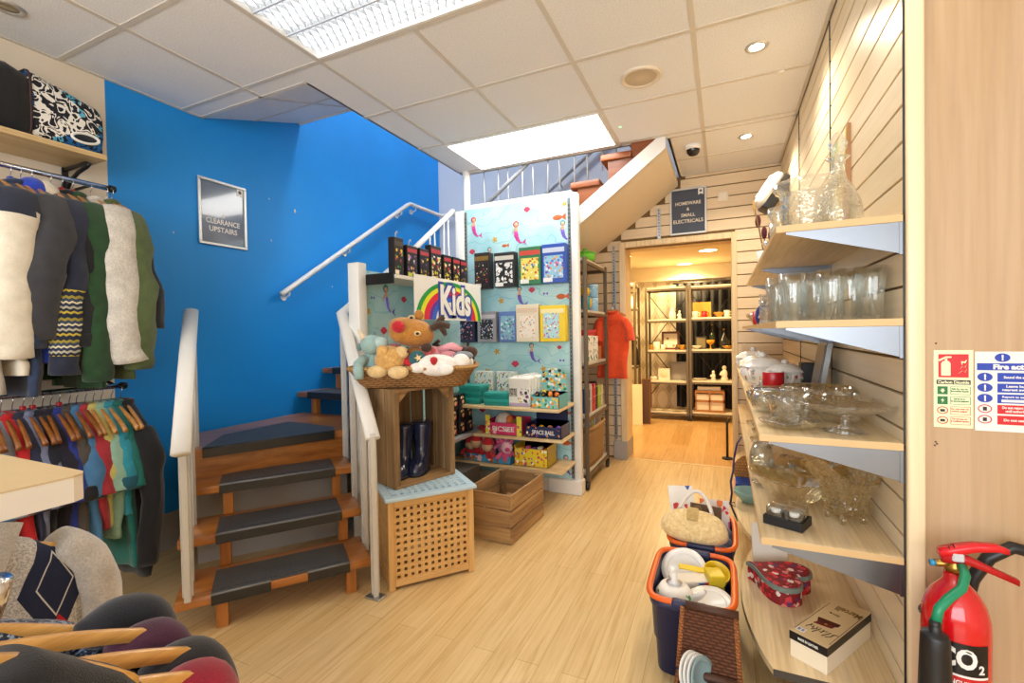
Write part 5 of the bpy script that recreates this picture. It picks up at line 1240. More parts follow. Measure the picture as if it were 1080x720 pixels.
h = MB(); h.lathe([(.016, 0), (.012, .022), (.007, .044), (0, .062)], 12, M=frame((-.045, -.02, .21), (1, 0, .5), (-.5, 0, 1)) @ Matrix.Rotation(-PI / 2, 4, 'X') @ T(0, 0, 0)); h.build('horn', PL('#e6d6b8', '#c0aa84'), t)
for x, y, z in ((.01, -.0, .228), (-.065, -.02, .165)): MB().ball((x, y, z), (.014, .01, .022), 10, 6).build('ear', PL('#6f8a8c', '#566e70'), t)
MB().tube([(-.04, -.02, .10), (-.07, -.06, .075), (-.07, -.095, .04), (-.065, -.10, .0)], [.026, .027, .027, .024], 12).build('arm', MINT, t)
MB().tube([(.04, .0, .12), (.10, .0, .16), (.15, -.01, .175)], [.024, .022, .02], 10).build('arm', MINT, t)
MB().tube([(.07, -.03, .05), (.13, -.05, .06), (.17, -.07, .05)], [.03, .03, .03], 10).build('leg', MINT, t)
t = thing('plush_dog', 'fluffy golden plush dog lying along the front of the wicker basket', 'soft toy', (-1.625, 1.985, 1.075), math.radians(30))
FLF = fabric('#dcae68', '#a87a3c', 70, 1.0, 16)
b = MB(); b.ball((0, 0, .08), (.082, .07, .075), 22, 14); wobble(b, 3, .02); b.build('head', FLF, t); b = MB(); b.ball((.06, -.01, .115), (.04, .036, .036), 14, 10); wobble(b, 5, .01); b.build('muzzle', CRM, t)
b = MB(); b.ball((.09, .06, .02), (.12, .06, .06), 18, 10); b.build('body', FLF, t)
for p in ((-.06, -.03, .02), (.05, -.06, .015)): b = MB(); b.ball(p, (.055, .04, .034), 14, 8); b.build('paw', CRM, t)
for y in (-.055, .05): MB().ball((-.03, y, .13), (.03, .014, .03), 10, 8).build('ear', FLF, t)
MB().ball((.096, -.02, .122), (.010, .010, .008), 8, 6).build('nose', BRN, t)
t = thing('plush_rabbit', 'pink plush toy lying behind the white toy with a strawberry in the basket', 'soft toy', (-1.43, 2.24, 1.07), math.radians(20)); MB().ball((0, 0, .07), (.08, .05, .055), 16, 10).build('body', PNK, t); MB().ball((-.07, -.02, .11), (.045, .042, .04), 14, 9).build('head', PNK, t)
for y in (-.03, .03): MB().tube([(-.05, y, .13), (.03, y - .01, .15), (.08, y, .125)], [.014, .02, .014], 8).build('ear', PNK, t)
t = thing('plush_bear', 'white plush toy holding a red strawberry at the front of the basket', 'soft toy', (-1.41, 2.10, 1.06), math.radians(22)); MB().ball((0, 0, .06), (.12, .06, .06), 18, 10).build('body', WHT, t); MB().ball((.13, .03, .075), (.05, .05, .045), 14, 9).build('head', WHT, t)
MB().lathe([(0, -.03), (.014, -.018), (.021, .0), (.016, .014), (0, .02)], 14, M=T(.0, -.055, .09)).build('strawberry', REDP, t)
for p in ((-.09, -.04, .05), (.06, -.055, .04)): MB().ball(p, (.045, .025, .028), 12, 8).build('paw', WHT, t)
t = thing('plush_penguin', 'grey and white plush animal lying at the far end of the wicker basket', 'soft toy', (-1.335, 2.24, 1.06), math.radians(10)); MB().ball((0, 0, .065), (.07, .05, .055), 16, 10).build('body', WHT, t); MB().ball((.02, -.025, .105), (.06, .03, .026), 14, 8).build('head', GRY, t)
MB().tube([(-.05, -.03, .08), (-.0, -.05, .10), (.05, -.06, .07)], [.012, .016, .01], 8).build('flipper', GRY, t)
t = thing('plush_moose', 'dark brown plush animal at the back of the wicker basket', 'soft toy', (-1.42, 2.34, 1.06), math.radians(10)); MB().ball((0, 0, .10), (.11, .05, .06), 16, 10).build('body', BRN, t); MB().ball((.09, -.02, .12), (.04, .035, .035), 12, 8).build('head', BRN, t); MB().tube([(-.09, -.02, .13), (-.13, -.03, .17), (-.10, -.03, .19)], [.016, .02, .012], 8).build('antler', BRN, t)

cr = thing('wooden_crate', 'weathered open topped wooden crate on the floor in front of the toy shelves', 'crate', (-1.335, 2.78, 0), math.radians(-2))
w, d, h = .335, .50, .305
for sx in (-1, 1):
    for k in range(3): MB().box(min(sx * w / 2, sx * (w / 2 - .012)), max(sx * w / 2, sx * (w / 2 - .012)), -d / 2, d / 2, .006 + k * .102, .006 + k * .102 + .092, .002).build('side_slat', OLDY, cr)
for sy in (-1, 1):
    for k in range(3): MB().box(-w / 2 + .013, w / 2 - .013, min(sy * d / 2, sy * (d / 2 - .014)), max(sy * d / 2, sy * (d / 2 - .014)), .006 + k * .102, .006 + k * .102 + .092, .002).build('end_slat', OLDX, cr)
for sx in (-1, 1):
    for sy in (-1, 1): MB().box(sx * (w / 2 - .03) - .017, sx * (w / 2 - .03) + .017, sy * (d / 2 - .034) - .018, sy * (d / 2 - .034) + .018, .0, h - .004, .003).build('corner_post', OLDW, cr)
for k in range(4): MB().box(-w / 2 + .015, w / 2 - .015, -d / 2 + .02 + k * .117, -d / 2 + .02 + k * .117 + .10, .006, .016).build('base_slat', OLDX, cr)
b = MB()
for sx in (-1, 1):
    for sy in (-1, 1):
        for k in range(3):
            for dz in (.025, .07): b.lathe([(0, .0012), (.0035, .0008), (.004, 0)], 8, M=frame((sx * w / 2, sy * (d / 2 - .03), .006 + k * .102 + dz), (0, sx, 0), (0, 0, 1)))
b.build('nails', DKMETAL, cr)
t = tag(MB().box(-.11, .11, -.012, .012, 0, .09, .004).build('folded_book', plain('#b01c24', .5), loc=(-1.325, 2.93, .0165)), 'red book standing inside the open topped crate', 'book')

# ------------------------------------------------------------------ wheeled shelf rack with toys, by the doorway
RKM = plain('#6a5a48', .45, .4); RKB = plain('#cfc6b8', .5)
def rack(name, label, x0, x1, y0, y1, zs_, top, face='x', brace=True, fr=RKM, bd=RKB, p=.03, parts_c=True, bl=.022):
    t = thing(name, label, 'shelf rack', ((x0 + x1) / 2, (y0 + y1) / 2, 0)); w, d = (x1 - x0) / 2, (y1 - y0) / 2
    for sx in (-1, 1):
        for sy in (-1, 1):
            MB().box(sx * w - p / 2, sx * w + p / 2, sy * d - p / 2, sy * d + p / 2, .075, top, .002).build('post', fr, t)
            c = MB(); c.tube([(sx * w - .012, sy * d, .032), (sx * w + .012, sy * d, .032)], .032, 16); c.box(sx * w - .016, sx * w + .016, sy * d - .012, sy * d + .012, .055, .076); c.build('castor', plain('#2a2a2c', .4), t)
    for z in zs_:
        MB().box(-w + .002, w - .002, -d + .002, d - .002, z - bl, z, .002).build('shelf', bd, t)
        b = MB()
        for sy in (-1, 1): b.box(-w + p / 2, w - p / 2, sy * d - p * .4, sy * d + p * .4, z - bl - .024, z - bl - .0005)
        for sx in (-1, 1): b.box(sx * w - p * .4, sx * w + p * .4, -d + p / 2, d - p / 2, z - bl - .024, z - bl - .0005)
        b.build('shelf_frame', fr, t)
    if brace:
        for a, b_ in (((-w, d, .3), (w, d, top * .55)), ((w, d, .3), (-w, d, top * .55)), ((-w, d, top * .55), (w, d, top - .1)), ((w, d, top * .55), (-w, d, top - .1))):
            MB().tube([a, b_], .007, 6).build('brace', DKMETAL, t)
    return t
rack('wheeled_rack', 'narrow brown framed shelf rack on castors beside the doorway', -1.32, -1.015, 3.66, 4.36, (.14, .60, 1.03, 1.465, 1.885), 1.89, brace=False)
t = thing('green_bowl', 'bright green lidded pot on top of the wheeled rack', 'pot', (-1.10, 3.98, 1.886)); GRN = plain('#6fc832', .3)
MB().lathe([(0, 0), (.06, 0), (.085, .03), (.09, .075), (.086, .076), (.08, .03), (0, .008)], 28).build('bowl', GRN, t); MB().lathe([(.092, .0765), (.09, .088), (.05, .10), (0, .104)], 28).build('lid', plain('#58b82a', .3), t); MB().lathe([(.014, .104), (.02, .125), (0, .13)], 14).build('knob', GRN, t)
z = 1.466
t = thing('toy_ducks', 'yellow toy figure on the upper middle shelf of the wheeled rack', 'toy', (-1.09, 3.93, z)); YL = plain('#e8c21c', .35); MB().ball((0, 0, .07), (.06, .055, .07)).build('body', YL, t); MB().ball((0, -.01, .165), (.045, .042, .045)).build('head', YL, t); MB().ball((.02, -.045, .16), (.016, .02, .01), 10, 6).build('beak', plain('#e87a1c', .4), t)
t['label'] = 'yellow toy duck on the wheeled rack, behind the turquoise tub'; t.name = 'toy_duck'
t = thing('toy_tub', 'turquoise toy tub on the wheeled rack in front of the yellow duck', 'tub', (-1.08, 3.79, z)); 
t.location = (-1.06, 3.82, z); MB().lathe([(0, 0), (.038, 0), (.042, .11), (.039, .11), (.036, .006), (0, .006)], 20).build('tub', plain('#1d8aa0', .35), t); MB().lathe([(.043, .1105), (.043, .122), (0, .124)], 20).build('lid', plain('#2a6a8a', .35), t)
for k, (zz, lb) in enumerate(((0, 'pale blue tin at the bottom of the pair on the wheeled rack'), (.121, 'pale blue tin on top of the pair on the wheeled rack'))):
    t = thing('storage_tin', lb, 'tin', (-1.075, 4.10, z + zz)); MB().lathe([(0, 0), (.052, 0), (.054, .004), (.054, .096), (.05, .10)], 24).build('tin', spots('#86b4d6', ('#d6e8f2', '#5a8ab8'), 40, .3), t); MB().lathe([(.0555, .10), (.0555, .118), (0, .12)], 24).build('lid', plain('#a8cce4', .3), t)
t = thing('grey_pot', 'small dark grey pot behind the pale blue tins on the wheeled rack', 'pot', (-1.19, 4.05, z)); MB().lathe([(0, 0), (.04, 0), (.05, .14), (.046, .14), (.037, .006), (0, .006)], 20).build('pot', plain('#56616e', .4), t); MB().lathe([(.051, .1405), (.04, .16), (0, .165)], 20).build('lid', plain('#3d4650', .4), t)
z = 1.031
carton('board_game', 'flat red game box on top of the white cartons on the wheeled rack', (-1.05, 3.95, z + .2205), .32, .15, .05, plain('#c8283a', .4), plain('#d83a4a', .4), PI / 2)
carton('toy_carton', 'white toy carton with dark pictures nearest the post on the wheeled rack', (-1.032, 3.86, z), .16, .16, .22, WHITE, None, PI / 2, front=spots('#e6e6e2', ('#2a3a4a', '#4a8a6a', '#7a8a9a'), 26, .42), group='white toy cartons')
carton('toy_carton', 'white toy carton with dark pictures second from the post on the wheeled rack', (-1.032, 4.04, z), .17, .16, .215, WHITE, None, PI / 2, front=spots('#e6e6e2', ('#2a3a4a', '#4a8a6a', '#7a8a9a'), 26, .42), group='white toy cartons')
carton('toy_carton', 'small tan carton farthest along the middle shelf of the wheeled rack', (-1.04, 4.22, z), .12, .14, .12, plain('#b8743c', .5), None, PI / 2)
z = .601
for k, (y, w, h, c, lb) in enumerate(((3.76, .05, .20, '#2a4a8a', 'blue book nearest the post on the wheeled rack'), (3.83, .035, .24, '#d8cfc0', 'pale tall book second from the post on the wheeled rack'), (3.885, .05, .21, '#c02a32', 'red book third from the post on the wheeled rack'), (3.95, .055, .23, '#d0404a', 'pinkish red boxed game on the wheeled rack'), (4.02, .055, .24, '#23202a', 'black boxed game between the red and green ones on the wheeled rack'), (4.12, .09, .20, '#a8c83a', 'lime green boxed game on the wheeled rack'), (4.215, .075, .195, '#d8d0b8', 'cream patterned boxed game beside the lime one on the wheeled rack'))):
    t = thing('boxed_game', lb, 'game', (-1.03, y + .03, z), 0); MB().box(-.18, 0, -w / 2, w / 2, 0, h, .003).build('box', plain(c, .4), t); MB().box(-.0005, .0012, -w / 2 + .004, w / 2 - .004, h * .3, h * .92).build('spine_print', spots(c, ('#f0e8d8', '#e8c83a', '#3a3a4a'), 40, .34), t)
t = wbasket('seagrass_basket', 'woven seagrass basket full of magazines at the bottom of the wheeled rack', (-1.15, 4.03, .1415), 0, .29, .58, .33, .02, (weave('#b3905e', '#6a4d2a', '#8a6a40', 30, 60), RIMW), rim=.012)
for k in range(9):
    y = 3.83 + .05 * k; c = ('#d8d0c0', '#7aa83a', '#c8b0a0', '#d0d83a', '#e0dcd0', '#a8a09a', '#c86a5a', '#8ab06a', '#d8c8a8')[k]
    t = thing('magazine', 'coloured magazine in the seagrass basket', 'magazine', (-1.15, y, .16), 0, 'magazines in the seagrass basket')
    t.rotation_euler = (random.uniform(-.12, .12), 0, random.uniform(-.08, .08))
    MB().box(-.10, .10, -.012, .012, 0, .36 + .02 * (k % 3), .002).build('pages', plain('#e6e0d4', .6), t); MB().box(-.101, .101, -.0135, -.0121, -.001, .362 + .02 * (k % 3)).build('cover', spots(c, ('#f0ece0', '#4a5a3a', '#b04a3a'), 18, .36), t)
# child's T-shirt on a hook
t = tag(MB().tube([(0, .08, .0), (0, .0, .0), (0, -.02, .006), (0, -.026, .02)], .004, 8).build('wall_hook', STEEL, loc=(-1.0, 4.605, 1.552)), 'small steel prong on the slotted upright by the doorway', 'hook')
hanger('small wooden hanger holding the orange T-shirt by the doorway', (-1.0, 4.60, 1.565), 0, HW, '#e8e8e8', None, .13, .05)
garment('hanging_t_shirt', 'bright orange child T-shirt hanging beside the doorway', 'T-shirt', (-1.01, 4.595, 1.56), 0, fabric('#f4562a', '#d8421a'), L=.74, hw=.165, sl=[(0, 0, 0), (.04, -.004, -.06), (.06, -.008, -.13), (.07, -.01, -.2)], r=(.06, .062, .064), seed=70, collar=fabric('#d84018'), depth=.03)

# ------------------------------------------------------------------ back room: three open racks with small homewares
RK2 = plain('#6e5f45', .4, .4); RB2 = plain('#e6d9bd', .5)
rack('open_rack', 'open metal rack in front of the diamond wallpaper in the back room', -1.03, -.47, 6.98, 7.33, (.115, .555, 1.0, 1.445, 1.90), 1.91, fr=RK2, bd=RB2, p=.032)
rack('open_rack', 'open metal rack in front of the black drape in the back room', -.43, .12, 6.98, 7.33, (.13, .57, 1.01, 1.455, 1.90), 1.91, fr=RK2, bd=RB2, p=.032)
rack('open_rack', 'open metal rack half hidden by the doorway edge in the back room', -1.62, -1.13, 6.6, 6.95, (.30, .80, 1.22, 1.62, 1.95), 1.96, fr=RK2, bd=RB2, p=.032, brace=False)
b = MB(); b.grid(lambda u, v: (-.66 + 1.05 * u, 7.46 + .025 * math.sin(u * 60) + .01 * math.sin(u * 23 + v * 4), .12 + 1.86 * v), 90, 6)
tag(b.build('drape', fabric('#17130f', '#0c0a08'), solid=.006), 'black cloth drape hanging behind the open racks', 'drape')
t = thing('drape_pole', 'dark pole carrying the black drape behind the racks', 'pole', (-.14, 7.46, 1.99)); MB().tube([(-.56, 0, 0), (.56, 0, 0)], .014, 10).build('pole', DKMETAL, t)
for x in (-.5, .5): MB().tube([(x, 0, 0), (x, .28, .0)], .009, 8).build('bracket', DKMETAL, t)
IV, GLD = plain('#efe4cc', .4), plain('#c8923a', .3, .6)
def lathe_thing(name, label, cat, loc, prof, m, part, extra=(), group=None, n=18):
    t = thing(name, label, cat, loc, 0, group); MB().lathe(prof, n).build(part, m, t)
    for nm, f, mm in extra: f(MB()).build(nm, mm, t)
    return t
MUG = [(0, 0), (.03, 0), (.036, .01), (.038, .09), (.034, .09), (.032, .012), (0, .01)]
hd = lambda b: b.tube([(.036, 0, .07), (.06, 0, .065), (.062, 0, .035), (.036, 0, .025)], .006, 8)
VASE = [(0, 0), (.035, 0), (.05, .04), (.045, .09), (.02, .13), (.028, .16), (.022, .16), (.015, .13), (0, .12)]
BOWL = [(0, 0), (.03, 0), (.032, .012), (.07, .05), (.075, .07), (.07, .07), (.03, .016), (0, .014)]
def figur(name, label, loc, m, s=1, cat='figurine'):
    t = thing(name, label, cat, loc, 0); b = MB(); b.lathe([(0, 0), (.04 * s, 0), (.042 * s, .015 * s), (.03 * s, .05 * s), (.034 * s, .09 * s), (.02 * s, .125 * s), (0, .13 * s)], 14); b.build('body', m, t)
    MB().ball((0, 0, .15 * s), (.024 * s, .024 * s, .026 * s), 12, 8).build('head', m, t); MB().tube([(-.03 * s, 0, .1 * s), (-.045 * s, -.02 * s, .07 * s), (-.02 * s, -.035 * s, .065 * s)], .010 * s, 8).build('arm', m, t); return t
def pframe(name, label, loc, w, h, fm, pm, lean=.18, cat='picture frame'):
    t = thing(name, label, cat, loc); t.rotation_euler = (-lean, 0, 0); e = w * .12; b = MB()
    b.box(-w / 2, w / 2, 0, .018, 0, e); b.box(-w / 2, w / 2, 0, .018, h - e, h); b.box(-w / 2, -w / 2 + e, 0, .018, e, h - e); b.box(w / 2 - e, w / 2, 0, .018, e, h - e); b.build('frame', fm, t)
    MB().box(-w / 2 + e, w / 2 - e, .006, .012, e, h - e).build('picture', pm, t); return t
Y1 = 7.1
lathe_thing('vase', 'white ribbed vase on the wallpaper side rack, upper shelf', 'vase', (-.68, Y1, 1.4455), VASE, IV, 'vase')
figur('figurine', 'small ivory figurine beside the white vase on the upper shelf', (-.58, Y1, 1.4455), IV, .7)
for k, (x, lb) in enumerate(((-.97, 'gold rimmed cup nearest the left post of the wallpaper side rack'), (-.90, 'ivory teapot between cups on the wallpaper side rack'), (-.82, 'ivory and gold cup close to the brown framed picture'))):
    lathe_thing('cup', lb, 'cup', (x, Y1 - .03 * (k % 2), 1.0005), [(r * (1.25 if k == 1 else 1), z_ * (1.3 if k == 1 else .85)) for r, z_ in MUG], IV if k else GLD, 'cup', (('handle', hd, GLD),))
pframe('framed_picture', 'brown framed picture of a plant on the wallpaper side rack', (-.72, Y1 + .08, 1.0005), .25, .27, plain('#6a3a1c', .4), spots('#e8dcc0', ('#7a5a3a', '#a88a5a'), 14, .3))
figur('figurine', 'dark bronze figurine lying before the brown framed picture', (-.62, Y1 - .06, 1.0005), plain('#5a3a22', .4), .45)
lathe_thing('bowl', 'small amber bowl at the right of the middle shelf, wallpaper side rack', 'bowl', (-.54, Y1, 1.0005), BOWL, GLD, 'bowl')
t = carton('mantel_clock', 'small white square clock on the lower shelf of the wallpaper side rack', (-.80, Y1 - .03, .5555), .16, .07, .17, IV, None, 0, cat='clock'); MB().lathe([(0, .002), (.05, .0015), (.054, -.001)], 20, M=frame((0, 0, .09), (1, 0, 0), (0, 0, 1))).build('dial', plain('#e8d8b0', .3), t)
pframe('photo_album', 'grey album with a dark motif standing on the wallpaper side rack', (-.60, Y1 + .04, .5555), .26, .27, plain('#8a8478', .5), plain('#9a9284', .5), .12, 'album')
lathe_thing('tin', 'short pale tin beside the white clock on the lower shelf', 'tin', (-.95, Y1, .5555), [(0, 0), (.05, 0), (.05, .05), (.04, .055), (0, .056)], IV, 'tin', (('lid_knob', lambda b: b.ball((0, 0, .06), .01, 8, 6), GLD),))
for k in range(6): lathe_thing('plate', ['pale plate at the left end of the bottom shelf of the wallpaper side rack', 'pale plate second along the bottom shelf of the wallpaper side rack', 'pale plate third along the bottom shelf of the wallpaper side rack', 'pale plate fourth along the bottom shelf of the wallpaper side rack', 'large plate fifth along the bottom shelf of the wallpaper side rack', 'pale plate at the right end of the bottom shelf of the wallpaper side rack'][k], 'plate', (-.96 + .085 * k, Y1 - .05 + .03 * (k % 2), .1155 + .0001), [(0, 0), (.03, 0), (.05 + (.02 if k == 4 else 0), .014), (.05 + (.02 if k == 4 else 0), .017), (.03, .004), (0, .004)], IV if k % 2 else plain('#c8b48a', .4), 'plate', group='plates on the bottom shelf')
carton('yellow_box', 'square yellow box standing on the black drape side rack', (-.28, Y1 + .02, 1.4555), .24, .08, .22, plain('#d8941c', .5))
lathe_thing('mug', 'white mug on the upper shelf of the black drape side rack', 'mug', (-.37, Y1 - .05, 1.4555), MUG, IV, 'mug', (('handle', hd, IV),))
lathe_thing('mug', 'red mug on the upper shelf of the black drape side rack', 'mug', (-.25, Y1 - .06, 1.4555), MUG, plain('#a81c1c', .35), 'mug', (('handle', hd, plain('#a81c1c', .35)),))
lathe_thing('bowl', 'small gold bowl on the upper shelf of the black drape side rack', 'bowl', (-.06, Y1, 1.4555), BOWL, GLD, 'bowl'); lathe_thing('cup', 'ivory cup at the right end of the upper shelf, black drape side rack', 'cup', (.04, Y1, 1.4555), MUG, IV, 'cup', (('handle', hd, IV),))
BOT = [(0, 0), (.04, 0), (.042, .01), (.042, .17), (.03, .21), (.014, .24), (.014, .31), (.018, .315), (.018, .33), (0, .332)]
lathe_thing('bottle', 'tall dark green bottle on the middle shelf of the black drape side rack', 'bottle', (-.15, Y1 + .03, 1.0105), BOT, plain('#26301c', .15), 'bottle', (('stopper', lambda b: b.lathe([(0, .332), (.012, .333), (.012, .345), (0, .346)], 10), GLD),))
lathe_thing('bottle', 'dark bulbous bottle beside the tall green one on the black drape side rack', 'bottle', (.0, Y1 + .04, 1.0105), [(0, 0), (.05, 0), (.075, .05), (.07, .12), (.02, .19), (.018, .26), (0, .262)], plain('#2a2a22', .15), 'bottle', (('stopper', lambda b: b.ball((0, 0, .27), .016, 8, 6), GLD),))
lathe_thing('goblet', 'amber glass goblet on the middle shelf of the black drape side rack', 'goblet', (-.17, Y1 - .07, 1.0105), [(0, 0), (.035, 0), (.008, .015), (.008, .06), (.05, .09), (.055, .13), (.05, .13), (.03, .08), (0, .075)], plain('#d8941c', .15), 'goblet')
pframe('framed_picture', 'small dark framed picture on the middle shelf of the black drape side rack', (-.30, Y1 + .03, 1.0105), .15, .18, plain('#3a2a1a', .4), plain('#8a7a4a', .5))
for k, x in enumerate((-.36, .05)): lathe_thing('bowl', ['pale bowl at the left of the middle shelf, black drape side rack', 'gold bowl at the right of the middle shelf, black drape side rack'][k], 'bowl', (x, Y1 - .05, 1.0105), [(r, z_ * .7) for r, z_ in BOWL], (IV, GLD)[k], 'bowl')
figur('figurine', 'seated ivory figurine at the right of the lower shelf, black drape side rack', (.0, Y1, .5705), IV, 1.2); figur('figurine', 'small ivory animal figurine left of the seated one, black drape side rack', (-.14, Y1 - .02, .5705), IV, .8)
lathe_thing('plate', 'pale plate lying on the lower shelf of the black drape side rack', 'plate', (-.32, Y1, .5705), [(0, 0), (.05, 0), (.09, .02), (.09, .025), (.05, .006), (0, .006)], IV, 'plate')
ck = thing('wicker_box', 'open wicker box with white panels on the bottom shelf of the black drape side rack', 'box', (-.19, Y1, .1305)); wk = plain('#a8703a', .6)
b = MB()
for z in (.0, .14, .27): b.box(-.19, .19, -.10, -.085, z, z + .03); b.box(-.19, .19, .085, .10, z, z + .03); b.box(-.19, -.175, -.085, .085, z, z + .03); b.box(.175, .19, -.085, .085, z, z + .03)
for x in (-.19, -.01, .17):
    b.box(x, x + .02, -.10, -.085, .03, .27); b.box(x, x + .02, .085, .10, .03, .27)
b.build('frame', wk, ck); MB().box(-.172, .172, -.08, .08, .004, .25, .004).build('liner', IV, ck)
carton('paper_stack', 'stack of white papers on top of the wicker box', (-.20, Y1 - .06, .4315), .30, .12, .05, IV)
lathe_thing('red_cup', 'red and white cup on the rack half hidden by the doorway edge', 'cup', (-1.19, 6.72, 1.2205), [(r * 1.4, z_ * 1.3) for r, z_ in MUG], plain('#b81c1c', .35), 'cup', (('handle', hd, IV),))
figur('sculpture', 'tall dark carved sculpture on the rack half hidden by the doorway edge', (-1.17, 6.72, .8005), plain('#2a2018', .4), 2.1, 'sculpture')
pframe('framed_picture', 'small oval dark framed picture high on the rack at the doorway edge', (-1.2, 6.75, 1.6205), .13, .22, plain('#3a2a1a', .4), IV)
t = thing('leaning_board', 'pale board leaning against the rack behind the doorway edge', 'board', (-1.11, 6.40, .0)); t.rotation_euler = (-.14, 0, .15); MB().box(-.10, .10, 0, .02, 0, .56, .002).build('board', plain('#efdfb8', .5), t); MB().box(-.09, .09, -.002, 0, .02, .54).build('face', plain('#f4e6c0', .5), t)
pframe('framed_print', 'tall brown frame leaning beside the pale board in the back room', (-.985, 6.55, 0), .12, .62, plain('#7a4a1c', .4), plain('#5a3a1c', .5), .12, 'picture frame')
t = thing('umbrella_stand', 'thin dark stand just inside the doorway by the slatted side', 'stand', (.02, 5.05, 0)); MB().tube([(0, 0, .02), (0, 0, .36), (.02, 0, .40)], .012, 8).build('rod', BLACK, t); MB().lathe([(0, 0), (.05, 0), (.05, .012), (.01, .02)], 20).build('base', BLACK, t)
# ------------------------------------------------------------------ glass shelves on the slatted right wall
MIRROR = plain('#83878d', .32, 1); SH = wood('#efd9b0', '#e4c896', 1, 1, .35, name='maple shelf'); SHE = plain('#d9b681', .45)
levels = [(1.603, .152, 'highest'), (1.307, .150, 'second highest'), (.948, .101, 'middle'), (.618, .103, 'second lowest')]
bays = [(1.668, 2.648, 'nearest bay'), (2.660, 3.636, 'middle bay'), (3.648, 4.62, 'bay by the back wall')]
for bi, (y0, y1, bn) in enumerate(bays):
    for z, xf, ln in levels:
        if bi == 2 and z > 1.5: continue
        t = thing('wall_shelf', '%s maple shelf on metal brackets, %s of the slatted wall' % (ln, bn), 'shelf', (XR, (y0 + y1) / 2, z), 0, None)
        h = (y1 - y0) / 2
        b = MB(); b.box(xf - XR, -.001, -h, h, -.0215, 0, .002); b.build('board', SH, t)
        e = MB(); e.box(xf - XR - .0016, xf - XR, -h, h, -.0205, -.001); e.box(xf - XR, -.001, -h - .0016, -h, -.0205, -.001); e.build('edge_band', SHE, t)
        for s_ in (-1, 1):
            yy = s_ * (h - .004); m = MB()
            M = frame((0, yy, -.022), (-1, 0, 0), (0, 0, -1))
            dep = XR - xf
            m.prism([(0.003, 0), (dep * .92, 0), (dep * .92, .006), (.012, .088), (.003, .088)], -.0015, .0015, M=M); m.box(.0005, .012, 0, .092, -.004, .004, M=M)
            m.build('bracket', MIRROR, t)
def curve_shelf(y0, y1, bn, z=.2):
    t = thing('curved_shelf', 'lowest maple shelf with rounded front, %s' % bn, 'shelf', (XR, (y0 + y1) / 2, z)); h = (y1 - y0) / 2
    pts = [(-.001, -h), (-.335, -h)]
    for k in range(1, 20):
        u = k / 20; pts.append((-.335 + .01 * u - .085 * math.sin(PI * min(u * 1.02, 1)) ** .8, -h + 2 * h * u))
    pts += [(-.32, h), (-.001, h)]
    MB().prism(pts, -.022, 0).build('board', SH, t)
    e = MB(); e.box(-.336, -.001, -h - .002, -h, -.024, .0); e.build('end_band', plain('#4a4540', .4, .3), t)
    p = MB()
    for yy in (-h + .03, h - .03): p.box(-.26, -.002, yy - .01, yy + .01, -.199, -.022, .002)
    p.build('support', SHE, t)
for y0, y1, bn in bays: curve_shelf(y0, y1, bn)
GL = glass('#fbfdfc', .02); GLC = glass('#fafaf6', .05, bump=.5, milk=.10); GLY = glass('#f7f0d8', .04, milk=.08); GLYC = glass('#f5edd0', .05, bump=.6, milk=.10)
def gthing(name, label, cat, loc, prof, m=None, n=32, rad=None, extra=(), group=None, rz=0, part='bowl', sc=None, sm=True):
    t = thing(name, label, cat, loc, rz, group); b = MB(); b.lathe(prof, n, rad=rad, sm=sm)
    if sc: b.v = [(x * sc[0], y * sc[1], z) for x, y, z in b.v]
    b.build(part, m or GL, t)
    for nm, f, mm in extra: f(MB()).build(nm, mm or m or GL, t)
    return t
def flute(n, a, lo=0, hi=99): return lambda th, i: 1 + (a * math.cos(n * th) if lo <= i <= hi else 0)
S1, S2, S3, S4, S5 = 1.6035, 1.3075, .9485, .6185, .2005
# highest shelf
gthing('decanter', 'cut glass decanter with faceted stopper at the near end of the highest shelf', 'decanter', (.346, 1.85, S1), [(0, 0), (.056, 0), (.066, .012), (.068, .05), (.062, .09), (.046, .13), (.026, .165), (.020, .19), (.020, .225), (.034, .238), (.031, .24), (.015, .225), (.014, .19), (.02, .168), (.04, .13), (.055, .088), (.061, .05), (.058, .016), (0, .014)], GLC, 32, flute(12, 0.045, 2, 6), part='body',
       extra=(('stopper', lambda b: b.lathe([(0, .22), (.012, .221), (.014, .242), (.012, .25), (.026, .268), (.028, .285), (.018, .305), (.01, .318), (0, .32)], 8, sm=False), GL),))
gthing('glass_vase', 'wide straight cut glass vase with scalloped rim next to the decanter', 'vase', (.255, 1.845, S1), [(0, 0), (.07, 0), (.075, .006), (.076, .115), (.078, .135), (.094, .148), (.096, .168), (.090, .168), (.086, .152), (.072, .138), (.070, .02), (0, .014)], GLC, 48, lambda th, i: 1 + (.018 * math.cos(18 * th) if i < 5 else (.05 * math.cos(12 * th) if i < 9 else 0)), part='vase')
gthing('glass_goblet', 'small clear stemmed glass beside the scalloped vase', 'glass', (.182, 1.93, S1), [(0, 0), (.03, 0), (.03, .004), (.005, .01), (.005, .05), (.022, .062), (.034, .085), (.036, .112), (.034, .112), (.03, .086), (.018, .066), (0, .06)], GL, 24, part='glass')
gthing('glass_tumbler', 'cut glass tumbler behind the scalloped vase on the highest shelf', 'glass', (.20, 2.06, S1), [(0, 0), (.034, 0), (.038, .09), (.035, .09), (.031, .012), (0, .01)], GLC, 24, flute(14, 0.030, 0, 1), part='glass')
gthing('glass_bowl', 'small glass bowl far along the highest shelf of the nearest bay', 'bowl', (.23, 2.35, S1), [(0, 0), (.04, 0), (.05, .01), (.075, .06), (.071, .062), (.045, .014), (0, .01)], GL, 28)
t = thing('canvas_painting', 'thin colourful painted panel leaning on the slatted wall behind the decanter', 'picture', (.445, 2.42, S1)); t.rotation_euler = (0, .05, 0)
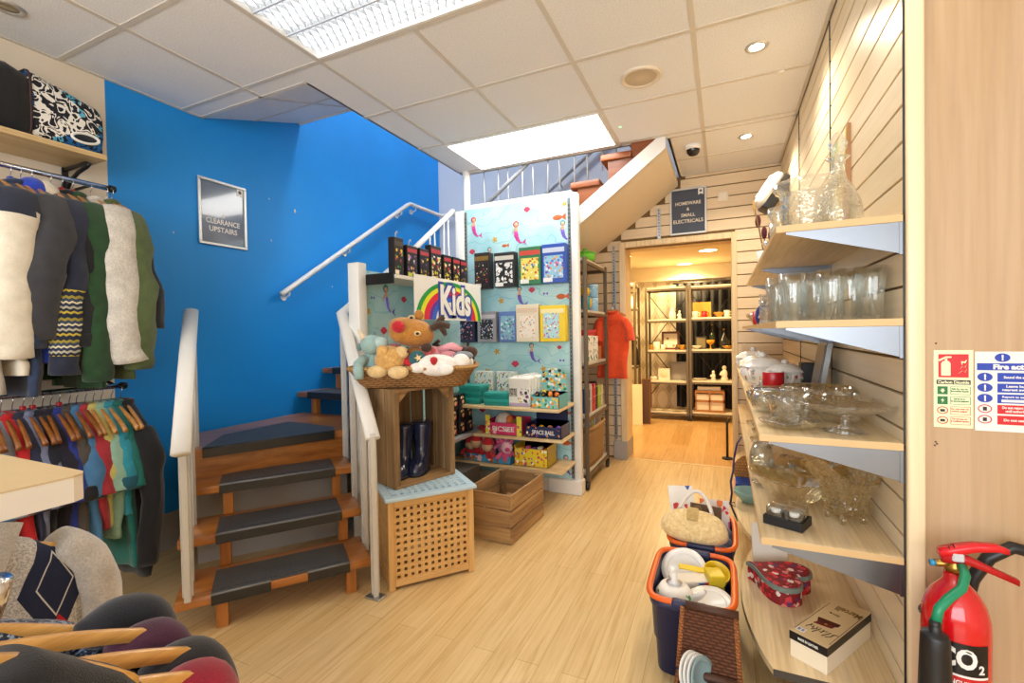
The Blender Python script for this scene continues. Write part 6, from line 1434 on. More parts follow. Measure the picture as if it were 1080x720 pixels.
b = MB(); b.box(-.012, .010, -.15, .15, 0, .50, .002); b.build('frame', plain('#b98a5c', .5), t); MB().box(-.0145, -.0122, -.138, .138, .012, .488).build('painting', spots('#e8d24a', ('#6aa0b8', '#e8e0c0', '#e0b83a', '#8ab090'), 6, .6), t)
# middle bay, highest shelf: dried flowers in a small pot
t = thing('dried_flowers', 'dried dark red flower heads in a small white pot on the highest shelf, middle bay', 'flowers', (.20, 2.80, S1)); MB().lathe([(0, 0), (.03, 0), (.04, .09), (.034, .09), (.026, .008), (0, .008)], 18).build('pot', WHITE, t)
for k, (dx, dy, h) in enumerate(((-.03, .0, .25), (.0, .02, .19), (-.05, -.02, .33), (.03, .0, .17))):
    MB().tube([(0, 0, .05), (dx * .5, dy * .5, h * .6), (dx, dy, h)], .003, 6).build('stem', plain('#8a6a3a', .7), t)
    MB().ball((dx, dy, h), (.014, .014, .034) if k != 2 else (.006, .006, .03), 10, 8).build('flower_head', plain('#5c1626' if k != 2 else '#d8a860', .7), t)
gthing('glass_jar', 'small glass jar beside the dried flowers', 'jar', (.22, 2.93, S1), [(0, 0), (.035, 0), (.04, .01), (.04, .08), (.028, .095), (.03, .11), (.026, .11), (.024, .096), (.036, .078), (.035, .012), (0, .01)], GL, 24, part='jar')
for k, (x, y) in enumerate(((.25, 3.15), (.22, 3.4))): gthing('china_cup', ['white china cup midway along the highest shelf, middle bay', 'white china cup at the far end of the highest shelf, middle bay'][k], 'cup', (x, y, S1), [(0, 0), (.025, 0), (.04, .06), (.037, .06), (.022, .006), (0, .006)], WHITE, 20, part='cup', extra=(('handle', lambda b: b.tube([(.036, 0, .05), (.058, 0, .045), (.05, 0, .02), (.03, 0, .018)], .004, 8), WHITE),))
# second shelf: pint glasses and friends
PINT = [(0, 0), (.029, 0), (.031, .006), (.033, .08), (.040, .12), (.0415, .163), (.039, .163), (.0375, .12), (.0305, .08), (.028, .014), (0, .012)]
PG = 'plain pint glasses on the second highest shelf'
GLP = glass('#fcfefd', .03, edge=.8, milk=.03)
fl = flute(10, 0.038, 1, 4)
for k, (x, y, lb) in enumerate(((.415, 1.775, 'fluted pint glass at the wall end of the shelf below the decanter'), (.375, 1.83, 'fluted pint glass second from the wall end below the decanter'), (.425, 1.90, 'fluted pint glass close to the wall behind the first two'), (.318, 1.80, 'fluted pint glass third from the wall end below the decanter'), (.285, 1.875, 'fluted pint glass fourth from the wall end below the decanter'), (.33, 1.93, 'fluted pint glass in the second row below the decanter'), (.215, 1.86, 'fluted pint glass nearest the front edge below the scalloped vase'), (.24, 1.96, 'fluted pint glass in the second row below the scalloped vase'), (.185, 1.985, 'fluted pint glass on the front edge behind the nearest one'))):
    gthing('pint_glass', lb, 'glass', (x, y, S2), PINT, GLP, 60, flute(10, .045, 1, 4), part='glass')
for k, (x, y, h, lb) in enumerate(((.19, 2.10, .15, 'slim glass with frosted band further along the pint glass shelf'), (.25, 2.12, .14, 'slim glass behind the frosted one on the pint glass shelf'), (.17, 2.22, .12, 'short wide tumbler further along the pint glass shelf'), (.30, 2.15, .15, 'tall straight glass near the wall further along the pint glass shelf'), (.23, 2.26, .13, 'straight glass behind the short wide tumbler'))):
    gthing('tumbler', lb, 'glass', (x, y, S2), [(0, 0), (.03, 0), (.032, .006), (.036, h), (.0335, h), (.029, .014), (0, .012)], GLC if k % 2 == 0 else GL, 24, part='glass')
WCH = plain('#efece6', .2, coat=.5)
for k, (x, y, s, lb) in enumerate(((.18, 2.36, .55, 'small white china figure at the front of the pint glass shelf'), (.20, 2.46, .5, 'small white china figure second along the pint glass shelf'), (.175, 2.55, .45, 'small white china figure third along the pint glass shelf'))): figur('china_figure', lb, (x, y, S2), WCH, s)
lathe_thing('blue_vase', 'navy and white vase on the second highest shelf, middle bay', 'vase', (.19, 2.78, S2), [(r * .8, z_ * .8) for r, z_ in VASE], plain('#2a3f8a', .2), 'vase'); lathe_thing('china_cup', 'red cup on the second highest shelf, middle bay', 'cup', (.175, 2.92, S2), [(r * .8, z_ * .8) for r, z_ in MUG], plain('#c8202c', .3), 'cup', (('handle', hd, plain('#c8202c', .3)),))
lathe_thing('china_cup', 'grey green cup on the second highest shelf, middle bay', 'cup', (.18, 3.05, S2), [(r * .8, z_ * .8) for r, z_ in MUG], plain('#8a9a8a', .3), 'cup', (('handle', hd, plain('#8a9a8a', .3)),))
for k, (x, y) in enumerate(((.2, 3.25), (.22, 3.45))): gthing('glass_bowl', ['clear bowl on the second highest shelf in the middle bay', 'clear bowl at the far end of the second highest shelf, middle bay'][k], 'bowl', (x, y, S2), BOWL, GL, 24)
# middle shelf
gthing('cake_stand', 'shallow clear glass bowl on a stem at the near end of the middle shelf', 'cake stand', (.352, 1.80, S3), [(0, 0), (.058, .0), (.062, .004), (.03, .012), (.011, .022), (.014, .038), (.011, .050), (.03, .058), (.08, .066), (.125, .082), (.140, .094), (.137, .098), (.118, .088), (.07, .074), (0, .068)], GLC, 48, flute(24, 0.018, 9, 13), part='bowl')
gthing('cut_bowl', 'large diamond cut glass bowl by the wall on the middle shelf', 'bowl', (.34, 2.22, S3), [(0, 0), (.065, 0), (.085, .015), (.108, .055), (.122, .10), (.118, .10), (.10, .056), (.075, .02), (0, .014)], glass('#f8f0da', .05, bump=.8, milk=.12), 48, flute(28, 0.030, 2, 5))
gthing('glass_goblet', 'round glass ice bowl between the stemmed bowl and the diamond cut bowl', 'bowl', (.375, 1.99, S3), [(0, 0), (.05, 0), (.07, .03), (.072, .07), (.055, .10), (.052, .10), (.066, .07), (.064, .034), (0, .012)], GLC, 32, flute(16, 0.022, 1, 5))
t = gthing('glass_dish', 'square based cut glass dish at the front edge of the middle shelf', 'dish', (.20, 1.835, S3), [(0, 0), (.05, 0), (.075, .008), (.085, .022), (.081, .024), (.05, .012), (0, .008)], GLYC, 32, lambda th, i: 1 + .10 * abs(math.cos(2 * th)) ** .5, part='dish')
gthing('glass_vase', 'frilled cut glass jug standing in the square based dish', 'vase', (.195, 1.855, S3 + .0125), [(0, 0), (.042, 0), (.046, .02), (.052, .06), (.07, .095), (.066, .097), (.047, .062), (.04, .02), (0, .014)], GLC, 40, lambda th, i: 1 + (.12 * math.cos(9 * th) if i in (4, 5) else .02 * math.cos(18 * th)), part='vase')
t = gthing('glass_jug', 'cut glass cream jug behind the frilled jug on the middle shelf', 'jug', (.24, 2.02, S3), [(0, 0), (.04, 0), (.055, .02), (.06, .05), (.045, .085), (.052, .11), (.049, .11), (.041, .085), (.055, .05), (.05, .022), (0, .01)], GLC, 32, flute(14, 0.038, 1, 5), part='jug', extra=(('handle', lambda b: b.tube([(.045, 0, .10), (.085, 0, .10), (.09, 0, .05), (.055, 0, .03)], .006, 8), None),))
gthing('glass_bowl', 'silver rimmed cut glass sugar bowl at the front edge of the middle shelf', 'bowl', (.155, 2.13, S3), [(0, 0), (.035, 0), (.05, .02), (.058, .05), (.052, .085), (.049, .085), (.054, .05), (.046, .022), (0, .01)], GLC, 32, flute(12, 0.045, 1, 4), extra=(('rim', lambda b: b.lathe([(.0495, .084), (.053, .086), (.0535, .092), (.05, .093)], 28), CHROME),))
gthing('glass_bowl', 'cut glass bowl with silver base behind the sugar bowl', 'bowl', (.20, 2.22, S3), [(0, .02), (.04, .02), (.065, .05), (.07, .09), (.066, .09), (.06, .052), (.036, .028), (0, .028)], GLC, 32, flute(16, 0.045, 1, 4), extra=(('base', lambda b: b.lathe([(0, 0), (.045, 0), (.03, .012), (.02, .0195), (0, .0198)], 24), CHROME),))
gthing('glass_basket', 'small glass sweet basket with chrome hoop handle on the middle shelf', 'basket', (.145, 2.32, S3), [(0, 0), (.035, 0), (.05, .03), (.055, .06), (.052, .06), (.046, .032), (0, .008)], GLC, 28, flute(12, 0.045, 1, 4), part='bowl', extra=(('handle', lambda b: b.tube([(0, .054 * math.cos(a), .058 + .06 * math.sin(a)) for a in [PI * k / 12 for k in range(13)]], .003, 8), CHROME),))
for k, (x, y, lb) in enumerate(((.14, 2.44, 'tiny clear glass past the sweet basket on the middle shelf'), (.21, 2.40, 'tiny clear glass nearer the wall past the sweet basket'), (.27, 2.48, 'tiny clear glass in front of the grey leaning frame'))): gthing('small_glass', lb, 'glass', (x, y, S3), [(0, 0), (.026, 0), (.03, .06), (.0275, .06), (.024, .008), (0, .008)], GLC, 20, flute(10, 0.045, 0, 1), part='glass')
t = thing('framed_picture', 'slim grey metal picture frame leaning on the wall beyond the diamond cut bowl', 'picture frame', (.40, 2.56, S3)); t.rotation_euler = (0, .16, 0); MB().box(-.026, .0, -.10, .10, 0, .27, .003).build('frame', plain('#8b8a88', .3, .6), t); MB().box(-.029, -.0265, -.085, .085, .015, .255).build('picture', plain('#5d5a58', .3), t)
t = thing('santa_mug', 'red and white mug in the middle of the middle shelf', 'mug', (.23, 2.74, S3), .8); MB().lathe([(0, 0), (.042, 0), (.046, .01), (.048, .115), (.044, .115), (.042, .014), (0, .012)], 24).build('mug', WCH, t); MB().lathe([(.0485, .03), (.0495, .032), (.0495, .11), (.0485, .112)], 24).build('band', plain('#c81c24', .25), t); MB().tube([(.046, 0, .095), (.085, 0, .09), (.085, 0, .04), (.046, 0, .03)], .008, 8).build('handle', WCH, t)
t.name = 'mug'
TUR = [(0, 0), (.055, 0), (.05, .012), (.08, .03), (.105, .07), (.10, .105), (.096, .105), (.10, .07), (.075, .034), (0, .02)]
TLID = [(.107, .1055), (.10, .118), (.06, .142), (.02, .15), (0, .15)]
def china(name, label, loc, s, pat=None, spout=False):
    t = thing(name, label, 'tureen' if not spout else 'teapot', loc, random.uniform(0, 2)); g = lambda pr: [(r * s, z * s) for r, z in pr]
    MB().lathe(g(TUR), 30).build('bowl', pat or WCH, t); MB().lathe(g(TLID), 30).build('lid', WCH, t); MB().lathe(g([(0, .15), (.014, .152), (.018, .168), (0, .178)]), 14).build('knob', WCH, t)
    for sx in ((-1, 1) if not spout else (-1,)): MB().tube([(sx * .095 * s, 0, .09 * s), (sx * .14 * s, 0, .09 * s), (sx * .13 * s, 0, .055 * s), (sx * .095 * s, 0, .05 * s)], .008 * s, 8).build('handle', WCH, t)
    if spout: MB().tube([(.09 * s, 0, .05 * s), (.13 * s, 0, .08 * s), (.15 * s, 0, .12 * s)], [.02 * s, .014 * s, .010 * s], 10).build('spout', WCH, t)
FLOR = spots('#f0ece4', ('#c8606a', '#8aa080', '#d8a0a0', '#e0c0a0'), 30, .3)
china('china_tureen', 'white lidded tureen with faint floral sprays beside the red mug', (.20, 3.02, S3), 1.15, FLOR); china('china_teapot', 'white teapot behind the red and white mug', (.30, 2.92, S3), .95, FLOR, True)
china('china_tureen', 'white lidded dish at the far end of the middle shelf, middle bay', (.205, 3.36, S3), 1.1); china('china_tureen', 'white lidded tureen on the middle shelf in the bay by the back wall', (.195, 3.86, S3), 1.15, FLOR)
carton('pattern_box', 'small red patterned carton between the tureens', (.33, 3.1, S3), .09, .09, .13, spots('#e8e0d8', ('#c02a3a', '#2a2a3a', '#d87a8a'), 22, .45)); carton('black_box', 'small black carton by the wall beyond the grey frame', (.41, 2.86, S3), .08, .10, .15, plain('#1c1a1c', .4))
for k in range(5): lathe_thing('china_cup', ['white cup nearest in the row before the back wall tureen', 'white cup second in the row before the back wall tureen', 'white cup third in the row before the back wall tureen', 'white cup fourth in the row before the back wall tureen', 'white cup last in the row before the back wall tureen'][k], 'cup', (.36 - .02 * (k % 2), 2.98 + .14 * k + (.1 if k > 0 else 0), S3), [(r, z_ * .8) for r, z_ in MUG], FLOR if k % 2 else WCH, 'cup', (('handle', hd, WCH),))
# second lowest shelf
t = thing('candle_set', 'black tray holding four square glass tealight holders at the front edge', 'candle holder', (.19, 1.812, S4), -.42)
MB().box(-.058, .058, -.045, .045, 0, .004).build('tray_base', BLACK, t); b = MB()
for x0, x1, y0, y1 in ((-.06, .06, -.047, -.043), (-.06, .06, .043, .047), (-.06, -.056, -.043, .043), (.056, .06, -.043, .043)): b.box(x0, x1, y0, y1, 0, .030, .0008)
b.build('tray_wall', BLACK, t)
for sx in (-1, 1):
    for sy in (-1, 1):
        h = MB(); h.box(sx * .028 - .025, sx * .028 + .025, sy * .0215 - .0195, sy * .0215 + .0195, .0045, .062, .004, seg=2); h.build('glass_holder', GL, t)
        MB().lathe([(0, .040), (.014, .040), (.014, .052), (0, .052)], 16, c=(sx * .028, sy * .0215, 0)).build('tealight', WHITE, t)
def boat_bowl():
    t = thing('glass_bowl', 'oval ribbed pressed glass bowl behind the four tealight holders', 'bowl', (.235, 2.06, S4), -.35); b = MB(); rings = []
    def ring(f, z, k=1):
        out = []
        for i in range(96):
            a = 2 * PI * i / 96; rr = 1 + .045 * math.cos(24 * a) * k
            out.append((.155 * f * rr * math.cos(a), .088 * f * rr * math.sin(a), z + .030 * max(0, (f - .55)) * 2 * abs(math.cos(a)) ** 2))
        return out
    rings = [ring(.30, 0), ring(.36, .004), ring(.5, .018), ring(.75, .048), ring(.95, .078), ring(1.0, .085), ring(.96, .087, .3), ring(.9, .075, .3), ring(.7, .05, .3), ring(.45, .024, .3), ring(.2, .012, .3)]
    b.loft(rings); b.build('bowl', GLY, t)
boat_bowl()
def frill_vase():
    t = thing('glass_vase', 'tall square lattice cut glass vase with flared rim near the wall', 'vase', (.375, 1.925, S4), .5); rings = []
    def ring(f, z, k=1, lift=0):
        out = []
        for i in range(64):
            a = 2 * PI * i / 64; sq = 1 / max(abs(math.cos(a)), abs(math.sin(a))) ** .55
            rr = (1 + (.05 if abs(math.sin(z * 190)) > .5 else -.01) * math.cos(16 * a) * k) * sq
            out.append((f * rr * math.cos(a), f * rr * math.sin(a), z + lift * math.cos(2 * a)))
        return out
    rings = [ring(.042, .024), ring(.050, .026), ring(.054, .04), ring(.056, .055), ring(.055, .068), ring(.054, .08), ring(.058, .095), ring(.062, .11), ring(.069, .128, 1, .005), ring(.078, .145, 1, .012), ring(.092, .172, 1.5, .03), ring(.095, .180, 1.5, .034), ring(.091, .181, .4, .034), ring(.075, .150, .3, .012), ring(.056, .11, .3), ring(.049, .08, .3), ring(.05, .05, .3), ring(.03, .036, .3)]
    MB().loft(rings, sm=False).build('vase', GLYC, t)
    for sx in (-1, 1):
        for sy in (-1, 1): MB().lathe([(0, 0), (.009, 0), (.011, .012), (.009, .026), (0, .027)], 12, c=(sx * .036, sy * .036, 0)).build('foot', GLY, t)
frill_vase()
gthing('glass_lantern', 'clear glass hurricane shade lying toward the front edge of the second lowest shelf', 'shade', (.155, 2.44, S4), [(0, 0), (.04, 0), (.055, .04), (.05, .09), (.036, .13), (.034, .13), (.047, .09), (.052, .042), (.037, .006), (0, .006)], GL, 28, part='shade')
gthing('glass_dish', 'rectangular clear butter dish in the middle of the second lowest shelf', 'dish', (.245, 2.40, S4), [(0, 0), (.05, 0), (.06, .03), (.057, .03), (.046, .006), (0, .006)], GL, 28, lambda th, i: 1 / max(abs(math.cos(th)), abs(math.sin(th))) ** .8, part='dish', sc=(.7, 1.2))
gthing('glass_bowl', 'plain amber tinted bowl further back on the second lowest shelf', 'bowl', (.31, 2.32, S4), [(0, 0), (.035, 0), (.05, .04), (.065, .085), (.062, .085), (.045, .04), (0, .01)], GLY, 28)
gthing('glass_basket', 'clear glass handled basket against the wall behind the lattice vase', 'basket', (.40, 2.30, S4), [(0, 0), (.04, 0), (.06, .03), (.07, .075), (.067, .075), (.055, .032), (0, .01)], GL, 28, part='bowl', extra=(('handle', lambda b: b.tube([(0, .067 * math.cos(a), .07 + .06 * math.sin(a)) for a in [PI * k / 14 for k in range(15)]], .005, 8), GL),))
gthing('glass_dish', 'small clear dish at the very front edge of the second lowest shelf', 'dish', (.145, 2.22, S4), [(0, 0), (.03, 0), (.045, .02), (.042, .021), (.026, .006), (0, .005)], GL, 24, part='dish')
gthing('glass_plate', 'large clear glass plate at the far end of the second lowest shelf', 'plate', (.24, 2.57, S4), [(0, 0), (.06, 0), (.10, .018), (.13, .026), (.13, .030), (.09, .022), (0, .008)], GLC, 32, flute(20, 0.030, 2, 4), part='plate')
for k, (x, y) in enumerate(((.20, 2.85), (.22, 3.1), (.2, 3.35))): gthing('glass_bowl', ['clear bowl nearest on the second lowest shelf, middle bay', 'clear bowl in the middle of the second lowest shelf, middle bay', 'clear bowl farthest on the second lowest shelf, middle bay'][k], 'bowl', (x, y, S4), BOWL, GL, 24)
# lowest shelf
def heart(s, n=44):
    out = []
    for k in range(n):
        a = 2 * PI * k / n; x = 16 * math.sin(a) ** 3; y = 13 * math.cos(a) - 5 * math.cos(2 * a) - 2 * math.cos(3 * a) - math.cos(4 * a)
        out.append((x / 17 * s, y / 17 * s))
    return out
BUT = spots('#8a1822', ('#e02430', '#f0e4d8', '#d8404c', '#6a3a6a', '#e88a80', '#e01a2c'), 40, .5); SAGE = plain('#7c8a80', .5)
hb = thing('heart_box', 'heart shaped box covered in red button print on the rounded lowest shelf', 'box', (.205, 2.19, S5), math.radians(-112))
MB().prism(heart(.13), 0, .056).build('body', BUT, hb); l = MB(); l.prism(heart(.137), .0565, .074); l.build('lid_rim', SAGE, hb); MB().prism(heart(.127), .0742, .078).build('lid_top', BUT, hb)
bx = thing('gift_box', 'long cream gift box with black lid edge on the rounded lowest shelf', 'box', (.190, 1.758, S5), math.atan2(-.54, .84))
MB().box(0, .110, 0, .32, 0, .058, .001).build('base', plain('#efe2c8', .5), bx); MB().box(-.002, .112, -.002, .322, .0585, .0865, .001).build('lid_side', plain('#1a1614', .4), bx); MB().box(-.0022, .1122, -.0022, .3222, .0868, .0885, .0006).build('lid_top', plain('#dcc192', .45), bx)
MT = T(.056, 0, .0892) @ rotz(PI)
DKB = plain('#2c2218', .5)
words('Marcelli', plain('#8a6a36', .4), T(.068, .255, .0892) @ rotz(PI), .075, .034, bx, 'lettering', bold=.01); words('line', plain('#6a5030', .4), T(.045, .205, .0892) @ rotz(PI), .03, .012, bx, 'lettering')
b = MB(); b.prism([(.03, .118), (.085, .135), (.085, .158), (.02, .148)], .0888, .0892); b.prism([(.025, .100), (.075, .112), (.08, .135), (.03, .118)], .0888, .0894, 1); b.lathe([(0, .0902), (.004, .09), (.005, .0894)], 10, 2, c=(.055, .122, 0)); b.build('wallet_picture', [plain('#4a1418', .4), plain('#6a1c20', .4), GLD], bx)
words('MADE IN LEATHER', WHITE, frame((.056, -.0028, .073), (1, 0, 0), (0, 0, 1)), .06, .008, bx, 'lettering', bold=.02)
b = MB()
for k in range(9): b.tube([(.02 + .009 * k, .06 + .018 * math.sin(k * 1.7), .0893), (.03 + .009 * k, .075 + .014 * math.cos(k * 2.3), .0893), (.026 + .010 * k, .085, .0893)], .0016, 5, flat=.3)
b.box(.004, .0055, .02, .27, .0886, .0890); b.box(.107, .1085, .02, .27, .0886, .0890); b.build('scroll_print', DKB, bx)
b = MB(); b.box(.008, .034, .016, .04, .0888, .0891); b.box(.011, .02, .02, .036, .0891, .0893, mat=1); b.box(.023, .031, .02, .036, .0891, .0893, mat=1); b.build('price_label', [WHITE, plain('#8a92b0', .5)], bx)
gthing('blue_bowl', 'pale turquoise china bowl on the lowest shelf of the middle bay', 'bowl', (.135, 3.24, S5), [(0, 0), (.04, 0), (.045, .008), (.085, .05), (.09, .075), (.085, .076), (.05, .02), (0, .012)], plain('#8fb6b4', .25), 30)
t = thing('stacked_books', 'blue book lying flat on an orange one on the lowest shelf, middle bay', 'book', (.15, 3.50, S5 + .0305)); MB().box(-.09, .1, -.1, .1, 0, .03, .002).build('cover', plain('#1e4aa8', .4), t); MB().box(-.0915, -.0, -.06, .06, .004, .026).build('title_patch', WHITE, t); t.name = 'blue_book'
t = thing('orange_book', 'orange book under the blue one on the lowest shelf, middle bay', 'book', (.15, 3.50, S5)); MB().box(-.1, .11, -.11, .11, 0, .030, .002).build('cover', plain('#e0701c', .4), t); MB().box(-.1008, .09, -.10, .10, .005, .025).build('pages', CREAM1, t)
t = thing('wooden_bowl', 'tan round basket lid standing behind the blue book, middle bay', 'basket', (.16, 3.585, S5)); MB().lathe([(0, 0), (.09, .0), (.11, .03), (.105, .034), (0, .02)], 28, M=frame((0, 0, .11), (1, 0, 0), (0, 0, 1))).build('lid', weave('#c8924e', '#8a5a28', None, 50, 50), t); MB().lathe([(0, .036), (.012, .034), (.014, .02)], 12, M=frame((0, 0, .11), (1, 0, 0), (0, 0, 1))).build('boss', RIMW, t)
t.name = 'basket_lid'
# white card behind the heart box and emergency light in the corner
t = thing('white_card', 'white card tucked under the second lowest shelf behind the heart box', 'card', (.16, 2.36, S5 )); t.rotation_euler = (-.12, 0, .3); MB().box(-.05, .10, 0, .006, 0, .2, .001).build('card', plain('#efe6d6', .6), t); MB().box(-.045, .095, -.0008, 0, .008, .192).build('face', plain('#f4ecdc', .6), t)
em = thing('emergency_light', 'white and black emergency light fitting tilted on the slatted wall near the back corner', 'emergency light', (XR, 4.18, 2.36))
ME = frame((-.125, 0, .0), (.55, .05, .83), (-.80, -.16, .55))
b = MB(); b.box(-.15, .14, -.085, -.004, -.085, .085, .010, seg=2, M=ME); b.build('body', BLACK, em)
b = MB(); b.loft([[ME @ V(.13 * f * math.copysign(abs(math.cos(a)) ** .5, math.cos(a)), y, .082 * f * math.copysign(abs(math.sin(a)) ** .5, math.sin(a))) for a in [2 * PI * k / 24 for k in range(24)]] for y, f in ((-.006, 1.10), (.02, 1.10), (.045, 1.02), (.06, .84), (.066, .5))]); b.build('cover', plain('#f2f0ec', .25), em)
b = MB(); b.box(-.10, .10, .052, .072, -.010, .010, .004, M=ME); b.build('lens_bar', plain('#dfe4ea', .12), em)
b = MB(); b.box(-.085, -.001, -.02, .02, -.06, .02, .003); b.tube([(-.06, -.03, -.06), (-.07, -.03, -.12), (-.03, -.02, -.17), (-.004, -.02, -.17)], .004, 6); b.build('mount', plain('#2c2a2a', .5), em)
t = thing('wall_socket', 'small blank white plate on the slatted wall beside the homeware poster', 'switch', (.005, YB, 2.50)); MB().box(-.045, .045, -.010, .0, -.045, .045, .003, seg=2).build('plate', plain('#efe2cc', .4), t); MB().box(-.03, .03, -.0125, -.0095, -.03, .03, .002).build('rocker', plain('#f2e8d6', .4), t)
t.name = 'wall_plate'
# ------------------------------------------------------------------ baskets and tubs on the floor by the glass shelves
NAVYP2 = plain('#20264e', .4); ORG = plain('#e8641a', .35)
def tub(label, cx, cy, w, d, h, rz=0):
    t = thing('storage_tub', label, 'tub', (cx, cy, 0), rz)
    def ring(a, b_, z, n=32, p=.35): return [(a * math.copysign(abs(math.cos(2 * PI * k / n)) ** p, math.cos(2 * PI * k / n)), b_ * math.copysign(abs(math.sin(2 * PI * k / n)) ** p, math.sin(2 * PI * k / n)), z) for k in range(n)]
    W, D = w / 2, d / 2; f = lambda s, z: ring(W * s, D * s, z)
    MB().loft([f(.80, 0), f(.82, .004), f(.86, h * .42), f(.90, h * .43), f(.945, h * .86), f(.985, h * .87), f(.99, h - .012), f(.955, h - .012), f(.93, h * .86), f(.80, .012)]).build('body', NAVYP2, t)
    r = ring(W * .985, D * .985, h - .004)
    MB().tube(r, .0125, 8, closed=True, flat=.8).build('rim', ORG, t)
    for s_ in (-1, 1): MB().box(-.06, .06, s_ * D * .985 - .017, s_ * D * .985 + .017, h - .03, h + .008, .008, seg=2).build('handle', NAVYP2, t)
    m = MB(); M = frame((-.0, -D * .945, h * .62), (1, 0, 0), (0, -.09, 1)); m.prism([(-.03, .02), (.035, .02), (.02, .006), (.012, .006), (.02, -.028), (.008, -.028), (.0, .006), (-.018, .006)], .001, .003, M=M); m.build('arrow_mark', plain('#b8bcd0', .4), t)
    return t
tub('navy plastic tub with orange rim full of kitchen crockery', -.122, 1.965, .305, .435, .305)
tub('navy plastic tub with orange rim carrying the straw handbag', -.105, 2.46, .295, .43, .305)
PLT = [(0, 0), (.05, 0), (.056, .004), (.075, .012), (.098, .020), (.098, .0235), (.072, .016), (.05, .006), (0, .005)]
def disc_thing(name, label, cat, loc, rot, prof, m, s=1, part='plate', deco=None):
    t = thing(name, label, cat, loc); t.rotation_euler = rot; MB().lathe([(r * s, z * s) for r, z in prof], 36).build(part, m, t)
    if deco: MB().lathe([(r * s, z * s) for r, z in ((.058, .0078), (.060, .0086), (.073, .0166), (.071, .0166))], 36).build('rim_pattern', deco, t)
    return t
fill = thing('crumpled_cloth', 'grey tea towels bedded in the bottom of the crockery tub', 'cloth', (-.122, 1.965, .014)); b = MB(); b.grid(lambda u, v: ((u - .5) * .21, (v - .5) * .31, .13 + .03 * math.sin(u * 9 + v * 4) * math.cos(v * 11)), 24, 30); b.build('towel', fabric('#8a8f9a', '#5a6070'), fill, solid=.006); MB().box(-.10, .10, -.15, .15, .0, .10, .02).build('folded_towel', fabric('#6a7080', '#4a5060'), fill)
disc_thing('plate', 'white dinner plate standing on edge at the back of the crockery tub', 'plate', (-.165, 2.11, .245), (math.radians(38), math.radians(-8), 0), PLT, plain('#eceae6', .2), .95, deco=plain('#d8d6d2', .25))
disc_thing('saucer', 'white oval dish lying at the near right of the crockery tub', 'dish', (-.06, 1.875, .245), (math.radians(12), math.radians(-6), 0), PLT, plain('#f0ece4', .2), .86, 'dish', deco=plain('#e0dcd4', .25))
t = thing('teapot', 'white china pot with small green and orange sprays in the crockery tub', 'teapot', (-.185, 1.885, .205), .3); MB().lathe([(0, 0), (.04, 0), (.068, .03), (.07, .06), (.05, .09), (.0, .098)], 28).build('body', spots('#f1ede4', ('#5a9a5a', '#d87a3a', '#8ab08a'), 26, .2), t); MB().lathe([(0, .098), (.03, .100), (.012, .108), (.012, .138), (0, .122)], 20).build('lid', WCH, t); MB().tube([(.05, -.03, .05), (.085, -.045, .075), (.10, -.05, .098)], [.016, .012, .009], 10).build('spout', WCH, t)
YLW = plain('#ecc81c', .35)
t = thing('measuring_cup', 'bright yellow plastic scoop with handle in the crockery tub', 'scoop', (-.045, 2.10, .235), .2); t.rotation_euler = (.5, .1, .2); MB().lathe([(0, 0), (.03, .004), (.048, .025), (.052, .055), (.048, .055), (.044, .028), (0, .01)], 24).build('bowl', YLW, t); MB().box(-.15, -.045, -.012, .012, .044, .054, .003).build('handle', YLW, t)
carton('toy_packet', 'white packet with red and blue print lying in the crockery tub', (-.115, 1.975, .235), .16, .075, .04, plain('#f0e6d6', .4), None, .5, front=spots('#e8e0d8', ('#d0302c', '#4a7ab8', '#e8a0a0'), 20, .45))
carton('yellow_carton', 'small yellow carton at the right of the crockery tub', (-.032, 1.985, .22), .055, .07, .09, plain('#e8cf3a', .4), plain('#e0c22c', .4), .3)
t = thing('toy_packet', 'orange and white folded packet by the left wall of the crockery tub', 'packet', (-.19, 2.0, .225), .2); MB().box(-.05, .05, -.02, .02, 0, .02, .003).build('packet', plain('#d87a4a', .4), t); MB().box(-.045, .045, -.015, .015, .0202, .0212).build('label', WHITE, t)
# straw handbag and other things in the far tub
STRAW = fabric('#ecd29c', '#c8a468', 90, .8, 40)
hb2 = thing('straw_handbag', 'pale straw handbag with curved white handle lying across the far tub', 'handbag', (-.14, 2.27, .318), math.radians(-7)); t = hb2
MH2 = frame((0, 0, .0), (1, 0, 0), (0, .55, .83))
rings = []
for y, a, hh in ((-.004, .0, 0),): pass
out = []
def bagsil(f, dz):
    pts = []
    for k in range(40):
        a = 2 * PI * k / 40; x = .158 * math.copysign(abs(math.cos(a)) ** .7, math.cos(a)) * f; y = .068 * math.copysign(abs(math.sin(a)) ** .75, math.sin(a)) * f
        x *= 1 - .26 * max(0, (y + .068) / .136) ** 1.5; y += -.012 * (1 - (x / .16) ** 2) * (y < 0)
        pts.append(MH2 @ V(x, y + .065, dz))
    return pts
b = MB(); b.loft([bagsil(f, dz) for dz, f in ((-.045, .5), (-.04, .84), (-.02, 1), (.015, 1), (.035, .88), (.042, .6))]); b.build('body', STRAW, t)
MB().tube([MH2 @ V(-.075 + .15 * k / 16, .125 + .10 * math.sin(PI * k / 16) ** .8, .0) for k in range(17)], .009, 10).build('handle', plain('#e4dcd4', .5), t)
b = MB(); b.box(-.028, .022, .075, .135, .040, .048, .006, M=MH2, seg=2); b.build('clasp_flap', fabric('#d0b478', '#a8854a', 60, .9), t)
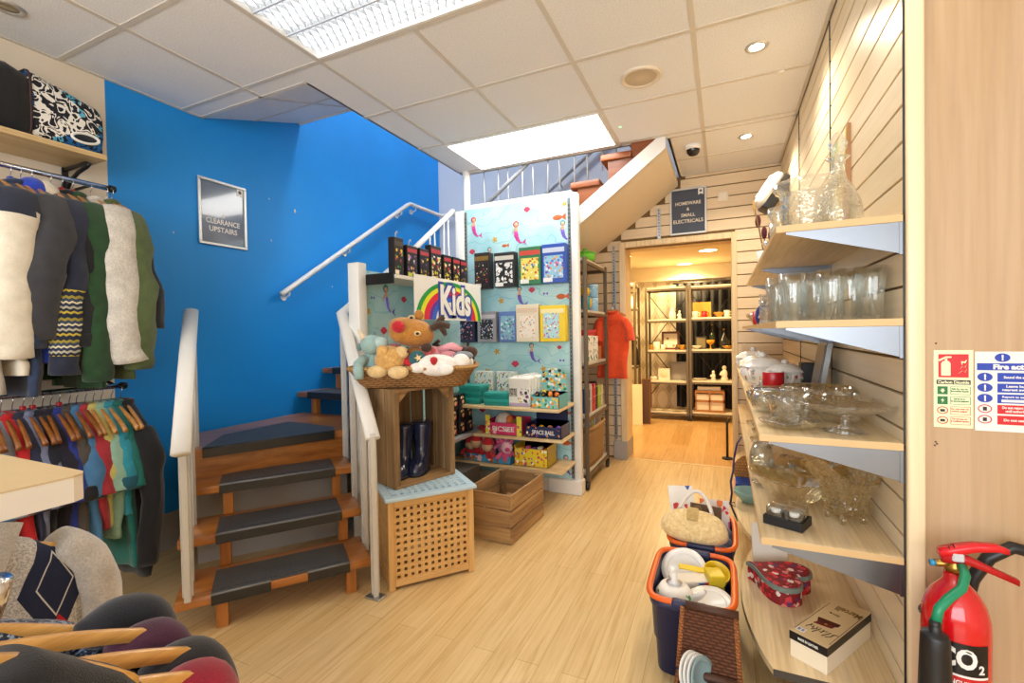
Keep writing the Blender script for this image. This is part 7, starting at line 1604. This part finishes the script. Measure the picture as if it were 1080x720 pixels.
for k, (x, y, z, rx, rz_, w, h, c, lb) in enumerate(((-.19, 2.58, .21, -.55, .3, .13, .25, 'w', 'white and yellow booklet sticking up at the back of the far tub'), (-.10, 2.52, .20, -.2, -.2, .15, .19, 'b', 'brown picture book behind the handle of the straw handbag'), (-.05, 2.58, .20, -.3, .1, .14, .20, 'r', 'red and blue booklet at the back of the far tub'))):
    t = thing('booklet', lb, 'booklet', (x, y, z)); t.rotation_euler = (rx, 0, rz_); MB().box(-w / 2, w / 2, 0, .010, 0, h, .001).build('pages', plain('#f2eee4', .5), t); MB().box(-w / 2 - .001, w / 2 + .001, -.0022, -.0002, -.001, h + .001).build('cover', {'w': spots('#f2efe8', ('#e8b81c', '#c83a3a', '#3a5ab0', '#d8d0c0'), 16, .4), 'b': spots('#6a5038', ('#3a2a20', '#8a7050', '#d8d0c0'), 14, .4), 'r': spots('#e8e0dc', ('#d0302c', '#2a3a9a', '#e87a3a', '#e85a8a'), 22, .5)}[c], t)
t = thing('crumpled_cloth', 'grey and blue knitted things stuffed along the right of the far tub', 'cloth', (-.015, 2.47, .03)); b = MB()
for k in range(5): b.ball((0.0 + .012 * (k % 2), -.12 + .055 * k, .20 + .02 * (k % 2)), (.04, .04, .05), 14, 9)
wobble(b, 9, .02, fx=22); b.build('knit', fabric('#6f7484', '#3f4456', 160, .9), t); MB().box(-.04, .03, -.14, .14, .0, .17, .02).build('folded_knit', fabric('#5a6074', '#3a4054'), t)
t = thing('crumpled_cloth', 'pale scarf in the middle of the far tub under the handbag handle', 'cloth', (-.12, 2.42, .03)); b = MB(); b.ball((0, 0, .19), (.10, .08, .07), 20, 12); wobble(b, 4, .03, fx=16); b.build('scarf', spots('#d8d4d0', ('#3a4a8a', '#c83a4a', '#f0ece8'), 16, .4), t); MB().box(-.09, .09, -.12, .12, .0, .14, .02).build('folded_layer', fabric('#4a5060', '#343846'), t)
t = tag(MB().tube([(.05, 3.22, .47), (.045, 3.2, .40), (.03, 3.19, .33), (.036, 3.19, .26), (.028, 3.18, .20)], .006, 6, flat=.4).tube([(.028, 3.18, .20), (-.01, 3.175, .205), (-.012, 3.175, .185), (.028, 3.18, .195), (.055, 3.175, .18), (.05, 3.175, .21), (.028, 3.18, .20)], .006, 6, flat=.4).tube([(.028, 3.18, .195), (.045, 3.17, .15), (.068, 3.165, .10)], .006, 6, flat=.4).tube([(.05, 3.22, .47), (.07, 3.26, .56), (.095, 3.28, .60)], .006, 6, flat=.4).build('ribbon', plain('#2a1d5a', .4)), 'purple ribbon tied in a bow hanging from the second lowest shelf, middle bay', 'ribbon')
# open wicker hamper with plates
WK2 = weave('#6e3d20', '#33190c', '#4a2612', 34, 110); WKE = weave('#b8733a', '#7a4520', None, 50, 120)
wh = thing('wicker_hamper', 'small dark wicker picnic hamper with open lid against the crockery tub', 'hamper', (-.057, 1.625, 0), 0)
W = .094
b = MB(); b.box(-W, W, -.26, 0, 0, .006); b.box(-W, W, -.008, 0, .0061, .135); b.box(-W, W, -.26, -.252, .0061, .135); b.box(-W, -W + .008, -.252, -.008, .0061, .135); b.box(W - .008, W, -.252, -.008, .0061, .135); b.build('body', WK2, wh)
MB().tube([(-W, 0, .138), (W, 0, .138), (W, -.26, .138), (-W, -.26, .138)], .009, 8, closed=True).build('rim', WKE, wh)
ML = frame((0, .012, .145), (1, 0, 0), (0, .42, .9))
b = MB(); b.prism([(-W + .004, 0), (W - .004, 0), (W - .012, .18), (-W + .012, .18)], -.005, .004, M=ML); b.build('lid', WK2, wh)
for s_ in (-1, 1): MB().tube([ML @ V(s_ * W, 0, 0), ML @ V(s_ * (W - .010), .185, 0)], .0085, 8).build('lid_edge', WKE, wh)
MB().tube([ML @ V(-W + .02, .192, 0), ML @ V(W - .0, .192, 0)], .014, 12).build('lid_roll', plain('#4a2c1c', .6), wh)
MB().tube([(-W + .02, -.004, .148), (W - .01, -.004, .148)], .013, 10).build('hinge_roll', plain('#4a2c1c', .6), wh)
for k in range(4):
    disc_thing('plate', ['blue patterned plate frontmost of four standing in the wicker hamper', 'white plate second of four standing in the wicker hamper', 'white plate third of four standing in the wicker hamper', 'white plate rearmost of four standing in the wicker hamper'][k], 'plate', (-.082 - .0125 * k, 1.60 + .004 * k, .155), (math.radians(74), 0, math.radians(62)), PLT, plain('#8fa9ad', .25) if k == 0 else plain('#efece6', .2), .66, deco=plain('#6f8a90', .3) if k == 0 else plain('#d8d4cc', .3))
t = thing('folded_napkin', 'navy folded napkin beside the plates in the wicker hamper', 'napkin', (-.03, 1.55, .012)); MB().box(-.045, .045, -.05, .05, 0, .13, .012, seg=2).build('cloth', fabric('#27345c', '#18223f'), t); MB().box(-.03, .046, -.051, -.049, .02, .04).build('trim', WHITE, t)

# ------------------------------------------------------------------ end panel: extinguisher and safety notices
EX = (.535, 1.545)
RED = plain('#d3121a', .18, coat=.6); ext = thing('fire_extinguisher', 'red fire extinguisher with black horn against the maple end panel', 'fire extinguisher', (EX[0], EX[1], 0))
R_ = .068
MB().lathe([(0, .004), (R_ * .8, .0), (R_, .012), (R_, .52), (R_ * .97, .548), (R_ * .86, .578), (R_ * .66, .604), (R_ * .44, .622), (.024, .632), (.022, .650), (0, .652)], 44).build('cylinder', RED, ext)
def curved(parent, name, m, a0, a1, z0, z1, r): 
    b = MB(); b.grid(lambda u, v: (r * math.cos(a0 + (a1 - a0) * u), r * math.sin(a0 + (a1 - a0) * u), z0 + (z1 - z0) * v), 24, 1); b.build(name, m, parent)
AC = math.atan2(-1.545, -.535)               # direction towards the room's middle
curved(ext, 'black_band', plain('#121214', .3), AC - 1.0, AC + 1.0, .425, .502, R_ + .0012)
curved(ext, 'white_strip', WHITE, AC - 1.0, AC + 1.0, .419, .4245, R_ + .0012)
curved(ext, 'red_label', plain('#c81820', .3), AC - 1.0, AC + 1.0, .16, .4185, R_ + .0010)
def wrap_words(txt, z, height, width, m, r, a, bold=.02):
    o = words(txt, m, Matrix.Identity(4), width, height, ext, 'lettering', bold=bold)
    for v in o.data.vertices:
        th = a + v.co.x / r; rr = r + .0004 + v.co.z
        v.co = V(rr * math.cos(th), rr * math.sin(th), z + v.co.y)
wrap_words('CO', .466, .05, .075, WHITE, R_ + .0014, AC + .06, .04); wrap_words('2', .444, .022, .013, WHITE, R_ + .0014, AC + .74, .03)
wrap_words('EXTINGUISHER', .404, .013, .088, WHITE, R_ + .0013, AC + .12, .03); wrap_words('CARBON DIOXIDE', .388, .009, .075, WHITE, R_ + .0013, AC + .12, .02); wrap_words('FIRE', .374, .008, .02, WHITE, R_ + .0013, AC + .1, .02)
wrap_words('2 kg', .345, .009, .02, WHITE, R_ + .0013, AC - .1); 
v = MB(); v.lathe([(0, .652), (.020, .652), (.022, .668), (.016, .676), (.016, .70), (0, .702)], 20); v.tube([(0, 0, .672), (-.045, -.012, .672)], .009, 12); v.build('valve', BRASS, ext)
MB().tube([(-.045, -.012, .672), (-.054, -.014, .672)], .008, 10).build('safety_cap', plain('#2f8fc0', .3), ext)
RL_ = plain('#e0202a', .25)
b = MB(); b.loft([[(x, y + w_ * c[0], z + h_ * c[1]) for c in ((-1, -1), (1, -1), (1, 1), (-1, 1))] for x, y, z, w_, h_ in ((-.035, -.006, .700, .014, .008), (0, -.006, .712, .014, .011), (.035, -.006, .724, .012, .010), (.075, -.008, .730, .010, .008), (.098, -.008, .724, .008, .006))]); b.build('top_lever', RL_, ext)
b = MB(); b.loft([[(x, y + w_ * c[0], z + h_ * c[1]) for c in ((-1, -1), (1, -1), (1, 1), (-1, 1))] for x, y, z, w_, h_ in ((-.03, -.006, .688, .013, .010), (.02, -.006, .690, .013, .010), (.06, -.008, .674, .009, .008), (.115, -.010, .652, .008, .007))]); b.build('carry_handle', plain('#b8141c', .3), ext)
b = MB(); b.box(-.012, .012, -.022, -.004, .684, .706, .003); b.build('seal_clip', plain('#c8ccd0', .3), ext); MB().tube([(-.01, -.014, .70), (-.02, -.02, .722), (-.012, -.022, .73), (-.004, -.016, .712)], .0014, 6).build('seal_wire', BLACK, ext)
hp = V(-.078, -.118, 0)
MB().tube([(.006, -.022, .676), (.004, -.045, .664), (-.012, -.07, .640), (-.045, -.095, .622), (-.068, -.110, .600), (-.076, -.117, .570)], .0105, 12).build('hose', plain('#178a62', .35), ext)
MB().lathe([(0, .575), (.0105, .575), (.012, .565), (.012, .545), (.025, .543), (.028, .535), (.029, .51), (.034, .36), (.042, .20), (.046, .12), (.043, .12), (.03, .36), (.02, .52), (0, .53)], 28, c=(hp.x, hp.y, 0)).build('horn', plain('#151517', .4), ext)
b = MB(); b.box(-.02, .02, .066, .112, .46, .50, .003); b.tube([(R_ * 1.01 * math.cos(a), R_ * 1.01 * math.sin(a), .53) for a in [PI * (.0 + k / 14) for k in range(15)]], .004, 6); b.build('wall_clamp', DKMETAL, ext)
t = tag(MB().tube([(.585, 1.625, .45), (.583, 1.62, .54), (.594, 1.615, .61), (.625, 1.61, .675), (.67, 1.61, .71), (.72, 1.61, .70)], .0155, 14).build('black_hose', plain('#18181a', .4)), 'thick black hose curving on the end panel beside the red fire extinguisher', 'hose')
def panel_sign(name, label, x0, x1, z0, z1, base):
    t = thing(name, label, 'safety sign', ((x0 + x1) / 2, YP, (z0 + z1) / 2)); w, h = (x1 - x0) / 2, (z1 - z0) / 2
    MB().box(-w, w, -.003, 0, -h, h, .0008).build('plate', base, t)
    return t, w, h
MS_ = frame((0, -.0031, 0), (1, 0, 0), (0, 0, 1))
def rect(t, nm, x0, x1, y0, y1, m, z=0.0): return MB().box(x0, x1, y0, y1, z, z + .0004, M=MS_).build(nm, m, t)
def disc(t, nm, x, y, rx, ry, m, z=.0004, ring=None):
    b = MB(); n = 24
    if ring: 
        vs_ = []; fs_ = []
        for k in range(n):
            a = 2 * PI * k / n; vs_ += [(x + rx * math.cos(a), y + ry * math.sin(a), z), (x + (rx - ring) * math.cos(a), y + (ry - ring) * math.sin(a), z)]
        for k in range(n): j = (k + 1) % n; fs_.append([2 * k, 2 * j, 2 * j + 1, 2 * k + 1])
        b.add(vs_, fs_, M=MS_); c = .72 * rx; b.tube([MS_ @ V(x - c, y + c * ry / rx, z), MS_ @ V(x + c, y - c * ry / rx, z)], ring * .5, 6, flat=.1)
    else: b.prism([(x + rx * math.cos(2 * PI * k / n), y + ry * math.sin(2 * PI * k / n)) for k in range(n)], z, z + .0004, M=MS_)
    return b.build(nm, m, t)
SR, SB, SG, SK = plain('#cf1f28', .4), plain('#1c3fb0', .4), plain('#14733a', .4), plain('#1a1a1a', .4)
t, w, h = panel_sign('extinguisher_sign', 'cream and red carbon dioxide extinguisher notice on the end panel', .530, .614, 1.002, 1.216, plain('#eef0c4', .4))
rect(t, 'red_panel', -w + .010, w - .010, h - .075, h - .011, SR)
b = MB(); b.prism([(-.026, h - .070), (-.006, h - .070), (-.006, h - .036), (-.010, h - .030), (-.022, h - .030), (-.026, h - .036)], .0004, .0008, M=MS_); b.prism([(-.018, h - .030), (-.013, h - .030), (-.013, h - .020), (-.018, h - .020)], .0004, .0008, M=MS_); b.prism([(-.032, h - .026), (-.016, h - .017), (-.004, h - .017), (-.004, h - .021), (-.016, h - .022), (-.030, h - .031)], .0004, .0008, M=MS_)
for k in range(3): b.tube([MS_ @ V(.010 + .004 * k, h - .064 + .012 * k, .0006), MS_ @ V(.018, h - .056 + .012 * k, .0006), MS_ @ V(.024, h - .060 + .013 * k, .0006), MS_ @ V(.028, h - .050 + .012 * k, .0006)], [.001, .003, .003, .0008], 6, flat=.1)
b.build('pictogram', plain('#eef0c4', .4), t)
rect(t, 'black_strip', -w + .006, w - .006, h - .094, h - .082, SK); words('Carbon Dioxide', plain('#eef0c4', .4), MS_ @ T(0, h - .088, .0007), .066, .0085, t, 'lettering', bold=.03)
for k in range(4):
    y = h - .111 - .0275 * k
    if k < 2: rect(t, 'green_square', -w + .008, -w + .030, y - .011, y + .011, SG); MB().prism([(-w + .019 + a * .001, y + c_ * .001) for a, c_ in (((-6, 2), (-2, 0), (-3, 6), (0, 3), (2, 7), (3, 0), (6, 2), (0, -7)) if k == 0 else ((2, 8), (-4, -1), (0, -1), (-2, -8), (4, 2), (0, 2)))], .0004, .0008, M=MS_).build('pictogram', plain('#eef0c4', .4), t)
    else: disc(t, 'prohibition_ring', -w + .019, y, .012, .0105, SR, ring=.0022); rect(t, 'symbol', -w + .014, -w + .024, y - .004, y + .003, SK, .0002)
    c = SG if k < 2 else SR; f = MB()
    for x0, x1, y0, y1 in ((-w + .036, w - .006, y + .010, y + .011), (-w + .036, w - .006, y - .011, y - .010), (-w + .036, -w + .037, y - .010, y + .010), (w - .007, w - .006, y - .010, y + .010)): f.box(x0, x1, y0, y1, 0, .0004, M=MS_)
    f.build('text_frame', c, t); words(['Safe for use on', 'Safe for use on', 'Do not use on', 'Do not use on'][k] + '\n' + ['flammable liquids', 'live electrical equipment', 'wood, paper', 'in confined spaces'][k], c, MS_ @ T(.013, y + .001, .0004), .038, .012, t, 'lettering', bold=.02)
t, w, h = panel_sign('fire_action_sign', 'white blue and red fire action notice on the end panel', .617, .775, .998, 1.212, plain('#efece6', .4))
disc(t, 'mandatory_disc', -.004 - .02, h - .016, .0155, .0115, SB); words('!', WHITE, MS_ @ T(-.024, h - .016, .001), .004, .016, t, 'lettering', bold=.06)
rect(t, 'blue_band', -w + .004, w - .004, h - .050, h - .031, SB); words('Fire action', WHITE, MS_ @ T(-.0, h - .0405, .0007), .085, .014, t, 'lettering', bold=.05)
for k, tx in enumerate(('Sound the alarm', 'Leave building by\nnearest available exit', 'Report to assembly point', 'Do not return to the building\nuntil authorised to do so', 'Do not use lifts')):
    y = h - .068 - .0285 * k; c = SB if k < 3 else SR
    rect(t, 'text_band', -w + .045, w - .004, y - .0125, y + .0115, c); words(tx, WHITE, MS_ @ T(.018 - (.012 if k in (0, 4) else 0), y + (.004 if k == 2 else 0), .0007), .055 if k in (0, 4) else .085, .007 if '\n' not in tx else .016, t, 'lettering', bold=.03)
    if k == 2: rect(t, 'blank_strip', -w + .053, w - .01, y - .0095, y - .0025, WHITE, .0004)
    if k < 3: disc(t, 'mandatory_disc', -w + .020, y, .0155, .0115, SB); words('!', WHITE, MS_ @ T(-w + .020, y, .001), .004, .016, t, 'lettering', bold=.06)
    else: disc(t, 'prohibition_ring', -w + .020, y, .0145, .0115, SR, ring=.0024); rect(t, 'symbol', -w + .016, -w + .024, y - .005, y + .005, SK, .0002)
